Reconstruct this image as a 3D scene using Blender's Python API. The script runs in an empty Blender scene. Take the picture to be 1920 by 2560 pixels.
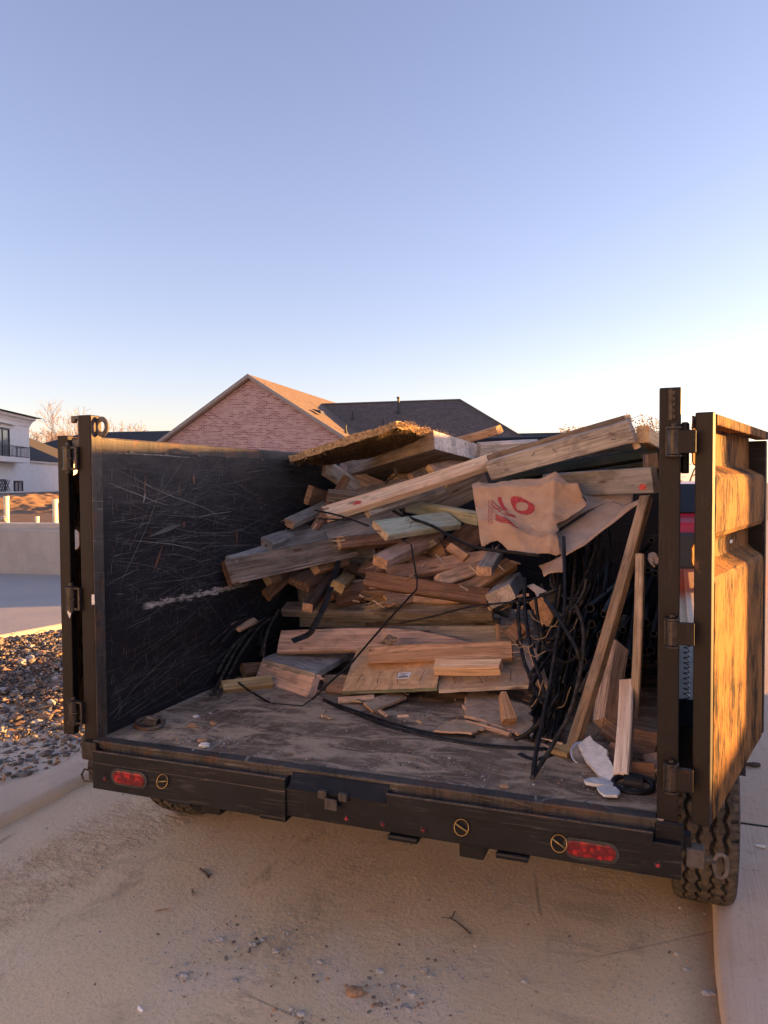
import bpy, bmesh, math, random
import numpy as np
from mathutils import Vector, Matrix, noise, geometry
rnd = random.Random(7)
C = bpy.context.scene.collection
SC = bpy.context.scene
rad = math.radians

# ---------------------------------------------------------------- camera, sky, sun, exposure
cd = bpy.data.cameras.new('camera'); cam = bpy.data.objects.new('camera', cd); C.objects.link(cam)
cd.sensor_fit = 'VERTICAL'; cd.sensor_height = 36.0; cd.lens = 27.06; cd.clip_start = .05; cd.clip_end = 3000
cyaw, cpit, crol = .3628628, .0366182, -.0062733
r_ = Vector((math.cos(cyaw), math.sin(cyaw), 0)); f_ = Vector((-math.sin(cyaw), math.cos(cyaw), 0)); u_ = Vector((0, 0, 1))
F_ = f_*math.cos(cpit) - u_*math.sin(cpit); U_ = u_*math.cos(cpit) + f_*math.sin(cpit)
R_ = r_*math.cos(crol) + U_*math.sin(crol); U2_ = U_*math.cos(crol) - r_*math.sin(crol)
m = Matrix((R_, U2_, -F_)).transposed().to_4x4(); m.translation = (0, 0, 1.65)
cam.matrix_world = m; SC.camera = cam

SUN_AZ, SUN_EL = 32.0, 4.4           # azimuth counter-clockwise from +X
world = bpy.data.worlds.new('World'); SC.world = world; world.use_nodes = True
wn = world.node_tree
sky = wn.nodes.new('ShaderNodeTexSky'); sky.sky_type = 'NISHITA'; sky.sun_disc = False
sky.sun_elevation = rad(SUN_EL); sky.sun_rotation = rad(90 - SUN_AZ); sky.dust_density = .45; sky.ozone_density = 1.2
hs = wn.nodes.new('ShaderNodeHueSaturation'); hs.inputs['Saturation'].default_value = .78; wn.links.new(sky.outputs[0], hs.inputs['Color'])
wb = wn.nodes.new('ShaderNodeMix'); wb.data_type = 'RGBA'; wb.blend_type = 'MULTIPLY'; wb.inputs[0].default_value = 1
wb.inputs[7].default_value = (.985, .905, 1.22, 1)   # white balance of the evening sky
wn.links.new(hs.outputs[0], wb.inputs[6]); wn.links.new(wb.outputs[2], wn.nodes['Background'].inputs[0])
wn.nodes['Background'].inputs[1].default_value = .074
sl = bpy.data.lights.new('sun', 'SUN'); sl.energy = 5.0; sl.angle = rad(.5); sl.color = (1, .49, .13)
sun = bpy.data.objects.new('sun', sl); C.objects.link(sun)
sdir = Vector((math.cos(rad(SUN_AZ))*math.cos(rad(SUN_EL)), math.sin(rad(SUN_AZ))*math.cos(rad(SUN_EL)), math.sin(rad(SUN_EL))))
sun.rotation_euler = (-sdir).to_track_quat('-Z', 'Y').to_euler(); sun.location = sdir*60
SC.view_settings.view_transform = 'Standard'; SC.view_settings.look = 'None'; SC.view_settings.gamma = 1
SC.view_settings.exposure = 2.60
SC.cycles.max_bounces = 8

# ---------------------------------------------------------------- materials
class NT:
    def __init__(s, name):
        s.m = bpy.data.materials.new(name); s.m.use_nodes = True; s.t = s.m.node_tree
        s.b = s.t.nodes['Principled BSDF']; s.tc = s.t.nodes.new('ShaderNodeTexCoord'); s.oi = None
    def set(s, i, v):
        if isinstance(v, bpy.types.NodeSocket): s.t.links.new(v, i)
        else: i.default_value = v
    def math(s, op, a, b=0, c=0, clamp=False):
        n = s.t.nodes.new('ShaderNodeMath'); n.operation = op; n.use_clamp = clamp
        for i, v in enumerate((a, b, c)): s.set(n.inputs[i], v)
        return n.outputs[0]
    def mix(s, f, a, b, mode='MIX'):
        n = s.t.nodes.new('ShaderNodeMix'); n.data_type = 'RGBA'; n.blend_type = mode
        s.set(n.inputs[0], f)
        for i, v in ((6, a), (7, b)): s.set(n.inputs[i], v if isinstance(v, bpy.types.NodeSocket) else (*v, 1))
        return n.outputs[2]
    def map(s, scale=(1, 1, 1), rot=(0, 0, 0), loc=(0, 0, 0), src=None):
        n = s.t.nodes.new('ShaderNodeMapping'); s.set(n.inputs[0], src or s.tc.outputs['Object'])
        n.inputs[1].default_value = loc if not isinstance(loc, bpy.types.NodeSocket) else (0, 0, 0)
        if isinstance(loc, bpy.types.NodeSocket): s.t.links.new(loc, n.inputs[1])
        n.inputs[2].default_value = rot; n.inputs[3].default_value = scale
        return n.outputs[0]
    def noise(s, vec, scale, detail=4, rough=.55, dist=0):
        n = s.t.nodes.new('ShaderNodeTexNoise'); s.set(n.inputs['Vector'], vec); n.inputs['Scale'].default_value = scale
        n.inputs['Detail'].default_value = detail; n.inputs['Roughness'].default_value = rough; n.inputs['Distortion'].default_value = dist
        return n.outputs[0]
    def vor(s, vec, scale, feat='F1'):
        n = s.t.nodes.new('ShaderNodeTexVoronoi'); n.feature = feat; s.set(n.inputs['Vector'], vec); n.inputs['Scale'].default_value = scale
        return n
    def ramp(s, v, a, b):            # smooth 0..1 between a and b
        n = s.t.nodes.new('ShaderNodeMapRange'); n.interpolation_type = 'SMOOTHSTEP'
        s.set(n.inputs[0], v); n.inputs[1].default_value = a; n.inputs[2].default_value = b
        return n.outputs[0]
    def rand(s):
        if not s.oi: s.oi = s.t.nodes.new('ShaderNodeObjectInfo')
        return s.oi.outputs['Random']
    def rvec(s, k=37.0):
        n = s.t.nodes.new('ShaderNodeCombineXYZ'); r = s.rand()
        for i, q in enumerate((k, k*1.7, k*.6)): s.t.links.new(s.math('MULTIPLY', r, q), n.inputs[i])
        return n.outputs[0]
    def bump(s, h, strength=.5, dist=.01):
        n = s.t.nodes.new('ShaderNodeBump'); n.inputs['Strength'].default_value = strength; n.inputs['Distance'].default_value = dist
        s.t.links.new(h, n.inputs['Height']); s.t.links.new(n.outputs[0], s.b.inputs['Normal'])
    def sep(s, v):
        n = s.t.nodes.new('ShaderNodeSeparateXYZ'); s.set(n.inputs[0], v); return n.outputs
    def out(s, col, rough=.7, metal=0, spec=None):
        s.set(s.b.inputs['Base Color'], col if isinstance(col, bpy.types.NodeSocket) else (*col, 1))
        s.set(s.b.inputs['Roughness'], rough); s.set(s.b.inputs['Metallic'], metal)
        if spec is not None: s.b.inputs['Specular IOR Level'].default_value = spec
        return s.m

M = {}
def wood(key, c1, c2, grime=.35, weather=0.0, grain=1.0):
    n = NT('wood_' + key); off = n.rvec()
    v = n.map((1.2, 26, 26), loc=off); g = n.noise(v, 2.2, 6, .65, .6)                 # long grain
    v3 = n.map((1.0, 9, 9), loc=off); g3 = n.noise(v3, 1.6, 4, .6, 1.2)               # broad early/late bands
    v4 = n.map((4, 160, 160), loc=off); g4 = n.noise(v4, 1, 3, .6)                    # fine fibre
    blot = n.noise(n.map((3, 5, 5), loc=off), 2.0, 5, .65)
    kv = n.vor(n.map((3.2, 11, 11), loc=off), 1.0); knot = n.ramp(kv.outputs[0], .16, .05)
    f = n.math('ADD', n.math('MULTIPLY', g, .6), n.math('MULTIPLY', g3, .5), clamp=True)
    f = n.ramp(f, .42, .66)
    col = n.mix(f, c1, c2)
    col = n.mix(n.math('MULTIPLY', n.ramp(g4, .50, .68), .7*grain), col, tuple(q*.35 for q in c2))
    col = n.mix(n.math('MULTIPLY', n.ramp(blot, .47, .68), min(1, grime*1.5)), col, (.11, .09, .075))
    dk = n.noise(n.map((7, 22, 22), loc=off), 1.6, 5, .75); col = n.mix(n.math('MULTIPLY', n.ramp(dk, .60, .70), .55), col, (.06, .045, .036))
    if weather: col = n.mix(n.math('MULTIPLY', n.ramp(n.noise(n.map((2, 14, 14), loc=off), 3, 5, .7), .4, .7), weather), col, (.45, .42, .40))
    col = n.mix(n.math('MULTIPLY', knot, .75), col, (.09, .045, .025))
    hsv = n.t.nodes.new('ShaderNodeHueSaturation'); n.t.links.new(col, hsv.inputs['Color'])
    n.set(hsv.inputs['Value'], n.math('MULTIPLY_ADD', n.rand(), .5, .72)); n.set(hsv.inputs['Saturation'], n.math('MULTIPLY_ADD', n.rand(), -.3, 1.1))
    n.bump(n.math('ADD', g, n.math('MULTIPLY', g4, .5)), .45, .004)
    M[key] = n.out(hsv.outputs[0], .82, 0, .25)
wood('fresh', (0.779, 0.586, 0.337), (0.699, 0.386, 0.201), .12)
wood('palepine', (0.744, 0.608, 0.452), (0.614, 0.402, 0.268), .05)
wood('tan', (0.744, 0.453, 0.272), (0.466, 0.262, 0.147), .3)
wood('oldtan', (0.541, 0.388, 0.264), (0.279, 0.183, 0.115), .4, .25)
wood('brown', (0.400, 0.228, 0.145), (0.219, 0.116, 0.071), .4)
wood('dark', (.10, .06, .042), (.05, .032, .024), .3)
wood('old', (0.391, 0.288, 0.211), (0.193, 0.138, 0.100), .45, .3)
wood('weathered', (.48, .41, .34), (.27, .215, .17), .5, .25)
wood('grey', (0.492, 0.432, 0.372), (0.293, 0.256, 0.227), .4, .35)
wood('greywhite', (0.744, 0.625, 0.536), (0.484, 0.380, 0.307), .35, .45)
wood('green', (0.512, 0.488, 0.305), (0.336, 0.372, 0.228), .25, .3)
wood('greenish', (.30, .33, .22), (.20, .22, .14), .3, .2)
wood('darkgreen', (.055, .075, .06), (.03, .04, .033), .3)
wood('pink', (0.749, 0.485, 0.360), (0.485, 0.293, 0.212), .35, .2)
wood('yellow', (0.703, 0.508, 0.264), (0.506, 0.330, 0.164), .15)
wood('concrete', (0.447, 0.417, 0.387), (0.322, 0.300, 0.278), .35, .25, .4)
wood('bark', (.13, .09, .065), (.06, .04, .03), .3)

def strand(key, c1, c2, c3):
    n = NT('strand_' + key); off = n.rvec()
    a = n.vor(n.map((22, 60, 40), rot=(0, 0, .5), loc=off), 1.0); b_ = n.vor(n.map((60, 20, 40), rot=(0, 0, -.4), loc=off), 1.0)
    k = n.ramp(n.noise(n.map((1, 1, 1), loc=off), 14, 3), .45, .55)
    w = n.mix(k, (1, 1, 1), (0, 0, 0))
    ca = n.sep(a.outputs[1])[0]; cb = n.sep(b_.outputs[1])[0]
    f = n.math('ADD', n.math('MULTIPLY', ca, k), n.math('MULTIPLY', cb, n.math('SUBTRACT', 1, k)))
    col = n.mix(f, c1, c2); col = n.mix(n.math('MULTIPLY', n.ramp(n.noise(n.map(loc=off), 5, 5, .7), .48, .72), .6), col, c3)
    n.bump(f, .4, .004); M[key] = n.out(col, .8, 0, .25)
strand('osb', (.70, .45, .25), (.46, .28, .15), (.40, .34, .28))
strand('osb2', (.56, .40, .27), (.36, .25, .17), (.34, .31, .28))
n = NT('straw_fibre'); off = n.rvec()
g = n.noise(n.map((60, 14, 60), rot=(0, 0, .6)), 1.5, 5, .75, 1.5); g2 = n.noise(n.map(), 9, 4)
col = n.mix(n.ramp(g, .35, .68), (.05, .033, .02), (.33, .21, .105)); col = n.mix(n.math('MULTIPLY', n.ramp(g2, .45, .7), .6), col, (.07, .052, .036))
n.bump(g, .9, .012); M['strawy'] = n.out(col, .95, 0, .1)

def plain(key, col, rough=.6, metal=0, var=.25, scale=25, bump=.2, spec=None):
    n = NT(key); a = n.noise(n.map(), scale, 5, .65)
    c = n.mix(n.ramp(a, .3, .7), tuple(q*(1-var) for q in col), tuple(min(1, q*(1+var)) for q in col))
    if bump: n.bump(a, bump, .004)
    M[key] = n.out(c, rough, metal, spec); return M[key]

def scratched(key, base, scr, amount=1.0, rust=.3, dust=.0, along='Y', rough=.42, gouge=False, smear=.3, dustcol=(.16, .135, .115), drips=.4):
    """black painted steel, worn by loads of rubble: hair scratches in every direction, smears, rust blooms"""
    n = NT(key); tot = None
    V = (lambda a, b, an: ((a, a, b), (an, 0, 0))) if along == 'Y' else (lambda a, b, an: ((b, b, a), (0, an*.3, 0)))
    sets = [(1.5, 42, .03, .5), (1.1, 55, .20, 0), (1.3, 48, -.24, 1), (2.4, 80, .07, 2), (1.0, 34, -.10, 3), (1.6, 46, .62, 4), (1.7, 50, -.75, 5), (2.5, 60, 1.45, 6)]
    if along != 'Y': sets = sets[:4]
    for a_, b_, an, i in sets:
        sc, rt = V(a_, b_, an)
        wv = n.map((1, 1, 1), loc=(i*3.1, i*1.7, i*2.3)); wob = n.t.nodes.new('ShaderNodeTexNoise'); n.set(wob.inputs['Vector'], wv); wob.inputs['Scale'].default_value = 1.8; wob.inputs['Detail'].default_value = 1
        add = n.t.nodes.new('ShaderNodeVectorMath'); add.operation = 'MULTIPLY_ADD'; n.set(add.inputs[0], wob.outputs['Color']); add.inputs[1].default_value = (.10, .10, .10); n.set(add.inputs[2], n.tc.outputs['Object'])
        v = n.map(sc, rot=rt, loc=(i*7.3, i*3.1, i*5.7), src=add.outputs[0])
        w = n.noise(v, 1.0, 1, .5, .2)
        line = n.ramp(n.math('ABSOLUTE', n.math('SUBTRACT', w, .5)), .020, .004)
        mask = n.ramp(n.noise(n.map((2.2, 2.2, 3.2), loc=(i*2.2, i, i*9)), 1.7, 3, .6), .56, .72)
        l = n.math('MULTIPLY', line, mask); tot = l if tot is None else n.math('MAXIMUM', tot, l)
    v = n.map((40, 40, 4.5)); w = n.noise(v, 1.0, 3, .6, .2)
    dr = n.math('MULTIPLY', n.ramp(w, .64, .74), n.ramp(n.noise(n.map((1.5, 1.5, 3)), 2.4, 3), .52, .66))
    hz = n.noise(n.map((1.3, 1.3, 2.0)), 1.8, 6, .68, .8)
    sc, rt = V(2.4, 16, .06); sm = n.noise(n.map(sc, rot=rt), 1.3, 6, .72, .5)
    col = n.mix(n.math('MULTIPLY', n.ramp(hz, .35, .75), .9), base, tuple(q*1.8+.0015 for q in base))
    col = n.mix(n.math('MULTIPLY', n.ramp(sm, .55, .8), smear), col, tuple(q*.4 for q in scr))
    col = n.mix(n.math('MULTIPLY', dr, drips), col, tuple(q*.6 for q in scr))
    col = n.mix(n.math('MULTIPLY', tot, .85*amount, clamp=True), col, scr)
    rb = n.ramp(n.noise(n.map((2.5, 2.5, 2.0), loc=(1, 5, 2)), 3.2, 6, .7), .80-rust*.45, .86-rust*.42)
    col = n.mix(n.math('MULTIPLY', rb, .7), col, (.10, .042, .02))
    if dust:
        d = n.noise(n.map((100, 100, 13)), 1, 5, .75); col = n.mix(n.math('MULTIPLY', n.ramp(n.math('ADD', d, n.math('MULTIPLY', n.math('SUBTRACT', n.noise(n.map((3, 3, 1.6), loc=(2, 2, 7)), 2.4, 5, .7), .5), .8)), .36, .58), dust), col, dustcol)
    if gouge:
        o = n.sep(n.tc.outputs['Object'])
        y, zz = o[1], o[2]
        cz = n.math('MULTIPLY_ADD', y, -.012, 1.165)      # the long paint tear at mid height of the wall
        wob = n.math('MULTIPLY', n.math('SUBTRACT', n.noise(n.map((0, 5, 22)), 2, 5, .7), .5), .08)
        dist = n.math('ABSOLUTE', n.math('ADD', n.math('SUBTRACT', zz, cz), wob))
        band = n.ramp(dist, .015, .008)
        rng_ = n.math('MULTIPLY', n.ramp(y, 2.68, 2.74), n.ramp(y, 3.62, 3.40))
        brk = n.ramp(n.noise(n.map((1, 14, 60)), 1.5, 4, .7), .36, .5)
        col = n.mix(n.math('MULTIPLY', n.math('MULTIPLY', band, rng_), brk), col, (.50, .44, .38))
        top = n.ramp(zz, 1.45, 1.78); col = n.mix(n.math('MULTIPLY', n.math('MULTIPLY', top, n.ramp(n.noise(n.map((1, 1.2, 3.5)), 2, 5, .7), .35, .65)), .55), col, (.085, .078, .07))
    n.bump(n.math('ADD', n.math('MULTIPLY', tot, -.6), hz), .2, .003)
    rr = n.math('MULTIPLY_ADD', hz, .3, rough-.1)
    M[key] = n.out(col, rr, 0, .26); return n
scratched('steel_wall', (.0075, .0075, .0105), (.14, .135, .13), .5, .30, 0, gouge=True, rough=.5, smear=.5, drips=.6)
scratched('steel_black', (.007, .007, .009), (.10, .095, .09), .5, .3, 0, rough=.42, smear=.12, drips=.18)
scratched('steel_post', (.0105, .0072, .0066), (.085, .068, .06), .4, .38, 0, along='Z', rough=.5, smear=.12, drips=.1)
scratched('steel_worn', (.030, .026, .024), (.34, .29, .25), 1.0, .62, .3, along='Y', rough=.55, smear=.6, drips=.6)
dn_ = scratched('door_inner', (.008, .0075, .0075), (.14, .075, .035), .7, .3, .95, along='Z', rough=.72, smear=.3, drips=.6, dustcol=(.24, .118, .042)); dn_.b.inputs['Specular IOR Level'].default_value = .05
plain('steel_dusty', (.10, .085, .075), .7, 0, .4, 30)
for k_, c_ in (('scratch_dim', (.040, .040, .044)), ('scratch_mid', (.095, .092, .09)), ('scratch_light', (.24, .225, .21)), ('scratch_rust', (.14, .06, .03))): plain(k_, c_, .6, 0, .3, 60, 0)
plain('hinge_metal', (.045, .036, .032), .42, .5, .5, 60)
plain('brass', (.36, .235, .09), .3, 1, .15, 60, 0)
plain('straw', (.40, .26, .13), .95, 0, .5, 60, .8)  # lighter copy of strawy; sun glow on the torn board edges put into colour
plain('bright_steel', (.55, .55, .58), .35, .9, .2, 60, 0)
plain('white_paint_bit', (.7, .68, .66), .7, 0, .1)

n = NT('bed_deck')       # steel bed floor: worn paint, dried mud, white crumbs trodden in
st = n.noise(n.map((34, 2.0, 1), rot=(0, 0, .10)), 1.2, 6, .75, .5); bl = n.noise(n.map((2.3, 1.4, 1)), 1.3, 5, .65, .5)
mud = n.noise(n.map((2.2, 5, 1), loc=(3, 1, 0)), 2.2, 7, .72, .6); fl = n.vor(n.map(), 62); flm = n.noise(n.map(), 5, 3)
o = n.sep(n.tc.outputs['Object'])
left = n.ramp(o[0], -1.15, -1.9); 
col = n.mix(n.ramp(bl, .35, .7), (.15, .098, .066), (.25, .175, .12))
col = n.mix(n.math('MULTIPLY', n.ramp(st, .5, .66), n.math('MULTIPLY_ADD', left, .7, .18)), col, (.42, .37, .31))
col = n.mix(n.math('MULTIPLY', n.ramp(st, .42, .32), .5), col, (.045, .038, .037))
col = n.mix(n.math('MULTIPLY', n.ramp(mud, .43, .60), .8), col, (.58, .42, .285))
col = n.mix(n.math('MULTIPLY', n.ramp(n.noise(n.map((1, 1, 1), loc=(9, 4, 0)), 40, 4, .7), .6, .7), .6), col, (.26, .20, .16))
col = n.mix(n.math('MULTIPLY', n.ramp(fl.outputs[0], .16, .10), n.ramp(flm, .52, .64)), col, (.55, .51, .46))
n.bump(n.math('ADD', mud, n.math('MULTIPLY', st, .6)), .6, .008)
M['bed_deck'] = n.out(col, .8, 0, .2)

n = NT('dirt_ground')
o_ = n.tc.outputs['Object']; so = n.sep(o_)
big = n.noise(n.map((1.0, .5, 1)), .9, 5, .6, .6); mid = n.noise(n.map((1, .6, 1)), 4, 6, .7, .4); fine = n.noise(n.map(), 55, 5, .75)
pat = n.noise(n.map((1, .8, 1), loc=(5, 2, 0)), 1.7, 6, .68, .9)
col = n.mix(n.ramp(big, .3, .7), (.70, .51, .31), (.78, .59, .38))
col = n.mix(n.math('MULTIPLY', n.ramp(pat, .48, .66), .55), col, (.74, .60, .46))
col = n.mix(n.math('MULTIPLY', n.ramp(mid, .55, .72), .5), col, (.34, .22, .14))
wx = n.math('ADD', so[0], n.math('MULTIPLY', n.math('SUBTRACT', n.noise(n.map((.3, .3, 1)), 1.5, 2), .5), .25))
trk = n.math('MULTIPLY', n.ramp(n.math('ABSOLUTE', n.math('SUBTRACT', wx, -2.52)), .30, .16), n.ramp(n.noise(n.map((1, 1, 1)), 9, 5, .7), .3, .6))
lug = n.ramp(n.noise(n.map((16, 24, 1), rot=(0, 0, .7)), 1.3, 4, .6), .4, .6)
col = n.mix(n.math('MULTIPLY', trk, .5), col, n.mix(lug, (.34, .20, .12), (.50, .32, .20)))
leftpale = n.math('MULTIPLY', n.ramp(so[0], -2.1, -2.75), .55)
col = n.mix(n.math('MULTIPLY', leftpale, n.math('SUBTRACT', 1, trk)), col, (.72, .59, .42))
tr2 = n.math('MULTIPLY', n.ramp(n.math('ABSOLUTE', n.math('SUBTRACT', wx, -.32)), .16, .05), n.ramp(n.noise(n.map((1, 7, 1)), 1.5, 4, .7), .5, .62))
col = n.mix(n.math('MULTIPLY', tr2, .3), col, (.33, .24, .17))
edge = n.ramp(so[0], -.02, .13); col = n.mix(n.math('MULTIPLY', edge, .6), col, (.27, .18, .12))
sp = n.vor(n.map(), 36); col = n.mix(n.math('MULTIPLY', n.ramp(sp.outputs[0], .17, .10), n.ramp(n.noise(n.map(), 2.6, 3), .5, .62)), col, (.33, .29, .26))
col = n.mix(n.math('MULTIPLY', n.ramp(fine, .52, .7), .4), col, (.30, .20, .13)); g3 = n.noise(n.map(), 170, 3, .7); col = n.mix(n.math('MULTIPLY', n.ramp(g3, .56, .70), .45), col, (.22, .15, .10)); col = n.mix(n.math('MULTIPLY', n.ramp(g3, .42, .3), .4), col, (.78, .62, .46))
cr = n.vor(n.map((1, 1, 1), loc=(.3, .2, 0)), 1.1, 'DISTANCE_TO_EDGE'); crk = n.math('MULTIPLY', n.ramp(cr.outputs[0], .006, .001), n.ramp(n.noise(n.map(), 1.3, 3), .52, .6)); col = n.mix(n.math('MULTIPLY', crk, .5), col, (.2, .14, .1))
tl = n.math('MULTIPLY', n.ramp(n.math('ABSOLUTE', n.math('SUBTRACT', wx, -1.28)), .14, .05), n.ramp(n.noise(n.map((14, 30, 1), rot=(0, 0, .5)), 1.2, 3), .5, .58)); col = n.mix(n.math('MULTIPLY', tl, .3), col, (.36, .25, .17))
n.bump(n.math('ADD', n.math('ADD', mid, n.math('MULTIPLY', fine, .35)), n.math('MULTIPLY', n.math('MULTIPLY', trk, lug), .5)), .55, .03)
M['dirt'] = n.out(col, .93, 0, .15)

def concrete(key, c, c2, c3, scale=1.0, brushed=False):
    n = NT(key); a = n.noise(n.map(), 2.2*scale, 6, .65, .4); b2 = n.noise(n.map(), 18*scale, 5, .7); p = n.noise(n.map(), 90, 3, .6)
    col = n.mix(n.ramp(a, .35, .68), c, c2); col = n.mix(n.math('MULTIPLY', n.ramp(b2, .55, .72), .5), col, c3)
    col = n.mix(n.math('MULTIPLY', n.ramp(p, .58, .72), .3), col, tuple(q*.4 for q in c))
    h = n.math('ADD', b2, n.math('MULTIPLY', p, .5))
    if brushed:
        s_ = n.noise(n.map((60, 1.5, 1)), 1.5, 3, .6); h = n.math('ADD', h, s_); col = n.mix(n.math('MULTIPLY', n.ramp(s_, .5, .7), .25), col, c3)
    n.bump(h, .4, .006); M[key] = n.out(col, .9, 0, .2)
concrete('kerb_concrete', (.64, .46, .33), (.68, .53, .41), (.42, .28, .18), 1, True)
concrete('slab_concrete', (.42, .38, .34), (.36, .34, .33), (.48, .36, .26), .6)
concrete('apron_concrete', (.68, .54, .41), (.60, .47, .35), (.42, .30, .20), 1.2)
concrete('wall_concrete', (.36, .335, .31), (.42, .395, .365), (.24, .22, .20), 1.5)
concrete('cap_concrete', (.50, .46, .42), (.55, .5, .46), (.4, .34, .3), 1)
concrete('earth', (.24, .15, .09), (.17, .105, .065), (.34, .24, .17), 1.2)
plain('stone_grey', (.145, .125, .112), .9, 0, .45, 14, .5)
plain('stone_pale', (.36, .34, .32), .9, 0, .3, 30, .4)
plain('clod', (.34, .20, .12), .95, 0, .3, 40, .6)

n = NT('rubber_black'); a = n.noise(n.map(), 30, 5, .7); d = n.noise(n.map((8, 8, 8)), 3, 5, .7)
col = n.mix(n.math('MULTIPLY', n.ramp(d, .45, .7), .7), (.010, .010, .012), (.050, .042, .036)); n.bump(a, .5, .003); M['rubber'] = n.out(col, .5, 0, .25)
n = NT('rubber_dusty'); a = n.noise(n.map(), 34, 5, .75); d = n.noise(n.map((9, 9, 9)), 4, 5, .75)
col = n.mix(n.math('MULTIPLY', n.ramp(d, .38, .62), .85), (.012, .012, .012), (.075, .062, .052)); n.bump(a, .8, .004); M['rubber2'] = n.out(col, .75, 0, .3)
n = NT('tyre_rubber'); a = n.noise(n.map(), 26, 5, .7)
col = n.mix(n.ramp(a, .35, .65), (.115, .088, .062), (.055, .046, .038)); n.bump(a, .4, .003); M['tyre'] = n.out(col, .85, 0, .2)
plain('tyre_side', (.035, .032, .030), .75, 0, .4, 20)
plain('tyre_groove', (.008, .007, .007), .9, 0, .2)

n = NT('cardboard'); a = n.noise(n.map((4, 60, 1)), 1.5, 4, .6); d = n.noise(n.map(), 7, 6, .65)
col = n.mix(n.ramp(d, .35, .7), (.55, .365, .235), (.45, .28, .175)); col = n.mix(n.math('MULTIPLY', n.ramp(n.noise(n.map(loc=(4, 2, 0)), 4, 5, .7), .5, .64), .5), col, (.36, .19, .10))
n.bump(n.math('ADD', n.math('MULTIPLY', a, .3), n.noise(n.map(), 16, 5, .7)), .4, .006); M['card'] = n.out(col, .85, 0, .2)
plain('card2', (.48, .37, .29), .85, 0, .15, 9, .3)
plain('paper', (.34, .25, .2), .9, 0, .3, 30, .5)
plain('plaster', (.66, .65, .64), .9, 0, .12, 40, .7)
plain('mesh', (.22, .16, .11), .9, 0, .6, 120, .8)
plain('print_red', (.42, .045, .045), .8, 0, .25, 60, 0)
plain('paint_red', (.60, .08, .06), .7, 0, .4, 90, 0)
plain('sticker', (.78, .78, .78), .6, 0, .1, 60, 0)
plain('fibre', (.30, .20, .12), .9, 0, .2, 30, 0)
plain('nail_steel', (.10, .07, .055), .5, .6, .4, 60, 0)
n = NT('lens_red'); v = n.vor(n.map((1, 1, 1)), 55); col = n.mix(n.ramp(v.outputs[0], .1, .6), (.42, .010, .014), (.12, .003, .006)); n.bump(v.outputs[0], .5, .004); M['lens'] = n.out(col, .28, 0, .6)
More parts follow.
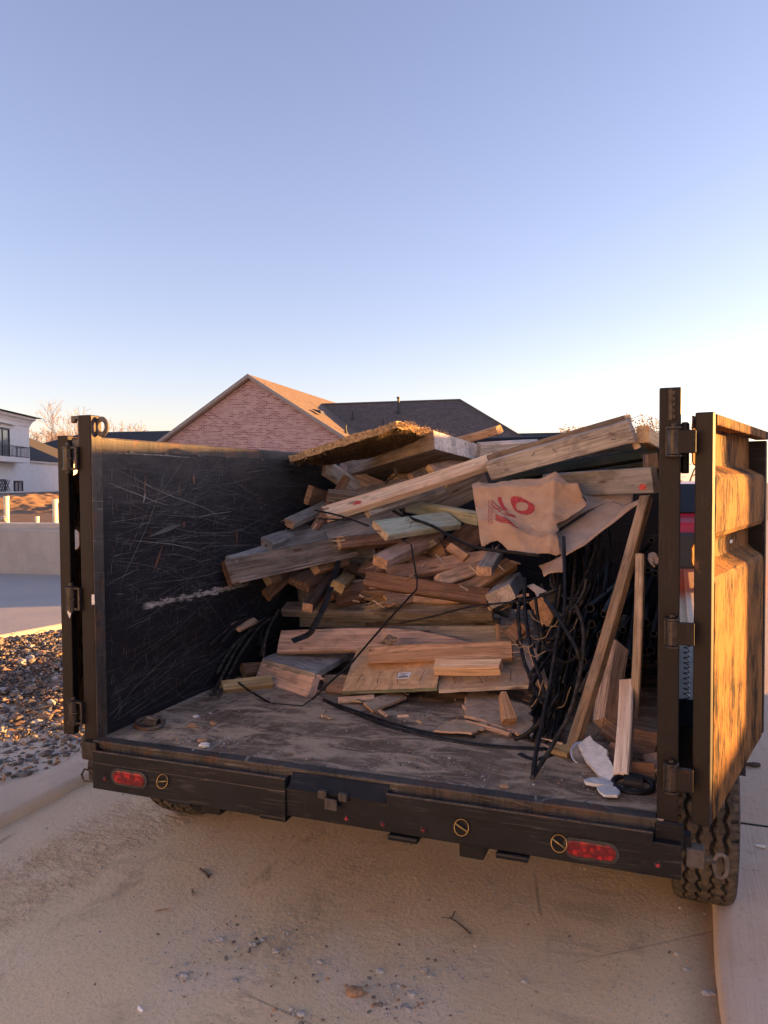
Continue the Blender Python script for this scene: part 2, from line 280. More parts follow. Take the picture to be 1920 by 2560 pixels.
# ---------------------------------------------------------------- mesh helpers
class MB:
    """collects shapes, then links them as ONE mesh object"""
    def __init__(s): s.v = []; s.f = []; s.mi = []
    def add(s, vs, fs, mi=0):
        k = len(s.v); s.v += [tuple(p) for p in vs]; s.f += [tuple(i+k for i in f) for f in fs]
        s.mi += mi if isinstance(mi, list) else [mi]*len(fs); return s
    def box(s, c, d, rot=None, mi=0):
        hx, hy, hz = d[0]/2, d[1]/2, d[2]/2
        vs = [Vector((x, y, z)) for x in (-hx, hx) for y in (-hy, hy) for z in (-hz, hz)]
        if rot is not None: vs = [rot @ p for p in vs]
        return s.add([p+Vector(c) for p in vs], [(0, 1, 3, 2), (4, 6, 7, 5), (0, 4, 5, 1), (2, 3, 7, 6), (0, 2, 6, 4), (1, 5, 7, 3)], mi)
    def box2(s, a, b, mi=0): return s.box([(p+q)/2 for p, q in zip(a, b)], [abs(q-p) for p, q in zip(a, b)], None, mi)
    def prism(s, poly, fn, h0, h1, mi=0):       # poly 2-D, fn(u, v, h) -> 3-D
        n = len(poly); vs = [fn(u, v, h0) for u, v in poly]+[fn(u, v, h1) for u, v in poly]
        return s.add(vs, [tuple(range(n))[::-1], tuple(range(n, 2*n))]+[(i, (i+1) % n, n+(i+1) % n, n+i) for i in range(n)], mi)
    def tube(s, pts, r, n=8, cap=True, mi=0, flat=0, jit=0, closed=False):
        pts = [Vector(p) for p in pts]; N = len(pts); rings = []; up = None
        for i, p in enumerate(pts):
            if closed: t = pts[(i+1) % N]-pts[i-1]
            else: t = pts[min(i+1, N-1)]-pts[max(i-1, 0)]
            t.normalize()
            if up is None: up = Vector((0, 0, 1)) if abs(t.z) < .9 else Vector((0, 1, 0))
            a = (up-t*up.dot(t)); a = a.normalized() if a.length > 1e-5 else t.orthogonal().normalized(); up = a; b = t.cross(a)
            rr = (r[i] if isinstance(r, (list, tuple)) else r)*(1+rnd.uniform(-jit, jit))
            rings.append([p+a*math.cos(q*2*math.pi/n)*rr*(flat or 1)+b*math.sin(q*2*math.pi/n)*rr for q in range(n)])
        vs = [q for ring in rings for q in ring]; fs = []
        for i in range(N if closed else N-1):
            for q in range(n): fs.append((i*n+q, i*n+(q+1) % n, ((i+1) % N)*n+(q+1) % n, ((i+1) % N)*n+q))
        if cap and not closed: fs += [tuple(range(n))[::-1], tuple(range((N-1)*n, N*n))]
        return s.add(vs, fs, mi)
    def cyl(s, a, b, r, n=14, mi=0): return s.tube([a, b], r, n, True, mi)
    def grid(s, fn, nu, nv, mi=0):
        vs = [fn(i/(nu-1), j/(nv-1)) for i in range(nu) for j in range(nv)]
        return s.add(vs, [(i*nv+j, (i+1)*nv+j, (i+1)*nv+j+1, i*nv+j+1) for i in range(nu-1) for j in range(nv-1)], mi)
    def build(s, name, mats, parent=None, smooth=False, bevel=0, mw=None, solid=0, fix=True):
        me = bpy.data.meshes.new(name); me.from_pydata([tuple(p) for p in s.v], [], s.f); 
        for k in (mats if isinstance(mats, (list, tuple)) else [mats]): me.materials.append(M[k] if isinstance(k, str) else k)
        if s.mi: me.polygons.foreach_set('material_index', s.mi)
        if fix:
            bm = bmesh.new(); bm.from_mesh(me); bmesh.ops.recalc_face_normals(bm, faces=bm.faces); bm.to_mesh(me); bm.free()
        if smooth: me.polygons.foreach_set('use_smooth', [True]*len(me.polygons))
        o = bpy.data.objects.new(name, me); C.objects.link(o)
        if mw is not None: o.matrix_world = mw
        if parent is not None:
            o.parent = parent
            o.location = o.location - root_loc(parent) if mw is None else o.location
        if bevel:
            md = o.modifiers.new('bevel', 'BEVEL'); md.width = bevel; md.segments = 2; md.limit_method = 'ANGLE'; md.angle_limit = rad(40)
        if solid:
            md = o.modifiers.new('solid', 'SOLIDIFY'); md.thickness = solid; md.offset = -1
        return o
def root_loc(p):
    l = Vector((0, 0, 0))
    while p is not None: l += p.location; p = p.parent
    return l
def tag(o, label, cat, group=None, kind=None):
    if label: o['label'] = label
    if cat: o['category'] = cat
    if group: o['group'] = group
    if kind: o['kind'] = kind
    return o
def empty(name, loc, label, cat, group=None):
    o = bpy.data.objects.new(name, None); C.objects.link(o); o.location = loc; o.empty_display_size = .1
    return tag(o, label, cat, group)
def struct(o): o['kind'] = 'structure'; return o
def smoothpath(pts, k=6):
    pts = [Vector(p) for p in pts]
    if len(pts) < 3: return pts
    P = [pts[0]*2-pts[1]]+pts+[pts[-1]*2-pts[-2]]; out = []
    for i in range(1, len(P)-2):
        for q in range(k):
            t = q/k; a, b, c, d = P[i-1], P[i], P[i+1], P[i+2]
            out.append(.5*((2*b)+(c-a)*t+(2*a-5*b+4*c-d)*t*t+(3*b-a-3*c+d)*t**3))
    return out+[pts[-1]]
def nz(p, s=1.0): return noise.noise(Vector(p)*s)

# ---------------------------------------------------------------- ground, kerbs, lot
mb = MB()
def gz(x, y): return .006*nz((x, y, 0), 2.2)+.003*nz((x, y, 5), 7)
xs = sorted(set([-600, -250, -100, -50]+list(np.arange(-30, -4, 2.0))+list(np.round(np.arange(-4, 1.0, .06), 3))+list(np.arange(1, 12, 1.0))+[20, 50, 150, 500]))
ys = sorted(set([-60, -20, -5]+list(np.round(np.arange(-1, 5.0, .06), 3))+list(np.arange(5, 40, 2.0))+[60, 120, 250, 500, 900]))
vs = [(x, y, gz(x, y) if (-3.5 < x < .6 and 0 < y < 5) else 0) for x in xs for y in ys]; ny = len(ys)
mb.add(vs, [(i*ny+j, (i+1)*ny+j, (i+1)*ny+j+1, i*ny+j+1) for i in range(len(xs)-1) for j in range(ny-1)])
struct(mb.build('ground', 'dirt', smooth=True))
mb = MB()    # right pavement slab with a worn rounded edge
def kx(y): return .138+.006*nz((0, y, 3), 2)
ys2 = list(np.arange(-1, 6, .08))+[8, 12, 20, 40]
prof = [(0, -.02), (.002, .020), (.008, .032), (.02, .038), (.08, .040), (.5, .04), (1.5, .04), (3.4, .04)]
vs = [(kx(y)+a+(.012*nz((y*2, 1, 1)) if a < .03 else 0), y, b+(.004*nz((y*5, a*9, 2)) if b > .01 else 0)) for y in ys2 for a, b in prof]; k = len(prof)
mb.add(vs, [(i*k+j, (i+1)*k+j, (i+1)*k+j+1, i*k+j+1) for i in range(len(ys2)-1) for j in range(k-1)])
struct(mb.build('pavement', 'kerb_concrete', smooth=True))
mb = MB(); mb.box2((.16, 3.93, .036), (3.5, 3.945, .0415)); struct(mb.build('pavement_joint', 'tyre_groove'))
mb = MB()    # left kerb and concrete apron
prof = [(0, -.02), (-.006, .03), (-.02, .05), (-.04, .057), (-.2, .058), (-.6, .058), (-2.5, .058), (-8, .058)]
ys2 = list(np.arange(1.0, 8, .07))
vs = [(-3.03+a+(.018*nz((y*1.5, 4, 1))+.008*nz((y*6, 4, 1)) if a > -.1 else 0), y, b+.006*nz((y*3, a*4, 7))) for y in ys2 for a, b in prof]
mb.add(vs, [(i*k+j, (i+1)*k+j, (i+1)*k+j+1, i*k+j+1) for i in range(len(ys2)-1) for j in range(k-1)])
struct(mb.build('kerb', 'apron_concrete', smooth=True))
mb = MB()    # foundation slab
def slabp(u, v): return (-5.95+.12*(u*3)-.95*0, 0, 0)
A0 = Vector((-6.3, 3.2, 0)); A1 = Vector((-5.72, 6.7, 0)); dirn = (A1-A0).normalized(); nin = Vector((-dirn.y, dirn.x, 0))
p0 = A0-dirn*1.0; p1 = A1+dirn*14; 
mb.add([p0+Vector((0, 0, -.05)), p1+Vector((0, 0, -.05)), p0+Vector((0, 0, .24)), p1+Vector((0, 0, .24)), p0+nin*.02+Vector((0, 0, .25)), p1+nin*.02+Vector((0, 0, .25)), p0+nin*14+Vector((0, 0, .25)), p1+nin*14+Vector((0, 0, .25))], [(0, 1, 3, 2), (2, 3, 5, 4), (4, 5, 7, 6)])
struct(mb.build('slab', 'slab_concrete'))
# low retaining wall with a pale ledge, then the raised lot
W0 = Vector((-13.2, 8.95, 0)); W1 = Vector((-4.4, 10.05, 0)); wd = (W1-W0).normalized(); wn_ = Vector((-wd.y, wd.x, 0))
def wp(t, d, z): p = W0+wd*t+wn_*d; return (p.x, p.y, z)
L_ = (W1-W0).length
mb = MB(); mb.add([wp(-4, 0, .2), wp(L_, 0, .2), wp(L_, .2, .2), wp(-4, .2, .2), wp(-4, 0, .95), wp(L_, 0, .95), wp(L_, .2, .95), wp(-4, .2, .95)], [(0, 1, 5, 4), (1, 2, 6, 5), (2, 3, 7, 6), (3, 0, 4, 7), (4, 5, 6, 7)])
tag(mb.build('retaining_wall', 'wall_concrete', bevel=.01), 'low rough concrete wall behind the foundation slab', 'wall')
mb = MB()
for t0, t1 in ((-4, 2.55), (2.57, 5.5), (5.52, L_)):
    mb.add([wp(t0, .5, .9), wp(t1, .5, .9), wp(t1, .75, .9), wp(t0, .75, .9), wp(t0, .5, 1.03), wp(t1, .5, 1.03), wp(t1, .75, 1.03), wp(t0, .75, 1.03)], [(0, 1, 5, 4), (1, 2, 6, 5), (2, 3, 7, 6), (3, 0, 4, 7), (4, 5, 6, 7)])
tag(mb.build('footing_wall', 'cap_concrete', bevel=.008), 'pale sunlit concrete footing running behind the low rough wall', 'footing')
mb = MB(); mb.add([wp(-60, .2, .93), wp(9, .2, .93), (-3.6, 20, .93), (4, 110, .93), wp(-60, 90, .93)], [(0, 1, 2, 3, 4)])
lot = struct(mb.build('terrain', 'earth'))

LID = [-0.305, 2.814, 0.67]
GP = {'stones': [(-1.409, 2.354, 0.02, 'largest pale grey stone in the middle pebble cluster'), (-1.135, 2.346, 0.016, 'pale stone at the right end of the middle pebble cluster'), (-1.536, 2.34, 0.019, 'flat grey stone at the left end of the middle pebble cluster'), (-1.359, 2.157, 0.015, 'lone grey stone below the middle pebble cluster'), (-1.078, 2.089, 0.018, 'grey stone close to the bottom edge of the picture'), (-0.926, 2.369, 0.018, 'squarish stone right of the middle pebble cluster'), (-1.535, 2.121, 0.019, 'dark grey stone left of the lone grey stone'), (-0.786, 2.294, 0.021, 'bluish stone beside the gritty patch in the centre foreground'), (-0.773, 2.224, 0.016, 'small bluish stone below the gritty patch'), (-0.758, 2.407, 0.017, 'grey stone above the gritty patch'), (-0.787, 2.426, 0.017, 'grey chip highest above the gritty patch'), (-0.458, 2.484, 0.013, 'white chip alone on the dirt right of centre'), (0.101, 2.628, 0.019, 'left one of two pale stones by the right kerb'), (0.119, 2.635, 0.015, 'right one of two pale stones by the right kerb'), (0.043, 2.735, 0.014, 'small white chip a little above the two kerb stones'), (-1.388, 2.392, 0.014, 'stone touching the largest pale grey one on its right'), (-1.31, 2.344, 0.015, 'dark stone under the largest pale grey one')], 'clus': [(-1.386, 2.363, 0.13, 0.06, 70, 0.002, 0.01), (-1.23, 2.348, 0.16, 0.08, 70, 0.002, 0.009), (-1.422, 2.236, 0.12, 0.08, 60, 0.0015, 0.006), (-1.527, 2.117, 0.03, 0.02, 16, 0.003, 0.01), (-1.088, 2.09, 0.05, 0.02, 26, 0.003, 0.01), (-0.918, 2.267, 0.08, 0.06, 50, 0.002, 0.009), (-0.788, 2.255, 0.07, 0.05, 90, 0.002, 0.01), (-0.762, 2.419, 0.1, 0.05, 40, 0.002, 0.009), (-1.534, 2.264, 0.3, 0.15, 70, 0.0015, 0.006), (-0.829, 2.349, 0.3, 0.15, 70, 0.0015, 0.006), (-1.888, 2.334, 0.4, 0.3, 60, 0.001, 0.005)], 'clod': [-0.963, 2.238], 'clod2': [-0.84, 2.371], 'twigs': [([[-1.704, 3.017], [-1.684, 3.02], [-1.677, 3.003], [-1.59, 2.958], [-1.51, 2.917]], 0.0028, 'pale bent wire like twig on the dirt below the bumper', 'oldtan'), ([[-1.896, 2.747], [-1.859, 2.727], [-1.824, 2.703]], 0.006, 'short dark stick on the dirt, left of centre', 'bark'), ([[-0.791, 2.761], [-0.747, 2.733], [-0.691, 2.686]], 0.0032, 'forked twig on the dirt under the middle of the bumper', 'bark'), ([[-0.821, 2.755], [-0.787, 2.764], [-0.786, 2.813]], 0.002, 'fine twig fork lying against the forked twig', 'bark'), ([[-1.829, 2.591], [-1.802, 2.556]], 0.005, 'tiny tan stick left of the pebbles', 'oldtan'), ([[-1.876, 2.412], [-1.851, 2.431], [-1.824, 2.45]], 0.003, 'thin pale straw lying left on the dirt', 'oldtan'), ([[-1.131, 2.682], [-1.091, 2.686], [-1.063, 2.724]], 0.0028, 'thin curved straw lying on the shaded dirt', 'oldtan'), ([[-1.573, 1.937], [-1.554, 1.927]], 0.005, 'white sliver near the bottom edge of the picture', 'sticker'), ([[0.339, 3.702], [0.378, 3.699]], 0.007, 'white chip on the pavement beyond the tyre', 'sticker')]}

# ---------------------------------------------------------------- gravel, pebbles, litter
def rocks(name, spots, mat, label, cat):
    base = []
    for k in range(10):
        bm = bmesh.new(); bmesh.ops.create_icosphere(bm, subdivisions=1, radius=1)
        for v in bm.verts: v.co *= rnd.uniform(.62, 1.12)
        base.append(([v.co.copy() for v in bm.verts], [tuple(v.index for v in f.verts) for f in bm.faces])); bm.free()
    mb = MB()
    for i, (x, y, z, r) in enumerate(spots):
        vs, fs = base[i % 10]; a = rnd.uniform(0, 6.3); ca, sa = math.cos(a), math.sin(a); sx, sy, sz = r*rnd.uniform(.8, 1.4), r*rnd.uniform(.6, 1.1), r*rnd.uniform(.4, .85)
        mb.add([(x+(p.x*ca*sx-p.y*sa*sy), y+(p.x*sa*sx+p.y*ca*sy), z+p.z*sz) for p in vs], fs, rnd.choice(mat) if isinstance(mat[0], int) else 0)
    o = mb.build(name, ['stone_grey', 'stone_pale', 'clod'], fix=False); o['kind'] = 'stuff'; tag(o, label, cat); return o
spots = []
def slab_edge_x(y): return -6.3+(y-3.2)*(A1.x-A0.x)/(A1.y-A0.y)
for i in range(21000):
    y = rnd.uniform(2.6, 7.6); x = rnd.uniform(slab_edge_x(y)+.02, -3.36+.16*nz((y*1.3, 2, 0)))
    if x > -3.5 and rnd.random() > .6: continue
    h = .06+.16*max(0, min(1, (-3.9-x)/2.0))*max(.0, min(1, (y-3.2)/1.2))+.05*nz((x*1.6, y*1.6, 0))
    spots.append((x, y, max(.055, h+rnd.uniform(-.012, .012)), rnd.choice((.008, .011, .013, .016, .020)) if rnd.random() < .97 else .045))
rocks('gravel', spots, [0, 0, 0, 0, 1, 2], 'grey gravel bank between the kerb and the foundation slab', 'gravel')
mb = MB()    # the soil of the bank beneath the stones
mb.grid(lambda u, v: (-7.2+u*3.75, 2.5+v*5.2, .03+.16*max(0, min(1, (-3.9-(-7.2+u*3.75))/2.0))*max(0, min(1, (2.5+v*5.2-3.2)/1.2))+.05*nz(((-7.2+u*3.75)*1.6, (2.5+v*5.2)*1.6, 0))), 40, 50)
struct(mb.build('gravel_bed', 'earth', smooth=True))
spots = []
def clus(cx, cy, sx, sy, n, r0, r1):
    for i in range(n):
        x, y = rnd.gauss(cx, sx), rnd.gauss(cy, sy)
        if x < .1: spots.append((x, y, .003, r0+(r1-r0)*rnd.random()**3))
for c_ in GP['clus']: clus(*c_)
for i in range(900): spots.append((rnd.uniform(-2.9, .12), rnd.uniform(1.9, 4.2), .002, .0016+.006*rnd.random()**4))
for i in range(70): spots.append((rnd.uniform(-.1, .12), rnd.uniform(2.3, 3.6), .003, .002+.009*rnd.random()**3))
rocks('pebbles', spots, [0, 1, 1, 2], 'small grey stones strewn over the dirt in front of the trailer', 'pebbles')
for (x, y, r, lab) in GP['stones']:
    bm = bmesh.new(); bmesh.ops.create_icosphere(bm, subdivisions=2, radius=1); mb = MB()
    for v in bm.verts: v.co *= 1+.35*nz(v.co*1.5+Vector((x*9, y*7, 0)))
    r *= .72; mb.add([(x+v.co.x*r*1.2, y+v.co.y*r, .004+v.co.z*r*.55) for v in bm.verts], [tuple(v.index for v in f.verts) for f in bm.faces]); bm.free()
    tag(mb.build('stone', 'stone_pale'), lab, 'stone')
bm = bmesh.new(); bmesh.ops.create_icosphere(bm, subdivisions=3, radius=1); mb = MB()
for v in bm.verts: v.co *= 1+.35*nz(v.co*2.2)+.2*nz(v.co*6)
mb.add([(GP['clod'][0]+v.co.x*.028, GP['clod'][1]+v.co.y*.022, .008+v.co.z*.013) for v in bm.verts], [tuple(v.index for v in f.verts) for f in bm.faces]); bm.free()
tag(mb.build('dirt_clod', 'clod', smooth=True), 'crumbly tan dirt clod near the bottom edge of the picture', 'clod')
def twig(pts, r, lab, mat='bark'):
    tag(MB().tube(smoothpath(pts, 4), r, 6, jit=.25).build('twig', mat), lab, 'twig')
for (pts, r, lab, mt) in GP['twigs']: twig([(x, y, r*.9+(.04 if x > .14 else 0)) for x, y in pts], r, lab, mt)
twig([(.31, 4.75, .05), (.38, 4.72, .06), (.45, 4.76, .05)], .012, 'dark debris on the pavement behind the right door')
twig([(-4.95, 5.35, .33), (-4.55, 5.6, .31), (-4.2, 5.8, .27)], .010, 'dark rod with a ring end lying on the gravel top', 'rubber')
twig([(-4.35, 4.75, .24), (-4.2, 5.0, .27), (-3.95, 5.05, .26)], .012, 'bent grey lath lying on the gravel bank', 'grey')
mb = MB()     # fallen leaves
for i in range(170):
    y = rnd.uniform(2.7, 6.5); x = rnd.uniform(slab_edge_x(y)+.1, -3.3); a = rnd.uniform(0, 6.3); r = rnd.uniform(.02, .05)
    z = .10+.17*max(0, min(1, (-3.9-x)/2.0))*max(.0, min(1, (y-3.2)/1.2))
    c, s_ = math.cos(a)*r, math.sin(a)*r
    mb.add([(x-c, y-s_, z), (x+s_*.5, y-c*.5, z+r*.5), (x+c, y+s_, z+.01), (x-s_*.5, y+c*.5, z+r*.3)], [(0, 1, 2, 3)])
o = mb.build('leaf_litter', 'clod', fix=False); o['kind'] = 'stuff'; tag(o, 'brown fallen leaves scattered on the gravel bank', 'leaves')
# ---------------------------------------------------------------- dump trailer
XL, XR, Y0, ZF, ZW, ZP, YF = -2.128, -.048, 2.398, .65, 1.842, 1.925, 6.05
XM = (XL+XR)/2
tr = empty('dump_trailer', (XM, 4.2, 0), 'black scratched steel dump trailer with both rear doors swung open, full of scrap wood', 'trailer')
# bed
mb = MB(); mb.box2((XL-.02, Y0-.005, ZF-.006), (XR+.02, YF+.02, ZF)); mb.box2((XL-.06, Y0+.02, ZF-.11), (XR+.06, YF, ZF-.01))
floor = mb.build('bed_floor', 'bed_deck', tr)
mb = MB(); mb.box2((XL-.06, Y0-.018, ZF-.075), (XR+.06, Y0-.006, ZF-.004)); mb.box2((XL, Y0-.022, ZF-.006), (XR, Y0+.03, ZF+.006))
mb.build('floor_edge', 'steel_worn', tr, bevel=.003)
# left wall with a top rail and outer ribs; slightly dented
def wall(x, sgn, name):
    mb = MB()
    def pt(u, v): 
        y = Y0+.06+u*(YF-Y0-.06); z = ZF+v*(ZW-.05-ZF)
        return (x-sgn*(.006*nz((y*1.2, z*1.7, 3))+.004*nz((y*3, z*3, 8)))*min(1, u*8)*min(1, v*6)*min(1, (1-v)*6), y, z)
    mb.grid(pt, 70, 30)
    mb.grid(lambda u, v: (x-sgn*.012, Y0+.06+u*(YF-Y0-.06), ZF+v*(ZW-.05-ZF)), 2, 2)
    w = mb.build(name, 'steel_wall', tr, smooth=True)
    mb = MB()
    pts = [(0, ZW-.055), (0, ZW-.006), (-.006, ZW), (-.05, ZW), (-.05, ZW-.055)]
    mb.prism([(a, b) for a, b in pts], lambda a, b, h: (x+sgn*a, h, b), Y0+.06, YF)
    mb.build('top_rail', 'steel_worn', w, bevel=.004)
    for y in (3.0, 3.7, 4.4, 5.1, 5.8): MB().box2((x-sgn*.012, y, ZF-.06), (x-sgn*.062, y+.08, ZW-.055)).build('stake', 'steel_black', w, bevel=.004)
    return w
wl = wall(XL, 1, 'side_wall'); wr = wall(XR, -1, 'side_wall')
mb = MB()
def wx(y, z):        # the dented face of the left wall
    u = (y-Y0-.06)/(YF-Y0-.06); v = (z-ZF)/(ZW-.05-ZF)
    return XL-(.006*nz((y*1.2, z*1.7, 3))+.004*nz((y*3, z*3, 8)))*min(1, u*8)*min(1, v*6)*min(1, (1-v)*6)
mb = MB(); r2 = random.Random(3)
def scr(y, z, L, an, w, mi, curve=0):
    n = max(3, int(L/.035)); pts = []; a = an
    for i in range(n+1):
        pts.append((y, z)); y += math.cos(a)*L/n; z += math.sin(a)*L/n; a += curve*L/n+r2.uniform(-.06, .06)
    P = [(max(Y0+.065, min(4.6, y)), max(ZF+.01, min(ZW-.06, z))) for y, z in pts]; vs = []
    for i, (y, z) in enumerate(P):
        q = w*(.25+.75*math.sin(math.pi*min(1, max(0, i/n)))**.5)*r2.uniform(.6, 1.2)/2; nx_, nz_ = -math.sin(an), math.cos(an)
        for s_ in (-1, 1): vs.append((wx(y, z)+.0035, y+nx_*q*s_, z+nz_*q*s_))
    mb.add(vs, [(2*i, 2*i+1, 2*i+3, 2*i+2) for i in range(n)], mi)
for i in range(1700):        # long hauling scratches
    y = Y0+.06+r2.random()**1.3*1.9; z = ZF+.02+r2.random()*1.12; low = z < 1.12
    an = r2.gauss(.20 if low else 0, .16) if r2.random() < .94 else r2.uniform(-1.2, 1.2)
    if nz((y*1.6, z*2.4, 9))+.35*nz((y*5, z*7, 2)) < r2.uniform(-.45, .15): continue
    scr(y, z, r2.choice((.06, .1, .18, .3, .5, .8))*r2.uniform(.6, 1.2), an, r2.choice((.0008, .001, .0013, .002)), r2.choice((0, 0, 0, 1, 1, 2) if r2.random() < .5 else (0, 0, 1)), r2.uniform(-.8, .8))
for i in range(1000):        # short downward scuffs
    y = Y0+.08+r2.random()**1.2*1.9; z = ZF+.1+r2.random()*1.0; k_ = r2.random()
    scr(y, z, r2.uniform(.01, .06), -math.pi/2+r2.gauss(0, .15), r2.uniform(.0012, .004), 0 if k_ < .62 else 1 if k_ < .92 else 3)
for (y, z, L, an, w, mi) in ((2.72, 1.69, .09, -1.7, .012, 3), (2.72, 1.62, .05, -1.9, .01, 2), (2.96, 1.66, .06, -1.6, .012, 3), (3.07, 1.70, .05, -1.5, .02, 3), (2.83, 1.38, .12, -2.1, .02, 3), (3.45, 1.42, .10, -1.6, .016, 3), (2.98, 1.47, .02, 0, .03, 3), (2.55, 1.79, .5, -.02, .005, 2), (2.52, 1.72, .45, -.28, .003, 1), (2.5, 1.66, .4, -.3, .003, 2), (2.78, 1.58, .35, .7, .003, 1), (2.7, 1.66, .6, -.3, .003, 2), (3.1, 1.5, .3, .03, .004, 2), (2.62, 1.42, .5, -.12, .003, 2), (2.75, 1.43, .22, .2, .02, 1)): scr(y, z, L, an, w, mi)
o = mb.build('scratches', ['scratch_dim', 'scratch_mid', 'scratch_light', 'scratch_rust'], wl, fix=False); o['kind'] = 'stuff'
for y, z in ((2.62, 1.787), (2.85, 1.787), (3.1, 1.787), (3.35, 1.787), (3.7, 1.787)): MB().box2((XL+.0, y, z-.003), (XL+.006, y+.03, z+.005)).build('weld_bead', 'steel_dusty', wl)
mb = MB(); mb.box2((XL, YF, ZF), (XR, YF+.01, ZW+.05)); fw = mb.build('front_wall', 'steel_wall', tr)
mb = MB(); mb.box2((XL-.05, YF-.02, ZW+.05), (XR+.05, YF+.05, ZW+.1)); mb.cyl((XL-.05, YF+.06, ZW+.13), (XR+.05, YF+.06, ZW+.13), .045, 14); mb.build('tarp_roller', 'steel_black', fw)
# posts
PW = .06
def post(x0, name, label=None):
    mb = MB(); mb.box2((x0, Y0, ZF-.08), (x0+PW, Y0+PW, ZP)); p = mb.build(name, 'steel_post', tr, bevel=.004); return p
pl = post(XL-PW, 'corner_post'); pr_ = post(XR, 'corner_post')
mb = MB(); mb.box2((XL+.0005, Y0+.002, ZF), (XL+.004, Y0+PW-.002, ZP-.004)); mb.build('wear_strip', 'steel_worn', pl)
# latch hook and eye on the left post
mb = MB(); fnp = lambda u, v, h: (XL-PW+u, Y0+h, ZP+v)
mb.prism([(0, 0), (-.045, 0), (-.045, -.028), (-.03, -.028), (-.026, -.014), (-.012, -.014), (-.012, -.085), (-.02, -.096), (-.035, -.09), (-.042, -.10), (-.04, -.125), (0, -.13)], fnp, .012, .03)
mb.build('latch_hook', 'steel_dusty', pl, bevel=.002)
mb = MB(); cx, cz = XL+.026, ZP-.045
mb.tube([(cx+.024*math.cos(q*math.pi/8), Y0+.035, cz+.03*math.sin(q*math.pi/8)) for q in range(16)], .0105, 8, closed=True, flat=.6); mb.build('latch_eye', 'steel_dusty', pl, smooth=True)
mb = MB(); mb.box2((XR+.025, Y0-.006, ZP-.095), (XR+.036, Y0-.001, ZP-.004)); 
for q in range(5): mb.box2((XR+.037, Y0-.007, ZP-.09+q*.017), (XR+.043, Y0-.001, ZP-.08+q*.017))
mb.build('latch_slot', 'hinge_metal', pr_)
mb = MB(); mb.box2((XR+PW+.002, Y0+.05, ZP-.20), (XR+PW+.02, Y0+.09, ZP-.098)); mb.cyl((XR+PW+.012, Y0+.07, ZP-.25), (XR+PW+.012, Y0+.07, ZP-.1), .012); mb.build('tarp_bracket', 'steel_black', pr_, bevel=.003)
mb = MB()    # grey coil return spring of the tarp arm, seen through the gap beside the post
pts = [(.042+.011*math.cos(a*.9), 3.1+.011*math.sin(a*.9), .80+a*.0028) for a in range(0, 95)]
mb.tube(pts, .0026, 5); mb.build('coil_spring', 'bright_steel', tr, smooth=True)

# rear bumper beam, ramp trays
bump = MB(); bump.box2((-2.095, 2.345, .497), (.022, 2.385, .60)); bump.box2((-2.1, 2.385, .52), (.02, 2.42, .575))
bp = bump.build('rear_bumper', 'steel_black', tr, bevel=.004)
def tray(x0, x1, zt, zb, y):
    mb = MB(); mb.box2((x0, y, zb), (x1, y+.006, zt)); 
    mb.box2((x0, y+.006, zb), (x0+.006, Y0-.02, zt)); mb.box2((x1-.006, y+.006, zb), (x1, Y0-.02, zt))
    t = mb.build('ramp_tray', 'steel_black', tr, bevel=.002)
    mb = MB(); mb.tube([(x0, y+.003, zt+.001), (x1, y+.003, zt+.001)], .0035, 6); mb.build('tray_lip', 'steel_worn', t)
    return t
tray(-2.093, -1.26, .629, .485, 2.334); tray(-.885, -.057, .629, .588, 2.334)
mb = MB(); mb.box2((-2.093, 2.3325, .585), (-1.26, 2.334, .588)); mb.build('tray_crease', 'steel_worn', tr)
mb = MB(); mb.add([(-1.25, 2.338, .598), (-.89, 2.338, .598), (-.89, Y0-.018, .645), (-1.25, Y0-.018, .645)], [(0, 1, 2, 3)], 0); mb.build('beam_cover', 'steel_black', tr)
mb = MB()
for dx in (-.055, .02): mb.box2((-1.075+dx, 2.325, .585), (-1.075+dx+.03, 2.344, .612))
mb.box2((-1.10, 2.315, .555), (-1.055, 2.322, .592)); mb.box2((-1.10, 2.322, .555), (-1.055, 2.345, .562)); mb.build('latch_keeper', 'steel_worn', tr, bevel=.002)
for x in (-1.70, -1.31, -.83, -.47): 
    mb = MB(); mb.box2((x-.05, 2.335, .478), (x+.05, 2.39, .490)); mb.cyl((x-.05, 2.34, .488), (x+.05, 2.34, .488), .008, 8); mb.build('frame_bracket', 'steel_black', tr)
def capsule(cx, cz, w, h, n=10):
    r = h/2; k = w/2-r
    return [(cx+k+r*math.cos(-math.pi/2+math.pi*i/n), cz+r*math.sin(-math.pi/2+math.pi*i/n)) for i in range(n+1)]+[(cx-k+r*math.cos(math.pi/2+math.pi*i/n), cz+r*math.sin(math.pi/2+math.pi*i/n)) for i in range(n+1)]
def tail(cx, cz, y):
    fn = lambda u, v, h: (u, y-h, v)
    mb = MB(); a, b = capsule(cx, cz, .166, .064), capsule(cx, cz, .146, .047); n = len(a)
    mb.add([fn(u, v, .006) for u, v in a]+[fn(u, v, .007) for u, v in b]+[fn(u, v, 0) for u, v in a], [(i, (i+1) % n, n+(i+1) % n, n+i) for i in range(n)]+[(2*n+i, 2*n+(i+1) % n, (i+1) % n, i) for i in range(n)])
    t = mb.build('tail_light', 'tyre_side', tr)
    mb = MB(); mb.prism(capsule(cx, cz, .146, .047), fn, .0, .009); mb.build('lens', 'lens', t, bevel=.003)
tail(-1.918, .548, 2.334); tail(-.232, .547, 2.345)
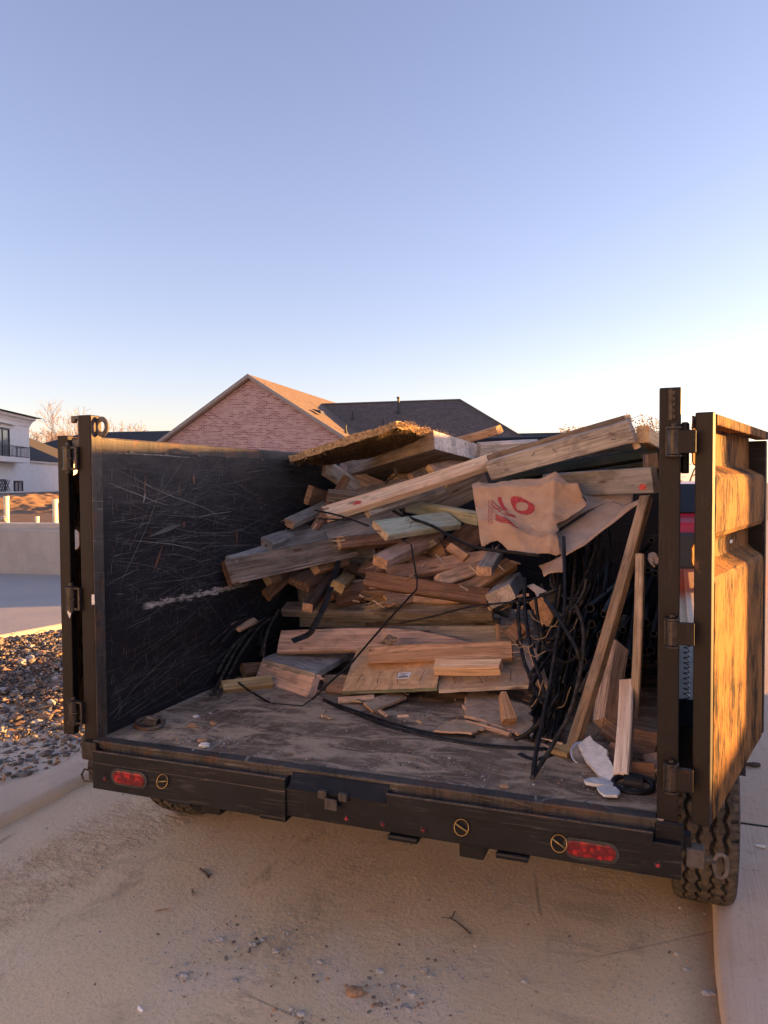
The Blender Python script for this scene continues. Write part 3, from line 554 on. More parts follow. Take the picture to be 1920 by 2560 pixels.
for (x, z, y) in ((-2.03, .533, 2.334), (-1.03, .523, 2.345), (-.90, .525, 2.345), (-.76, .527, 2.345), (-.043, .535, 2.345), (.112, .66, 2.60)):
    mb = MB(); mb.tube([(x, y, z), (x, y-.004, z)], [.011, .010], 12); mk = mb.build('marker_light', 'tyre_side', tr)
    mb = MB(); mb.tube([(x, y-.004, z), (x, y-.009, z), (x, y-.012, z)], [.0075, .006, .003], 12); mb.build('lens', 'lens', mk, smooth=True)
for (x, z, y, a) in ((-1.762, .560, 2.334, .2), (-.63, .558, 2.345, -.5), (-.325, .556, 2.345, -.55)):
    mb = MB(); mb.cyl((x, y+.001, z), (x, y-.0015, z), .026, 16); pn = mb.build('hitch_pin', 'tyre_groove', tr)
    mb = MB(); ca, sa = math.cos(a), math.sin(a)
    mb.tube([(x+.0235*math.cos(q*math.pi/10), y-.012+.008*math.sin(q*math.pi/10), z+.0235*math.sin(q*math.pi/10)) for q in range(20)], .0014, 6, closed=True)
    mb.tube([(x-.022*ca, y-.012, z-.022*sa), (x+.024*ca, y-.014, z+.024*sa)], .0032, 8); mb.build('pin_ring', 'brass', pn, smooth=True)
# corner ironwork at both ends of the bumper
mb = MB(); mb.box2((-2.165, 2.36, .58), (-2.10, 2.43, .65)); mb.prism([(0, .07), (-.03, .06), (-.05, .02), (-.035, -.01), (-.02, -.03), (0, -.02)], lambda u, v, h: (-2.165+u, 2.40+h, .60+v), 0, .03)
mb.prism([(0, .01), (-.035, .005), (-.04, -.03), (0, -.03)], lambda u, v, h: (-2.13+u, 2.39+h, .56+v), 0, .03); mb.build('cam_latch', 'hinge_metal', tr, bevel=.002)
mb = MB(); mb.box2((-2.135, 2.36, .505), (-2.095, 2.385, .545)); mb.tube([(-2.135, 2.37, .535), (-2.16, 2.365, .54), (-2.17, 2.36, .52), (-2.155, 2.355, .498), (-2.10, 2.36, .50)], .0045, 6); mb.build('pull_loop', 'hinge_metal', tr)
mb = MB(); mb.box2((.035, 2.40, .515), (.085, 2.45, .57)); mb.cyl((.08, 2.42, .535), (.115, 2.42, .535), .010, 10)
mb.tube(smoothpath([(.112, 2.40, .548), (.122, 2.40, .566), (.140, 2.40, .563), (.146, 2.40, .53), (.140, 2.40, .505), (.124, 2.40, .50), (.114, 2.40, .515), (.111, 2.40, .54)], 3), .0065, 8); mb.build('ratchet_hook', 'steel_dusty', tr, bevel=.002)
mb = MB(); mb.box2((.012, 2.41, .565), (.05, 2.46, .60)); mb.box2((XR-.005, 2.375, .57), (XR+.075, 2.397, .645)); mb.build('post_foot', 'steel_black', tr, bevel=.003)
# D-rings
for (x, y, mat) in ((-2.03, 2.60, 'steel_worn'), (-.125, 2.60, 'steel_black')):
    mb = MB(); mb.tube([(x+.062*math.cos(q*math.pi/12), y+.042*math.sin(q*math.pi/12), ZF+.016+.012*math.sin(q*math.pi/12)) for q in range(24)], .0095, 10, closed=True)
    dr = mb.build('tie_down_ring', mat, tr, smooth=True)
    mb = MB(); mb.grid(lambda u, v: (x-.03+u*.06, y+.02+.022*math.cos(v*math.pi), ZF+.004+.034*math.sin(v*math.pi)), 5, 10); mb.build('ring_strap', mat, dr, solid=.006)

# chassis under the bed
mb = MB()
for x in (-1.62, -.62): mb.box2((x-.04, 2.42, .42), (x+.04, 6.4, .53))
for y in (2.9, 3.8, 4.7, 5.6): mb.box2((-2.1, y, .53), (-.08, y+.06, .56))
for y in (3.31, 4.13): mb.box2((-2.15, y-.03, .34), (-.02, y+.03, .40))
mb.box2((-1.14, 6.3, .42), (-1.04, 7.9, .52)); mb.add([(-1.62, 6.3, .47), (-1.09, 7.5, .47), (-1.09, 7.62, .47), (-1.7, 6.3, .47)], [(0, 1, 2, 3)]); mb.add([(-.62, 6.3, .47), (-1.09, 7.5, .47), (-1.09, 7.62, .47), (-.54, 6.3, .47)], [(0, 1, 2, 3)])
mb.build('chassis', 'steel_black', tr)

# wheels: tread blocks separated by zigzag grooves
def tyre_mesh(R, w):
    na, nw = 240, 54; mb = MB(); vs = []; mi = []; w2 = w/2
    def tri(t): t %= 1; return abs(t-.5)*4-1
    lines = [-.62, -.21, .21, .62]
    for i in range(na):
        a = i/na*2*math.pi
        for j in range(nw):
            s = j/(nw-1)*2-1; rr = R-.018*abs(s)**6
            dz = min(abs(s-(l+.075*tri(i/na*34+(.5 if k % 2 else 0)))) for k, l in enumerate(lines))
            g = 1 if dz < .055 else 0
            ph = (i/na*34) % 1
            for k, (la, lb) in enumerate(((-.62, -.21), (-.21, .21), (.21, .62))):
                if la < s < lb and (ph+.06*tri(s*3)+k*.33) % 1 < .13: g = max(g, .7)
            if abs(s) > .62 and (i/na*68) % 1 < .3 and abs(s) > .74: g = max(g, .7)
            rr -= .011*g; vs.append((s*w2, rr*math.cos(a), rr*math.sin(a))); mi.append(g > .5)
    fs = []; fm = []
    for i in range(na):
        for j in range(nw-1):
            q = (i*nw+j, i*nw+j+1, ((i+1) % na)*nw+j+1, ((i+1) % na)*nw+j); fs.append(q); fm.append(2 if sum(mi[k] for k in q) >= 3 else 0)
    mb.add(vs, fs, fm)
    for sg in (-1, 1):
        prof = [(w2*1.0, R-.019), (w2*1.04, R-.03), (w2*1.1, R-.09), (w2*1.1, R-.13), (w2*.95, R-.175), (w2*.85, R-.19)]
        n = 80; vs = [(sg*x, r*math.cos(k*2*math.pi/n), r*math.sin(k*2*math.pi/n)) for k in range(n) for x, r in prof]; kk = len(prof)
        mb.add(vs, [(i*kk+j, i*kk+j+1, ((i+1) % n)*kk+j+1, ((i+1) % n)*kk+j) for i in range(n) for j in range(kk-1)], 1)
    return mb
def wheel(cx, cy, R=.385, w=.215):
    loc = Vector((cx, cy, R-.004))
    e = bpy.data.objects.new('wheel', None); C.objects.link(e); e.parent = tr; e.location = loc-tr.location
    t = tyre_mesh(R, w).build('tyre', ['tyre', 'tyre_side', 'tyre_groove'], fix=False, smooth=False); t.parent = e
    mb = MB(); prof = [(-w*.42, R-.185), (-w*.3, R-.21), (w*.1, R-.22), (w*.15, R-.30), (w*.3, R-.33), (w*.3, .0)]
    for sg in (-1, 1):
        n = 40; kk = len(prof); mb.add([(sg*-x, r*math.cos(k*2*math.pi/n), r*math.sin(k*2*math.pi/n)) for k in range(n) for x, r in prof], [(i*kk+j, i*kk+j+1, ((i+1) % n)*kk+j+1, ((i+1) % n)*kk+j) for i in range(n) for j in range(kk-1)])
    rm = mb.build('rim', 'steel_dusty', smooth=True); rm.parent = e
for cx in (.108, -2.268):
    for cy in (3.31, 4.13): wheel(cx, cy)
for sg, x0, x1 in ((1, XR+.02, .235), (-1, XL-.30, XL-.02)):
    mb = MB(); xo = x1 if sg > 0 else x0
    pts = [(2.93, .62), (2.98, .76), (3.08, .83), (4.42, .83), (4.53, .76), (4.58, .62)]
    for i in range(len(pts)-1):
        (ya, za), (yb, zb) = pts[i], pts[i+1]; mb.add([(x0, ya, za), (x1, ya, za), (x1, yb, zb), (x0, yb, zb)], [(0, 1, 2, 3)])
    fd = mb.build('fender', 'steel_black', tr, solid=.005)
mb = MB(); mb.box2((.06, 2.605, .625), (.15, 2.612, .70)); mb.build('light_bracket', 'steel_dusty', tr, bevel=.002)

# rear doors: tube frame with a pressed ribbed sheet
DH, DW, DT = (.645, 1.85), 1.03, .05
def door(hx, hy, ang, mir):
    t = rad(ang); dx = Vector((math.sin(t)*mir, math.cos(t), 0)); dn = Vector((math.cos(t)*mir, -math.sin(t), 0))   # along the door / out of the ribbed face
    def P(u, n, z): p = Vector((hx, hy, 0))+dx*u+dn*n; return (p.x, p.y, z)
    z0, z1 = DH
    prof = [(z1-.006, 0), (1.712, 0), (1.700, .004), (1.672, .058), (1.660, .064), (1.503, .064), (1.490, .058), (1.468, .006), (1.456, 0), (1.412, 0), (1.400, .005), (1.366, .058), (1.352, .064), (z0+.006, .064)]
    # rounded bends
    mb = MB(); us = np.linspace(.035, DW-.03, 40)
    def off(u, n, z): 
        e = min(1, (DW-.03-u)/.03); return n*max(0, min(1, e))-.066+.003*nz((u*4, z*4, 1))*(1 if .06 < u else 0)
    vs = [P(u, off(u, n, z), z) for u in us for z, n in prof]; k = len(prof)
    mb.add(vs, [(i*k+j, (i+1)*k+j, (i+1)*k+j+1, i*k+j+1) for i in range(len(us)-1) for j in range(k-1)])
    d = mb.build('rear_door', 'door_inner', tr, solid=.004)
    mb = MB()
    def fbox(u0, u1, n0, n1, za, zb):
        mb.add([P(u, n, z) for u in (u0, u1) for n in (n0, n1) for z in (za, zb)], [(0, 1, 3, 2), (4, 6, 7, 5), (0, 4, 5, 1), (2, 3, 7, 6), (0, 2, 6, 4), (1, 5, 7, 3)])
    fbox(0, .034, -DT, 0, z0, z1)
    mb.build('stile', 'steel_post', d, bevel=.004); mb = MB()
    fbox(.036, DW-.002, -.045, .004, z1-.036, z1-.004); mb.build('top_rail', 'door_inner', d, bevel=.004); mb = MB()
    fbox(DW-.034, DW, -.085, .0, z0+.002, z1-.04); mb.build('frame', 'steel_black', d, bevel=.004)
    return d, P
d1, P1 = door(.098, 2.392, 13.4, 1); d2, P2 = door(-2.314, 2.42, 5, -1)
mb = MB(); mb.add([P1(.60, -.059, 1.430), P1(.65, -.059, 1.430), P1(.65, -.059, 1.442), P1(.60, -.059, 1.442)], [(0, 1, 2, 3)]); mb.build('sticker', 'sticker', d1)
for z in (1.765, 1.212, .785):
    x, y = XR+.040, Y0-.024
    mb = MB(); mb.cyl((x, y, z-.036), (x, y, z+.036), .0185, 16); mb.cyl((x, y, z+.037), (x, y, z+.044), .022, 16); mb.cyl((x, y, z-.043), (x, y, z-.037), .022, 16); mb.cyl((x, y, z+.044), (x, y, z+.054), .008, 8)
    mb.box2((x-.022, y, z-.043), (x-.015, Y0, z+.043)); h = mb.build('hinge', 'hinge_metal', d1, bevel=.0015)
    mb = MB(); mb.box2((x+.012, y-.014, z-.033), (.052, y+.004, z+.033)); mb.build('hinge_strap', 'steel_post', d1, bevel=.002)
for z in (1.757, 1.205, .752):
    x, y = XL-PW-.045, Y0-.006
    mb = MB(); mb.cyl((x, y, z-.036), (x, y, z+.036), .0195, 16); mb.tube([(x, y, z+.036), (x, y, z+.046), (x, y, z+.05), (x, y, z+.062)], [.024, .024, .010, .009], 12); mb.cyl((x, y, z-.046), (x, y, z-.036), .024, 12); mb.cyl((x, y, z-.056), (x, y, z-.046), .009, 8)
    h = mb.build('hinge', 'hinge_metal', d2, smooth=False)
    mb = MB()
    for dz in (.041, -.041): mb.box2((x-.018, y-.010, z+dz-.0045), (XL-PW+.004, y+.010, z+dz+.0045))
    mb.box2((XL-PW-.004, y-.012, z-.045), (XL-PW+.006, y+.004, z+.045)); mb.cyl((x+.01, y-.02, z), (x+.03, y-.012, z), .004, 6); mb.build('hinge_strap', 'hinge_metal', d2, bevel=.0015)
mb = MB(); mb.add([(-2.275, 2.412, 1.145), (-2.258, 2.412, 1.165), (-2.254, 2.412, 1.14), (-2.262, 2.412, 1.12)], [(0, 1, 2, 3)]); mb.build('tape_scrap', 'white_paint_bit', d2)
mb = MB(); mb.grid(lambda u, v: (XL-.004+u*.014, Y0-.006-.003*nz((u*9, v*9, 1)), 1.185+v*.04+.004*nz((u*7, v*4, 3))), 5, 8); mb.build('tape_scrap', 'white_paint_bit', pl)

# crumbs on the bed floor
spots = []
for i in range(900):
    x = rnd.uniform(XL+.05, XR-.03); y = 2.42+rnd.random()**1.4*1.0
    spots.append((x, y, ZF+.004, .0015+.005*rnd.random()**4))
for (cx, cy, n) in ((-1.70, 2.52, 90), (-.3, 2.6, 60), (-1.05, 3.1, 80), (-.9, 2.62, 40)):
    for i in range(n): spots.append((rnd.gauss(cx, .09), max(2.41, rnd.gauss(cy, .05)), ZF+.004, .0018+.006*rnd.random()**2))
rocks('crumbs', spots, [1, 1, 0, 2], 'pale crumbs and grit scattered over the bed floor', 'crumbs')
for (x, y, r, mt, lab) in ((-1.68, 2.475, .018, 'plaster', 'white flake at the bed edge left of centre'), (-1.72, 2.52, .017, 'clod', 'reddish clod beside the white flake on the bed edge'), (-1.86, 2.66, .02, 'clod', 'reddish clod near the left tie down ring'), (-1.80, 2.72, .016, 'clod', 'reddish crumb behind the clod near the ring'), (-1.93, 2.78, .011, 'plaster', 'pale pebble on the bed floor by the wall'), (-.52, 2.47, .014, 'clod', 'tan crumb at the bed edge right of centre')):
    bm = bmesh.new(); bmesh.ops.create_icosphere(bm, subdivisions=2, radius=1); mb = MB()
    for v in bm.verts: v.co *= 1+.4*nz(v.co*1.6+Vector((x*9, y*7, 0)))
    mb.add([(x+v.co.x*r*1.3, y+v.co.y*r, ZF+r*.3+v.co.z*r*.55) for v in bm.verts], [tuple(v.index for v in f.verts) for f in bm.faces]); bm.free()
    tag(mb.build('clod' if mt == 'clod' else 'plaster_flake', mt), lab, 'clod' if mt == 'clod' else 'plaster')
# metal lid half hidden behind the plaster
mb = MB(); pc = Vector(LID); ax1 = Vector((.95, .1, -.2)).normalized(); ax2 = Vector((.1, .6, .75)).normalized()
mb.grid(lambda u, v: pc+ax1*math.cos(u*6.2832)*0.05*v+ax2*math.sin(u*6.2832)*.046*v+ax1.cross(ax2)*(.012*v**4), 28, 6); tag(mb.build('metal_lid', 'bright_steel', smooth=True, solid=.003), 'round pale metal lid tucked behind the plaster chunk', 'lid')
# ---------------------------------------------------------------- load: boards, sheets, cables (ends measured in metres)
QA, QB0, QB1, HB, HL = 1.93, 2.40, 5.1, 2.505, 1.62  # spans and heights of the added sun blockers
BOARDS = [
 ('board', 'board', 'long bright pine stud with a red mark, running up across the pile', [-1.788, 3.8, 1.485], [-0.996, 4.45, 1.784], [0.217, -0.614, 0.759], 0.092, 0.05, 'fresh', 'tan', {'mark': 1}),
 ('board', 'board', 'short weathered block poking left above the bright pine stud', [-1.935, 4.15, 1.584], [-1.715, 4.3, 1.553], [0.403, -0.714, -0.573], 0.075, 0.04, 'old', 'brown', {}),
 ('board', 'board', 'narrow stick leaning steeply up beside the black left wall', [-2.006, 4.12, 1.384], [-1.873, 4.3, 1.692], [-0.058, -0.85, 0.523], 0.05, 0.038, 'brown', 'tan', {}),
 ('board', 'board', 'weathered grey stud end left of the bright pine stud', [-2.098, 3.968, 1.423], [-2.034, 4.35, 1.514], [0.323, -0.269, 0.907], 0.075, 0.045, 'grey', 'tan', {}),
 ('board', 'board', 'whitish stud with pale sawn end, just below the bright pine stud', [-1.603, 3.95, 1.494], [-1.301, 4.4, 1.619], [0.566, -0.55, 0.614], 0.07, 0.045, 'weathered', 'fresh', {}),
 ('board', 'board', 'wide grey green plank sloping up from the left wall, lower of two', [-2.098, 3.772, 1.279], [-1.785, 4.6, 1.426], [0.474, -0.325, 0.818], 0.14, 0.04, 'grey', 'grey', {}),
 ('board', 'board', 'wide speckled grey plank beside the lower grey green one', [-1.912, 4.12, 1.311], [-1.602, 4.5, 1.462], [0.445, -0.62, 0.646], 0.14, 0.04, 'grey', 'grey', {}),
 ('board', 'board', 'long brown plank jutting out left toward the black wall', [-2.098, 3.301, 1.207], [-1.732, 4.05, 1.292], [0.809, -0.44, 0.389], 0.125, 0.045, 'old', 'brown', {'layers': 1}),
 ('board', 'board', 'short stud with clean sawn end on the long jutting plank', [-1.76, 3.92, 1.319], [-1.498, 4.2, 1.331], [0.648, -0.628, 0.431], 0.07, 0.045, 'brown', 'fresh', {}),
 ('board', 'board', 'grey board stub standing close to the left wall', [-2.098, 3.699, 1.325], [-2.098, 4.266, 1.367], [0.406, -0.069, 0.911], 0.09, 0.045, 'grey', 'grey', {}),
 ('board', 'board', 'small pale offcut leaning on the grey stub by the wall', [-2.098, 3.725, 1.309], [-2.098, 3.965, 1.308], [0.989, 0.001, 0.151], 0.05, 0.03, 'greywhite', 'grey', {}),
 ('board', 'board', 'thin grey lath lying along the top of the jutting plank', [-2.098, 3.344, 1.266], [-2.098, 3.856, 1.306], [0.358, -0.072, 0.931], 0.07, 0.03, 'grey', 'grey', {}),
 ('board', 'board', 'small tan block wedged under the jutting plank', [-1.862, 3.82, 1.183], [-1.804, 4.1, 1.199], [0.804, -0.2, 0.56], 0.06, 0.05, 'tan', 'fresh', {}),
 ('board', 'board', 'orange brown stud in the dark under the jutting plank', [-2.098, 3.714, 1.121], [-2.098, 4.219, 1.104], [0.857, 0.017, 0.515], 0.05, 0.04, 'tan', 'fresh', {}),
 ('board', 'board', 'broad brown stud with bent nails hanging from its end', [-1.96, 3.82, 1.093], [-1.894, 4.25, 1.148], [0.263, -0.163, 0.951], 0.14, 0.045, 'brown', 'brown', {'nails': 3}),
 ('board', 'board', 'diagonal stick with a splintered pale lower end', [-1.774, 3.55, 1.014], [-1.843, 4.1, 1.171], [0.19, -0.247, 0.95], 0.055, 0.05, 'dark', 'tan', {}),
 ('board', 'board', 'stubby block with a yellowish sawn face and one nail', [-1.68, 3.72, 1.104], [-1.815, 4.25, 1.118], [0.377, 0.072, 0.924], 0.075, 0.05, 'yellow', 'yellow', {'nails': 1}),
 ('board', 'board', 'brown plank under the yellowish block, sloping up right', [-1.776, 3.9, 1.015], [-1.476, 4.1, 1.087], [0.302, -0.69, 0.658], 0.115, 0.045, 'brown', 'brown', {}),
 ('board', 'board', 'pinkish stud end pointing at the viewer in mid pile', [-1.429, 3.7, 1.245], [-1.287, 4.25, 1.36], [0.251, -0.259, 0.933], 0.092, 0.055, 'pink', 'tan', {}),
 ('board', 'board', 'green treated offcut with nails standing in its top', [-1.459, 3.78, 1.403], [-1.193, 4.25, 1.438], [0.414, -0.298, 0.86], 0.14, 0.04, 'green', 'yellow', {'nails': 4}),
 ('board', 'board', 'pale green treated stud running into the cardboard box', [-1.539, 4.45, 1.513], [-1.038, 4.25, 1.449], [-0.386, -0.875, -0.292], 0.07, 0.045, 'green', 'green', {}),
 ('board', 'board', 'wide grey brown plank standing behind the cardboard box', [-1.487, 4.65, 1.492], [-1.129, 4.8, 1.68], [0.451, -0.878, -0.158], 0.17, 0.045, 'old', 'old', {}),
 ('board', 'board', 'tan stud tucked under the bright pine stud', [-1.257, 4.3, 1.651], [-1.074, 4.55, 1.744], [0.638, -0.631, 0.44], 0.055, 0.04, 'tan', 'fresh', {}),
 ('board', 'board', 'pinkish stud end above the bright pine stud', [-1.376, 4.4, 1.731], [-1.245, 4.75, 1.788], [0.691, -0.359, 0.628], 0.06, 0.04, 'pink', 'fresh', {}),
 ('board', 'board', 'pale short lath behind the bright pine stud', [-1.531, 4.5, 1.69], [-1.477, 4.75, 1.753], [0.706, -0.314, 0.635], 0.05, 0.03, 'greywhite', 'tan', {}),
 ('board', 'board', 'dull brown stud in shadow under the thick slab', [-1.846, 4.35, 1.581], [-1.582, 4.6, 1.668], [0.504, -0.706, 0.498], 0.06, 0.04, 'old', 'brown', {}),
 ('board', 'board', 'slim reddish lath showing above the bright pine stud', [-1.671, 4.25, 1.59], [-1.563, 4.5, 1.66], [0.693, -0.457, 0.557], 0.04, 0.03, 'pink', 'tan', {}),
 ('board', 'board', 'heavy nail scarred beam propped high at right top of the pile', [-0.977, 4.25, 1.721], [-0.203, 3.98, 1.904], [-0.256, -0.924, -0.283], 0.11, 0.045, 'weathered', 'old', {'nails': 5}),
 ('board', 'board', 'rough plank lying behind the nail scarred beam, its ragged top showing', [-0.994, 4.36, 1.795], [-0.231, 4.1, 1.97], [-0.285, -0.945, -0.162], 0.045, 0.09, 'old', 'old', {}),
 ('board', 'board', 'broken splinter glowing orange at the end of the beam', [-0.217, 4.02, 1.924], [-0.183, 4.05, 1.821], [0.429, -0.896, -0.117], 0.03, 0.03, 'fresh', 'fresh', {}),
 ('board', 'board', 'pale squared block behind the nail scarred beam', [-1.139, 4.65, 1.856], [-0.831, 4.95, 1.882], [0.668, -0.654, -0.355], 0.085, 0.05, 'greywhite', 'grey', {}),
 ('board', 'board', 'stud sticking up into the sky, lit orange underneath', [-1.38, 4.95, 1.924], [-0.998, 4.6, 1.973], [-0.578, -0.69, -0.436], 0.05, 0.045, 'tan', 'fresh', {}),
 ('board', 'board', 'block beside the right post catching full orange sun', [-0.156, 4.02, 1.887], [-0.094, 4.5, 1.854], [0.991, -0.125, 0.044], 0.085, 0.06, 'fresh', 'fresh', {}),
 ('board', 'board', 'straight grey board with a pink mark behind the cardboard', [-0.699, 4.5, 1.635], [-0.099, 4.1, 1.661], [-0.545, -0.828, -0.133], 0.13, 0.05, 'concrete', 'concrete', {'mark': 2}),
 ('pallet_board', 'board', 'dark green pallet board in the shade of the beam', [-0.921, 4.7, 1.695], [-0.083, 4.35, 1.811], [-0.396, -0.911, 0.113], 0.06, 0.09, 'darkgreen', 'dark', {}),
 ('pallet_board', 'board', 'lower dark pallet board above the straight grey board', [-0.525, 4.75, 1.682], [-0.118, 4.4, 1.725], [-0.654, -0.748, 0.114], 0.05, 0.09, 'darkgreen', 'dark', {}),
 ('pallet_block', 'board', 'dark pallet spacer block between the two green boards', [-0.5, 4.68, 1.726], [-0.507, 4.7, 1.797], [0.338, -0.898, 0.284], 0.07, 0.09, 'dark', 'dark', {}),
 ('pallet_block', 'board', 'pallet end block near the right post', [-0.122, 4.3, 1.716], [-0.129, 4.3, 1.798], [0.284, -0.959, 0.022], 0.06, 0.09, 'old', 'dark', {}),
 ('board', 'board', 'long brown stud crossing the middle of the pile, sagging right', [-1.515, 3.72, 1.151], [-0.867, 3.72, 1.085], [0.054, -0.849, 0.526], 0.085, 0.04, 'brown', 'brown', {}),
 ('board', 'board', 'pinkish grey stud crossing behind the long brown stud', [-1.495, 3.98, 1.142], [-0.948, 4.1, 1.241], [0.054, -0.768, 0.638], 0.09, 0.045, 'pink', 'grey', {}),
 ('board', 'board', 'stud with a pink sawn end in the middle of the pile', [-1.136, 3.78, 1.144], [-0.938, 4.1, 1.202], [0.653, -0.504, 0.566], 0.075, 0.05, 'tan', 'pink', {}),
 ('board', 'board', 'short pale stub tilted up under the cardboard box', [-0.886, 3.72, 1.215], [-0.889, 4.0, 1.277], [0.076, -0.215, 0.974], 0.075, 0.05, 'grey', 'tan', {}),
 ('board', 'board', 'orange stud with a long sloping cut end under the cardboard box', [-0.99, 3.82, 1.102], [-0.816, 4.05, 1.22], [0.101, -0.516, 0.851], 0.085, 0.045, 'tan', 'fresh', {}),
 ('board', 'board', 'grey crusted beam end with rubble on top', [-0.782, 3.62, 1.107], [-0.823, 4.1, 1.116], [-0.413, -0.053, 0.909], 0.13, 0.075, 'concrete', 'greywhite', {}),
 ('board', 'board', 'snapped board with a shattered splintery left end', [-1.474, 3.82, 1.027], [-1.308, 4.15, 1.022], [0.68, -0.331, 0.654], 0.09, 0.045, 'tan', 'fresh', {'splinter': 1}),
 ('board', 'board', 'dark brown board end facing the viewer deep in the pile', [-1.352, 4.25, 1.299], [-1.102, 4.2, 1.21], [-0.073, -0.944, 0.323], 0.12, 0.04, 'brown', 'brown', {}),
 ('board', 'board', 'thin dark slat dipping right behind the pinkish stud', [-1.469, 4.2, 1.234], [-1.257, 4.15, 1.186], [-0.075, -0.836, 0.543], 0.06, 0.04, 'brown', 'brown', {}),
 ('board', 'board', 'broad brown plank leaning just left of the cardboard', [-1.208, 4.3, 1.26], [-1.091, 4.45, 1.379], [0.384, -0.739, 0.553], 0.16, 0.04, 'brown', 'tan', {}),
 ('board', 'board', 'triangular looking tan offcut left of the cardboard box', [-1.172, 4.1, 1.301], [-1.06, 4.05, 1.242], [-0.11, -0.852, 0.512], 0.05, 0.03, 'tan', 'tan', {}),
 ('board', 'board', 'short dark offcut in a hollow left of centre', [-1.773, 4.1, 1.173], [-1.664, 4.1, 1.118], [0.239, -0.851, 0.468], 0.06, 0.04, 'dark', 'brown', {}),
 ('board', 'board', 'squat brown block behind the pinkish stud', [-1.698, 4.12, 1.16], [-1.518, 4.0, 1.155], [-0.392, -0.617, 0.682], 0.08, 0.05, 'brown', 'brown', {}),
 ('board', 'board', 'reddish block under the diagonal stick', [-1.864, 3.92, 1.001], [-1.822, 4.0, 1.03], [0.675, -0.538, 0.504], 0.07, 0.04, 'tan', 'brown', {}),
 ('board', 'board', 'grey board end standing under the broad brown stud', [-2.063, 4.02, 1.006], [-1.993, 4.1, 1.005], [0.741, -0.654, 0.149], 0.12, 0.04, 'grey', 'grey', {}),
 ('board', 'board', 'orange brown stud behind the snapped board', [-1.344, 4.0, 1.021], [-1.084, 4.0, 1.033], [-0.018, -0.92, 0.391], 0.06, 0.04, 'tan', 'tan', {}),
 ('board', 'board', 'long stud with whitish top and orange side across the pile', [-2.098, 3.912, 0.935], [-0.898, 3.98, 0.965], [0.003, -0.448, 0.894], 0.092, 0.048, 'weathered', 'fresh', {}),
 ('board', 'board', 'dull grey stud directly under the whitish topped stud', [-2.065, 4.05, 0.841], [-0.878, 4.05, 0.9], [-0.004, -0.996, 0.085], 0.06, 0.04, 'grey', 'grey', {}),
 ('board', 'board', 'dark stud at the bottom of the middle stack', [-1.63, 4.0, 0.84], [-0.878, 4.02, 0.882], [0.006, -0.939, 0.344], 0.05, 0.04, 'old', 'old', {}),
 ('board', 'board', 'wide pale plank lying behind the broken pink plank', [-1.434, 3.82, 0.832], [-0.724, 3.82, 0.878], [-0.031, -0.877, 0.479], 0.115, 0.04, 'weathered', 'grey', {}),
 ('board', 'board', 'long pink plank whose right end tapers to a break', [-1.962, 3.6, 0.81], [-0.924, 3.74, 0.871], [0.076, -0.815, 0.574], 0.125, 0.04, 'pink', 'tan', {'taper': 1}),
 ('board', 'board', 'knotty tan stud lying across both strand board sheets', [-1.389, 3.45, 0.811], [-0.7, 3.5, 0.876], [-0.002, -0.784, 0.621], 0.092, 0.045, 'tan', 'tan', {}),
 ('board', 'board', 'short orange stud lying on the strand board sheets', [-1.028, 3.36, 0.808], [-0.723, 3.36, 0.833], [-0.073, -0.49, 0.868], 0.062, 0.05, 'fresh', 'fresh', {}),
 ('board', 'board', 'thin stick standing at the right end of the pale plank', [-0.832, 3.78, 0.94], [-0.808, 3.7, 0.872], [0.418, -0.513, 0.75], 0.02, 0.02, 'tan', 'tan', {}),
 ('board', 'board', 'short board on edge with bold grain, nailed under a grey plank', [-1.998, 3.46, 0.685], [-1.592, 3.25, 0.692], [-0.416, -0.788, 0.454], 0.115, 0.04, 'pink', 'pink', {}),
 ('board', 'board', 'yellowish stud lying on the bed floor by the cables', [-2.04, 3.156, 0.67], [-1.87, 3.335, 0.67], [0.395, -0.374, 0.839], 0.065, 0.05, 'yellow', 'yellow', {}),
 ('board', 'board', 'short brown block behind the yellowish stud', [-2.098, 3.445, 0.68], [-2.032, 3.548, 0.67], [0.524, -0.252, 0.814], 0.08, 0.05, 'brown', 'tan', {}),
 ('board', 'board', 'tan stud tip under the strand board', [-1.637, 3.454, 0.67], [-1.513, 3.486, 0.67], [0.236, -0.938, 0.253], 0.06, 0.03, 'tan', 'tan', {}),
 ('board', 'board', 'thin brown slat under the stickered strand board', [-1.557, 3.326, 0.67], [-1.431, 3.325, 0.67], [-0.007, -0.804, 0.595], 0.05, 0.03, 'brown', 'brown', {}),
 ('board', 'board', 'wooden shim lying in front of the strand board', [-1.426, 3.154, 0.67], [-1.286, 3.246, 0.67], [0.412, -0.633, 0.656], 0.03, 0.02, 'tan', 'tan', {'taper': 2}),
 ('splinter', 'board', 'thin splinter lying beside the torn strand board', [-0.8, 3.041, 0.67], [-0.598, 2.943, 0.67], [-0.295, -0.611, 0.735], 0.018, 0.012, 'tan', 'tan', {}),
 ('wedge', 'wedge', 'wooden wedge standing on the torn strand board', [-0.616, 3.02, 0.698], [-0.662, 3.1, 0.782], [0.366, -0.567, 0.738], 0.06, 0.045, 'tan', 'tan', {'taper': 3}),
 ('board', 'board', 'nailed pair of tan blocks behind the black cables', [-0.597, 3.7, 1.032], [-0.546, 3.9, 1.051], [0.808, -0.261, 0.528], 0.14, 0.08, 'yellow', 'tan', {}),
 ('board', 'board', 'pinkish offcut under the pair of blocks', [-0.623, 3.75, 0.946], [-0.526, 3.8, 0.928], [0.474, -0.749, 0.463], 0.06, 0.04, 'pink', 'pink', {}),
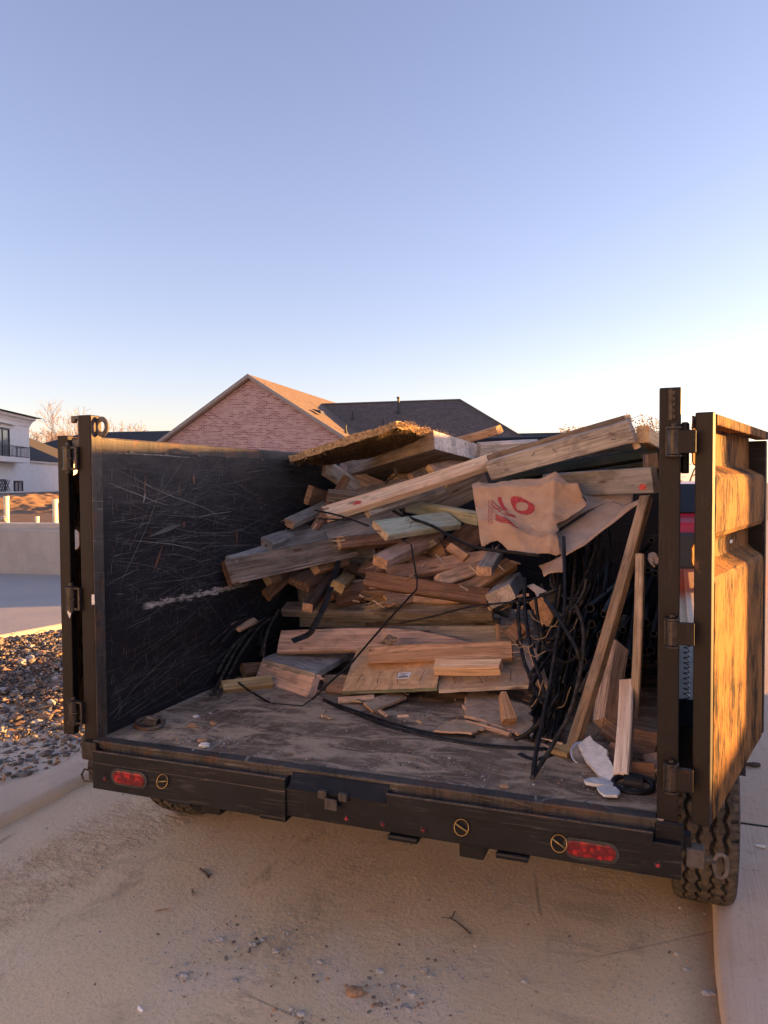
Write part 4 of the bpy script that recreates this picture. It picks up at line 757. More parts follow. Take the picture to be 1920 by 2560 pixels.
 ('board', 'board', 'brown board end behind the first black cable', [-0.75, 3.75, 0.938], [-0.69, 3.7, 0.903], [-0.317, -0.766, 0.56], 0.1, 0.04, 'brown', 'brown', {}),
 ('board', 'board', 'split grey slat leaning by the right strand board', [-0.664, 3.62, 0.874], [-0.563, 3.3, 0.789], [0.315, -0.151, 0.937], 0.05, 0.03, 'greywhite', 'grey', {}),
 ('board', 'board', 'split tan slat beside the split grey one', [-0.629, 3.6, 0.881], [-0.514, 3.25, 0.785], [0.282, -0.166, 0.945], 0.04, 0.03, 'tan', 'tan', {}),
 ('lumber_pole', 'pole', 'long rough weathered pole leaning at the right wall', [-0.112, 3.25, 1.588], [-0.349, 2.857, 0.67], [-0.451, -0.772, 0.448], 0.042, 0.042, 'oldtan', 'oldtan', {}),
 ('board', 'board', 'slim upright lath beside the right post', [-0.129, 3.15, 1.37], [-0.14, 2.98, 0.77], [-0.266, -0.926, 0.267], 0.034, 0.03, 'oldtan', 'tan', {}),
 ('board', 'board', 'square brown stud leaning in the right corner', [-0.227, 3.35, 0.955], [-0.249, 3.05, 0.713], [0.759, -0.44, 0.479], 0.085, 0.06, 'tan', 'tan', {}),
 ('board', 'board', 'clean pale pine stud upright in the right corner', [-0.17, 3.05, 0.883], [-0.163, 2.633, 0.67], [-0.178, -0.45, 0.875], 0.052, 0.04, 'palepine', 'palepine', {}),
 ('board', 'board', 'brown stud end low in the right corner', [-0.142, 2.697, 0.67], [-0.061, 2.705, 0.67], [0.074, -0.763, 0.642], 0.07, 0.04, 'brown', 'brown', {}),
 ('board', 'board', 'reddish brown block in the right corner', [-0.14, 2.95, 0.681], [-0.051, 2.9, 0.686], [-0.402, -0.657, 0.638], 0.12, 0.05, 'brown', 'brown', {}),
 ('board', 'board', 'dark stud behind the pale pine stud', [-0.241, 3.05, 0.701], [-0.137, 2.933, 0.67], [-0.171, -0.392, 0.904], 0.06, 0.04, 'brown', 'brown', {}),
 ('board', 'board', 'brown offcut behind the plaster chunk', [-0.222, 2.836, 0.67], [-0.181, 2.772, 0.67], [-0.68, -0.427, 0.596], 0.1, 0.04, 'brown', 'tan', {}),
 ('board', 'board', 'short stud leaning on the right post foot', [-0.074, 2.8, 0.69], [-0.047, 2.703, 0.67], [-0.193, -0.245, 0.95], 0.06, 0.04, 'brown', 'tan', {}),
 ('board', 'board', 'yellowish board piece under the leaning pole', [-0.423, 2.856, 0.67], [-0.349, 2.823, 0.67], [-0.091, -0.21, 0.974], 0.06, 0.02, 'yellow', 'tan', {}),
 ('wood_chip', 'chip', 'pale chip of wood caught among the left cables', [-2.098, 3.381, 0.919], [-2.098, 3.555, 0.936], [0.547, -0.083, 0.833], 0.06, 0.02, 'tan', 'tan', {}),
 ('board', 'board', 'rough offcut wedged in the shadowed gaps deep inside the pile', [-1.666, 4.398, 1.077], [-1.589, 4.641, 1.088], [0.949, -0.298, -0.104], 0.07, 0.038, 'tan', 'brown', {'group': 'offcuts deep in the pile'}),
 ('board', 'board', 'rough offcut wedged in the shadowed gaps deep inside the pile', [-1.807, 4.385, 1.088], [-1.622, 4.581, 1.385], [0.597, -0.788, 0.149], 0.07, 0.038, 'brown', 'fresh', {'group': 'offcuts deep in the pile'}),
 ('board', 'board', 'rough offcut wedged in the shadowed gaps deep inside the pile', [-1.522, 4.304, 1.126], [-1.233, 4.185, 1.298], [-0.35, -0.935, -0.063], 0.12, 0.02, 'tan', 'brown', {'group': 'offcuts deep in the pile'}),
 ('board', 'board', 'rough offcut wedged in the shadowed gaps deep inside the pile', [-1.823, 4.217, 1.082], [-1.591, 4.365, 1.255], [0.234, -0.872, 0.43], 0.07, 0.038, 'old', 'tan', {'group': 'offcuts deep in the pile'}),
 ('board', 'board', 'rough offcut wedged in the shadowed gaps deep inside the pile', [-2.098, 4.074, 1.258], [-2.0, 4.326, 1.263], [0.694, -0.282, 0.662], 0.089, 0.038, 'pink', 'tan', {'group': 'offcuts deep in the pile'}),
 ('board', 'board', 'rough offcut wedged in the shadowed gaps deep inside the pile', [-2.035, 4.242, 0.98], [-1.781, 4.361, 1.059], [0.156, -0.755, 0.637], 0.089, 0.038, 'old', 'fresh', {'group': 'offcuts deep in the pile'}),
 ('board', 'board', 'rough offcut wedged in the shadowed gaps deep inside the pile', [-1.87, 4.472, 1.176], [-1.687, 4.387, 1.21], [-0.395, -0.565, 0.724], 0.07, 0.038, 'tan', 'tan', {'group': 'offcuts deep in the pile'}),
 ('board', 'board', 'rough offcut wedged in the shadowed gaps deep inside the pile', [-1.74, 4.211, 1.289], [-1.566, 4.369, 1.324], [0.665, -0.745, 0.05], 0.07, 0.038, 'tan', 'fresh', {'group': 'offcuts deep in the pile'}),
 ('board', 'board', 'rough offcut wedged in the shadowed gaps deep inside the pile', [-2.098, 4.33, 1.223], [-1.712, 4.341, 1.219], [0.021, -0.922, -0.387], 0.12, 0.038, 'greywhite', 'fresh', {'group': 'offcuts deep in the pile'}),
 ('board', 'board', 'rough offcut wedged in the shadowed gaps deep inside the pile', [-1.838, 4.439, 1.15], [-1.553, 4.542, 1.227], [0.039, -0.669, 0.742], 0.07, 0.038, 'pink', 'fresh', {'group': 'offcuts deep in the pile'}),
 ('board', 'board', 'rough offcut wedged in the shadowed gaps deep inside the pile', [-1.524, 4.253, 1.211], [-1.228, 4.419, 1.135], [0.36, -0.832, -0.423], 0.045, 0.038, 'fresh', 'fresh', {'group': 'offcuts deep in the pile'}),
 ('board', 'board', 'rough offcut wedged in the shadowed gaps deep inside the pile', [-1.655, 4.248, 1.04], [-1.407, 4.405, 0.895], [0.364, -0.874, -0.321], 0.12, 0.038, 'tan', 'fresh', {'group': 'offcuts deep in the pile'}),
 ('board', 'board', 'rough offcut wedged in the shadowed gaps deep inside the pile', [-1.903, 4.391, 1.158], [-1.676, 4.41, 1.12], [0.021, -0.94, -0.34], 0.07, 0.038, 'greywhite', 'tan', {'group': 'offcuts deep in the pile'}),
 ('board', 'board', 'rough offcut wedged in the shadowed gaps deep inside the pile', [-1.912, 4.418, 1.206], [-1.623, 4.367, 1.374], [-0.421, -0.76, 0.496], 0.089, 0.038, 'fresh', 'brown', {'group': 'offcuts deep in the pile'}),
 ('board', 'board', 'rough offcut wedged in the shadowed gaps deep inside the pile', [-1.796, 4.41, 1.12], [-1.611, 4.541, 1.237], [0.663, -0.7, -0.266], 0.045, 0.038, 'pink', 'brown', {'group': 'offcuts deep in the pile'}),
 ('board', 'board', 'rough offcut wedged in the shadowed gaps deep inside the pile', [-1.532, 4.233, 1.142], [-1.336, 4.411, 1.245], [0.29, -0.7, 0.653], 0.089, 0.038, 'pink', 'brown', {'group': 'offcuts deep in the pile'}),
 ('board', 'board', 'rough offcut wedged in the shadowed gaps deep inside the pile', [-2.098, 3.73, 1.211], [-2.098, 4.186, 1.34], [0.733, -0.185, 0.655], 0.07, 0.02, 'pink', 'brown', {'group': 'offcuts deep in the pile'}),
 ('board', 'board', 'rough offcut wedged in the shadowed gaps deep inside the pile', [-2.098, 3.699, 1.044], [-2.06, 4.181, 1.234], [0.791, -0.278, 0.545], 0.07, 0.038, 'brown', 'brown', {'group': 'offcuts deep in the pile'}),
 ('board', 'board', 'rough offcut wedged in the shadowed gaps deep inside the pile', [-2.08, 4.172, 1.167], [-1.836, 4.062, 1.283], [-0.008, -0.735, -0.678], 0.07, 0.02, 'tan', 'brown', {'group': 'offcuts deep in the pile'}),
 ('board', 'board', 'rough offcut wedged in the shadowed gaps deep inside the pile', [-2.048, 4.318, 1.016], [-1.831, 4.487, 0.921], [0.613, -0.405, 0.678], 0.045, 0.038, 'tan', 'tan', {'group': 'offcuts deep in the pile'}),
 ('board', 'board', 'rough offcut wedged in the shadowed gaps deep inside the pile', [-2.098, 3.913, 1.171], [-2.052, 4.302, 1.189], [0.993, -0.115, -0.029], 0.089, 0.038, 'brown', 'tan', {'group': 'offcuts deep in the pile'}),
 ('board', 'board', 'rough offcut wedged in the shadowed gaps deep inside the pile', [-1.545, 4.232, 0.997], [-1.43, 4.304, 1.182], [0.374, -0.918, 0.129], 0.089, 0.038, 'tan', 'brown', {'group': 'offcuts deep in the pile'}),
 ('board', 'board', 'rough offcut wedged in the shadowed gaps deep inside the pile', [-1.821, 4.248, 0.994], [-1.684, 4.348, 1.082], [0.481, -0.849, 0.22], 0.07, 0.02, 'fresh', 'tan', {'group': 'offcuts deep in the pile'}),
 ('board', 'board', 'rough offcut wedged in the shadowed gaps deep inside the pile', [-2.098, 4.168, 1.199], [-1.852, 4.21, 1.261], [-0.127, -0.521, 0.844], 0.089, 0.038, 'fresh', 'tan', {'group': 'offcuts deep in the pile'}),
 ('board', 'board', 'rough offcut wedged in the shadowed gaps deep inside the pile', [-2.098, 4.069, 1.042], [-1.961, 4.532, 0.971], [0.581, -0.047, 0.813], 0.089, 0.02, 'tan', 'fresh', {'group': 'offcuts deep in the pile'}),
 ('board', 'board', 'rough offcut wedged in the shadowed gaps deep inside the pile', [-1.584, 4.201, 1.161], [-1.25, 4.096, 1.331], [-0.017, -0.865, -0.501], 0.045, 0.02, 'old', 'brown', {'group': 'offcuts deep in the pile'}),
 ('board', 'board', 'rough offcut wedged in the shadowed gaps deep inside the pile', [-1.488, 4.275, 1.186], [-1.34, 4.178, 1.275], [-0.235, -0.83, -0.507], 0.045, 0.038, 'brown', 'tan', {'group': 'offcuts deep in the pile'}),
 ('board', 'board', 'rough offcut wedged in the shadowed gaps deep inside the pile', [-2.098, 4.189, 1.103], [-2.034, 4.56, 1.129], [0.861, -0.183, 0.475], 0.045, 0.038, 'tan', 'tan', {'group': 'offcuts deep in the pile'}),
 ('board', 'board', 'rough offcut wedged in the shadowed gaps deep inside the pile', [-1.977, 4.485, 1.016], [-1.86, 4.717, 1.161], [0.836, -0.524, 0.162], 0.07, 0.038, 'greywhite', 'tan', {'group': 'offcuts deep in the pile'}),
 ('board', 'board', 'rough offcut wedged in the shadowed gaps deep inside the pile', [-1.599, 4.242, 1.173], [-1.421, 4.328, 1.081], [0.448, -0.893, 0.036], 0.07, 0.02, 'old', 'brown', {'group': 'offcuts deep in the pile'}),
 ('board', 'board', 'rough offcut wedged in the shadowed gaps deep inside the pile', [-1.96, 4.245, 1.108], [-1.704, 4.149, 1.08], [-0.135, -0.592, 0.794], 0.089, 0.038, 'old', 'brown', {'group': 'offcuts deep in the pile'}),
 ('board', 'board', 'rough offcut wedged in the shadowed gaps deep inside the pile', [-1.357, 4.158, 1.089], [-1.205, 4.153, 1.121], [0.008, -0.979, -0.202], 0.045, 0.038, 'brown', 'fresh', {'group': 'offcuts deep in the pile'}),
 ('board', 'board', 'rough offcut wedged in the shadowed gaps deep inside the pile', [-1.156, 4.201, 1.061], [-0.892, 4.372, 0.916], [0.617, -0.749, 0.241], 0.089, 0.038, 'greywhite', 'tan', {'group': 'offcuts deep in the pile'}),
 ('board', 'board', 'rough offcut wedged in the shadowed gaps deep inside the pile', [-1.188, 4.362, 0.996], [-0.862, 4.251, 0.991], [-0.318, -0.946, 0.058], 0.07, 0.02, 'fresh', 'fresh', {'group': 'offcuts deep in the pile'}),
 ('board', 'board', 'rough offcut wedged in the shadowed gaps deep inside the pile', [-1.375, 4.357, 1.113], [-1.197, 4.259, 1.177], [-0.453, -0.886, -0.097], 0.045, 0.038, 'old', 'fresh', {'group': 'offcuts deep in the pile'}),
 ('board', 'board', 'rough offcut wedged in the shadowed gaps deep inside the pile', [-1.739, 4.353, 1.006], [-1.429, 4.371, 1.023], [0.057, -0.998, 0.032], 0.045, 0.038, 'tan', 'brown', {'group': 'offcuts deep in the pile'}),
 ('board', 'board', 'rough offcut wedged in the shadowed gaps deep inside the pile', [-1.182, 4.137, 1.124], [-0.97, 4.136, 1.01], [0.05, -0.994, 0.099], 0.089, 0.038, 'pink', 'brown', {'group': 'offcuts deep in the pile'}),
 ('board', 'board', 'rough offcut wedged in the shadowed gaps deep inside the pile', [-1.76, 4.106, 1.041], [-1.392, 4.065, 1.023], [-0.097, -0.97, 0.221], 0.089, 0.038, 'pink', 'fresh', {'group': 'offcuts deep in the pile'}),
 ('board', 'board', 'rough offcut wedged in the shadowed gaps deep inside the pile', [-1.876, 4.158, 1.144], [-1.565, 4.219, 1.0], [0.203, -0.979, 0.024], 0.12, 0.038, 'pink', 'tan', {'group': 'offcuts deep in the pile'}),
 ('board', 'board', 'rough offcut wedged in the shadowed gaps deep inside the pile', [-1.058, 4.102, 1.037], [-0.863, 4.088, 1.034], [-0.073, -0.975, -0.212], 0.045, 0.038, 'greywhite', 'brown', {'group': 'offcuts deep in the pile'}),
 ('board', 'board', 'rough offcut wedged in the shadowed gaps deep inside the pile', [-1.826, 4.082, 1.047], [-1.592, 4.007, 1.067], [-0.301, -0.951, -0.075], 0.089, 0.038, 'fresh', 'brown', {'group': 'offcuts deep in the pile'}),
 ('board', 'board', 'rough offcut wedged in the shadowed gaps deep inside the pile', [-1.637, 4.335, 1.035], [-1.552, 4.549, 1.049], [0.741, -0.33, 0.585], 0.089, 0.02, 'brown', 'brown', {'group': 'offcuts deep in the pile'}),
 ('board', 'board', 'rough offcut wedged in the shadowed gaps deep inside the pile', [-1.25, 4.244, 1.018], [-1.017, 4.473, 0.957], [0.699, -0.615, 0.364], 0.089, 0.038, 'fresh', 'tan', {'group': 'offcuts deep in the pile'}),
 ('board', 'board', 'rough offcut wedged in the shadowed gaps deep inside the pile', [-1.694, 4.28, 0.925], [-1.481, 4.431, 0.991], [0.035, -0.443, 0.896], 0.045, 0.038, 'tan', 'tan', {'group': 'offcuts deep in the pile'}),
 ('board', 'board', 'rough offcut wedged in the shadowed gaps deep inside the pile', [-2.072, 4.652, 1.448], [-1.955, 4.77, 1.583], [0.782, -0.605, -0.151], 0.089, 0.038, 'tan', 'brown', {'group': 'offcuts deep in the pile'}),
 ('board', 'board', 'rough offcut wedged in the shadowed gaps deep inside the pile', [-2.098, 4.679, 1.748], [-1.823, 4.749, 1.625], [0.318, -0.931, 0.178], 0.089, 0.038, 'pink', 'brown', {'group': 'offcuts deep in the pile'}),
 ('board', 'board', 'rough offcut wedged in the shadowed gaps deep inside the pile', [-2.098, 4.459, 1.761], [-1.922, 4.74, 1.569], [0.88, -0.304, 0.364], 0.12, 0.038, 'greywhite', 'tan', {'group': 'offcuts deep in the pile'}),
 ('board', 'board', 'rough offcut wedged in the shadowed gaps deep inside the pile', [-2.066, 4.829, 1.583], [-1.769, 5.071, 1.572], [0.623, -0.756, 0.201], 0.12, 0.038, 'tan', 'tan', {'group': 'offcuts deep in the pile'}),
 ('board', 'board', 'rough offcut wedged in the shadowed gaps deep inside the pile', [-1.893, 4.812, 1.531], [-1.683, 4.882, 1.584], [0.379, -0.827, -0.414], 0.045, 0.02, 'greywhite', 'brown', {'group': 'offcuts deep in the pile'}),
 ('board', 'board', 'rough offcut wedged in the shadowed gaps deep inside the pile', [-2.098, 4.226, 1.586], [-2.062, 4.975, 1.442], [0.957, -0.098, -0.272], 0.12, 0.038, 'brown', 'tan', {'group': 'offcuts deep in the pile'}),
 ('board', 'board', 'rough offcut wedged in the shadowed gaps deep inside the pile', [-1.825, 4.897, 1.725], [-1.486, 4.914, 1.572], [0.375, -0.511, 0.773], 0.07, 0.038, 'brown', 'fresh', {'group': 'offcuts deep in the pile'}),
 ('board', 'board', 'rough offcut wedged in the shadowed gaps deep inside the pile', [-1.702, 4.705, 1.675], [-1.63, 4.941, 1.679], [0.785, -0.247, 0.569], 0.089, 0.038, 'fresh', 'fresh', {'group': 'offcuts deep in the pile'}),
 ('board', 'board', 'rough offcut wedged in the shadowed gaps deep inside the pile', [-2.015, 4.793, 1.598], [-1.789, 4.85, 1.589], [0.249, -0.933, 0.261], 0.045, 0.038, 'greywhite', 'tan', {'group': 'offcuts deep in the pile'}),
 ('board', 'board', 'rough offcut wedged in the shadowed gaps deep inside the pile', [-2.033, 4.821, 1.489], [-1.818, 4.775, 1.483], [-0.148, -0.755, 0.639], 0.089, 0.038, 'old', 'tan', {'group': 'offcuts deep in the pile'}),
 ('splinter', 'splinter', 'small sliver of broken wood lying loose on the load', [-0.716, 3.647, 1.041], [-0.697, 3.657, 1.039], [0.105, -0.001, 0.994], 0.010395715936784452, 0.0055728622978088085, 'fresh', 'fresh', {'group': 'loose wood slivers'}),
 ('splinter', 'splinter', 'small sliver of broken wood lying loose on the load', [-0.922, 3.7, 1.022], [-0.896, 3.71, 1.043], [-0.153, -0.805, 0.574], 0.008703507306863548, 0.005404749646163362, 'oldtan', 'fresh', {'group': 'loose wood slivers'}),
 ('splinter', 'splinter', 'small sliver of broken wood lying loose on the load', [-1.365, 3.725, 1.042], [-1.343, 3.735, 1.017], [0.77, -0.341, 0.54], 0.013732501712452327, 0.004404906720304199, 'oldtan', 'fresh', {'group': 'loose wood slivers'}),
 ('splinter', 'splinter', 'small sliver of broken wood lying loose on the load', [-0.866, 3.723, 1.037], [-0.853, 3.733, 1.021], [0.793, -0.519, 0.318], 0.009481742406862238, 0.005374757081755645, 'fresh', 'fresh', {'group': 'loose wood slivers'}),
 ('splinter', 'splinter', 'small sliver of broken wood lying loose on the load', [-1.266, 3.621, 1.094], [-1.219, 3.631, 1.096], [-0.017, -0.06, 0.998], 0.012538547110693566, 0.004554391008412923, 'fresh', 'fresh', {'group': 'loose wood slivers'}),
 ('splinter', 'splinter', 'small sliver of broken wood lying loose on the load', [-0.92, 3.74, 1.106], [-0.866, 3.75, 1.085], [0.335, -0.816, 0.472], 0.006485544687381815, 0.005127477846050256, 'oldtan', 'fresh', {'group': 'loose wood slivers'}),
 ('splinter', 'splinter', 'small sliver of broken wood lying loose on the load', [-1.458, 3.669, 1.051], [-1.405, 3.679, 1.017], [0.551, -0.169, 0.817], 0.0065167720792182375, 0.0039115927474607055, 'fresh', 'fresh', {'group': 'loose wood slivers'}),
 ('splinter', 'splinter', 'small sliver of broken wood lying loose on the load', [-0.803, 3.725, 1.026], [-0.756, 3.735, 1.05], [-0.347, -0.429, 0.834], 0.009770968805301612, 0.0030278036055273114, 'tan', 'fresh', {'group': 'loose wood slivers'}),
 ('splinter', 'splinter', 'small sliver of broken wood lying loose on the load', [-1.512, 3.621, 1.082], [-1.497, 3.631, 1.072], [0.669, -0.415, 0.616], 0.008808847194116296, 0.005426804322614859, 'tan', 'fresh', {'group': 'loose wood slivers'}),
 ('splinter', 'splinter', 'small sliver of broken wood lying loose on the load', [-0.718, 3.668, 1.103], [-0.656, 3.678, 1.114], [0.01, -0.765, 0.644], 0.01391840380625197, 0.006296264725422355, 'tan', 'fresh', {'group': 'loose wood slivers'}),
 ('splinter', 'splinter', 'small sliver of broken wood lying loose on the load', [-1.39, 3.711, 1.012], [-1.358, 3.721, 1.03], [-0.313, -0.468, 0.827], 0.008045610598631677, 0.006088570505243735, 'tan', 'fresh', {'group': 'loose wood slivers'}),
 ('splinter', 'splinter', 'small sliver of broken wood lying loose on the load', [-1.457, 3.681, 1.023], [-1.408, 3.691, 1.038], [-0.131, -0.578, 0.806], 0.008918859676342324, 0.00434983882681087, 'fresh', 'fresh', {'group': 'loose wood slivers'}),
 ('splinter', 'splinter', 'small sliver of broken wood lying loose on the load', [-0.98, 3.626, 1.149], [-0.945, 3.636, 1.128], [0.52, -0.671, 0.528], 0.010700311975012835, 0.006843392967573643, 'oldtan', 'fresh', {'group': 'loose wood slivers'}),
 ('splinter', 'splinter', 'small sliver of broken wood lying loose on the load', [-0.703, 3.634, 1.049], [-0.668, 3.644, 1.066], [-0.247, -0.527, 0.813], 0.009192358141764976, 0.006774388894686604, 'tan', 'fresh', {'group': 'loose wood slivers'}),
 ('splinter', 'splinter', 'small sliver of broken wood lying loose on the load', [-1.181, 3.73, 1.099], [-1.149, 3.74, 1.066], [0.602, -0.716, 0.352], 0.014057692182994505, 0.006697676147945565, 'tan', 'fresh', {'group': 'loose wood slivers'}),
 ('splinter', 'splinter', 'small sliver of broken wood lying loose on the load', [-0.851, 3.74, 1.091], [-0.816, 3.75, 1.072], [0.515, -0.492, 0.702], 0.006605050370938497, 0.005957593243217276, 'tan', 'fresh', {'group': 'loose wood slivers'}),
 ('splinter', 'splinter', 'small sliver of broken wood lying loose on the load', [-0.731, 3.72, 1.078], [-0.699, 3.73, 1.036], [0.8, -0.052, 0.598], 0.006786464544256318, 0.0058961385929450615, 'fresh', 'fresh', {'group': 'loose wood slivers'}),
 ('splinter', 'splinter', 'small sliver of broken wood lying loose on the load', [-1.104, 3.701, 1.086], [-1.077, 3.711, 1.091], [-0.046, -0.319, 0.947], 0.011962234285492904, 0.00353762636269061, 'fresh', 'fresh', {'group': 'loose wood slivers'}),
 ('splinter', 'splinter', 'small sliver of broken wood lying loose on the load', [-1.487, 3.693, 1.11], [-1.441, 3.703, 1.11], [0.032, -0.143, 0.989], 0.008755447735170428, 0.005777127203597612, 'oldtan', 'fresh', {'group': 'loose wood slivers'}),
 ('splinter', 'splinter', 'small sliver of broken wood lying loose on the load', [-0.915, 3.731, 1.138], [-0.9, 3.741, 1.123], [0.712, -0.646, 0.275], 0.009984813116516174, 0.005540947295692719, 'oldtan', 'fresh', {'group': 'loose wood slivers'}),
 ('splinter', 'splinter', 'small sliver of broken wood lying loose on the load', [-1.576, 3.678, 1.043], [-1.541, 3.688, 1.036], [0.243, -0.12, 0.963], 0.013194500739030576, 0.004022391997830846, 'fresh', 'fresh', {'group': 'loose wood slivers'}),
 ('splinter', 'splinter', 'small sliver of broken wood lying loose on the load', [-0.696, 3.736, 1.065], [-0.672, 3.746, 1.067], [0.011, -0.209, 0.978], 0.00621058080436986, 0.005101291451122714, 'tan', 'fresh', {'group': 'loose wood slivers'}),
 ('splinter', 'splinter', 'small sliver of broken wood lying loose on the load', [-0.658, 3.12, 0.67], [-0.613, 3.04, 0.67], [-0.204, -0.116, 0.972], 0.012697995849648256, 0.005105975304772957, 'oldtan', 'fresh', {'group': 'loose wood slivers'}),
 ('splinter', 'splinter', 'small sliver of broken wood lying loose on the load', [-0.653, 3.576, 0.67], [-0.614, 3.512, 0.67], [-0.058, -0.035, 0.998], 0.012030321400369932, 0.005305907031394681, 'oldtan', 'fresh', {'group': 'loose wood slivers'}),
 ('splinter', 'splinter', 'small sliver of broken wood lying loose on the load', [-1.41, 2.954, 0.67], [-1.347, 2.898, 0.67], [0.047, 0.054, 0.997], 0.01179478377380731, 0.0054268915921434485, 'fresh', 'fresh', {'group': 'loose wood slivers'}),
 ('splinter', 'splinter', 'small sliver of broken wood lying loose on the load', [-0.997, 2.998, 0.67], [-0.969, 2.966, 0.67], [-0.164, -0.143, 0.976], 0.014775541953758655, 0.004245675230097277, 'fresh', 'fresh', {'group': 'loose wood slivers'}),
 ('splinter', 'splinter', 'small sliver of broken wood lying loose on the load', [-0.642, 3.458, 0.67], [-0.587, 3.411, 0.67], [-0.041, -0.048, 0.998], 0.015840604901841235, 0.004102993743198374, 'tan', 'fresh', {'group': 'loose wood slivers'}),
 ('splinter', 'splinter', 'small sliver of broken wood lying loose on the load', [-0.612, 3.338, 0.67], [-0.57, 3.294, 0.67], [0.051, 0.047, 0.998], 0.012741965263840447, 0.004877672338852673, 'oldtan', 'fresh', {'group': 'loose wood slivers'}),
 ('splinter', 'splinter', 'small sliver of broken wood lying loose on the load', [-1.2, 3.079, 0.67], [-1.137, 3.012, 0.67], [-0.321, -0.304, 0.897], 0.015204287980300055, 0.00332967457889095, 'tan', 'fresh', {'group': 'loose wood slivers'}),
 ('splinter', 'splinter', 'small sliver of broken wood lying loose on the load', [-1.194, 3.38, 0.67], [-1.158, 3.35, 0.67], [-0.001, -0.002, 1.0], 0.0076219659416897675, 0.006024957454244058, 'tan', 'fresh', {'group': 'loose wood slivers'}),
 ('splinter', 'splinter', 'small sliver of broken wood lying loose on the load', [-1.394, 2.92, 0.67], [-1.408, 2.988, 0.67], [-0.585, -0.121, 0.802], 0.008592611143999654, 0.006766073709016315, 'oldtan', 'fresh', {'group': 'loose wood slivers'}),
 ('splinter', 'splinter', 'small sliver of broken wood lying loose on the load', [-1.35, 3.202, 0.67], [-1.316, 3.162, 0.67], [0.089, 0.075, 0.993], 0.006955837003248168, 0.005256519207030895, 'oldtan', 'fresh', {'group': 'loose wood slivers'}),
 ('splinter', 'splinter', 'small sliver of broken wood lying loose on the load', [-0.511, 3.103, 0.67], [-0.494, 3.069, 0.67], [0.39, 0.193, 0.9], 0.010458580121084972, 0.005927469048806078, 'oldtan', 'fresh', {'group': 'loose wood slivers'}),
 ('splinter', 'splinter', 'small sliver of broken wood lying loose on the load', [-1.373, 3.186, 0.67], [-1.317, 3.17, 0.67], [-0.058, -0.195, 0.979], 0.013213926818248014, 0.004219060924660699, 'fresh', 'fresh', {'group': 'loose wood slivers'}),
 ('splinter', 'splinter', 'small sliver of broken wood lying loose on the load', [-1.093, 3.024, 0.67], [-1.051, 3.044, 0.67], [0.324, -0.692, 0.645], 0.011125994384182731, 0.0035136259674130458, 'fresh', 'fresh', {'group': 'loose wood slivers'}),
 ('splinter', 'splinter', 'small sliver of broken wood lying loose on the load', [-0.675, 3.117, 0.67], [-0.641, 3.085, 0.67], [-0.005, -0.005, 1.0], 0.012955168709317082, 0.004004019622625912, 'tan', 'fresh', {'group': 'loose wood slivers'}),
 ('splinter', 'splinter', 'small sliver of broken wood lying loose on the load', [-1.158, 3.799, 1.284], [-1.118, 3.809, 1.239], [0.754, -0.038, 0.656], 0.011772840007426656, 0.004471261388681702, 'oldtan', 'fresh', {'group': 'loose wood slivers'}),
 ('splinter', 'splinter', 'small sliver of broken wood lying loose on the load', [-1.494, 3.722, 1.183], [-1.424, 3.732, 1.176], [0.159, -0.565, 0.81], 0.00901648936897723, 0.005839013081143022, 'fresh', 'fresh', {'group': 'loose wood slivers'}),
 ('splinter', 'splinter', 'small sliver of broken wood lying loose on the load', [-1.211, 3.721, 1.225], [-1.19, 3.731, 1.252], [-0.406, -0.714, 0.571], 0.009944719944091244, 0.005354783641365197, 'oldtan', 'fresh', {'group': 'loose wood slivers'}),
 ('splinter', 'splinter', 'small sliver of broken wood lying loose on the load', [-1.297, 3.702, 1.152], [-1.25, 3.712, 1.185], [-0.223, -0.797, 0.561], 0.0065478677005253, 0.006282983343327789, 'tan', 'fresh', {'group': 'loose wood slivers'}),
 ('splinter', 'splinter', 'small sliver of broken wood lying loose on the load', [-1.281, 3.734, 1.18], [-1.251, 3.744, 1.16], [0.555, -0.665, 0.499], 0.014111431346057034, 0.0067371298302675246, 'oldtan', 'fresh', {'group': 'loose wood slivers'}),
 ('splinter', 'splinter', 'small sliver of broken wood lying loose on the load', [-0.653, 3.738, 1.442], [-0.625, 3.748, 1.417], [0.571, -0.754, 0.324], 0.006418495624180933, 0.004248416369953932, 'tan', 'fresh', {'group': 'loose wood slivers'}),
 ('splinter', 'splinter', 'small sliver of broken wood lying loose on the load', [-0.962, 3.724, 1.238], [-0.916, 3.734, 1.2], [0.631, 0.011, 0.776], 0.007912627357345658, 0.005755328640222072, 'tan', 'fresh', {'group': 'loose wood slivers'}),
 ('splinter', 'splinter', 'small sliver of broken wood lying loose on the load', [-1.456, 3.71, 1.406], [-1.428, 3.72, 1.404], [0.102, -0.124, 0.987], 0.015281632026091535, 0.006495799914750246, 'oldtan', 'fresh', {'group': 'loose wood slivers'}),
 ('splinter', 'splinter', 'small sliver of broken wood lying loose on the load', [-0.809, 3.707, 1.247], [-0.784, 3.717, 1.221], [0.74, -0.152, 0.656], 0.008268243470805823, 0.0063796288443277605, 'oldtan', 'fresh', {'group': 'loose wood slivers'}),
 ('splinter', 'splinter', 'small sliver of broken wood lying loose on the load', [-0.763, 3.763, 1.266], [-0.716, 3.773, 1.252], [0.336, -0.659, 0.673], 0.009448554310004681, 0.0050628218854048175, 'oldtan', 'fresh', {'group': 'loose wood slivers'}),
]
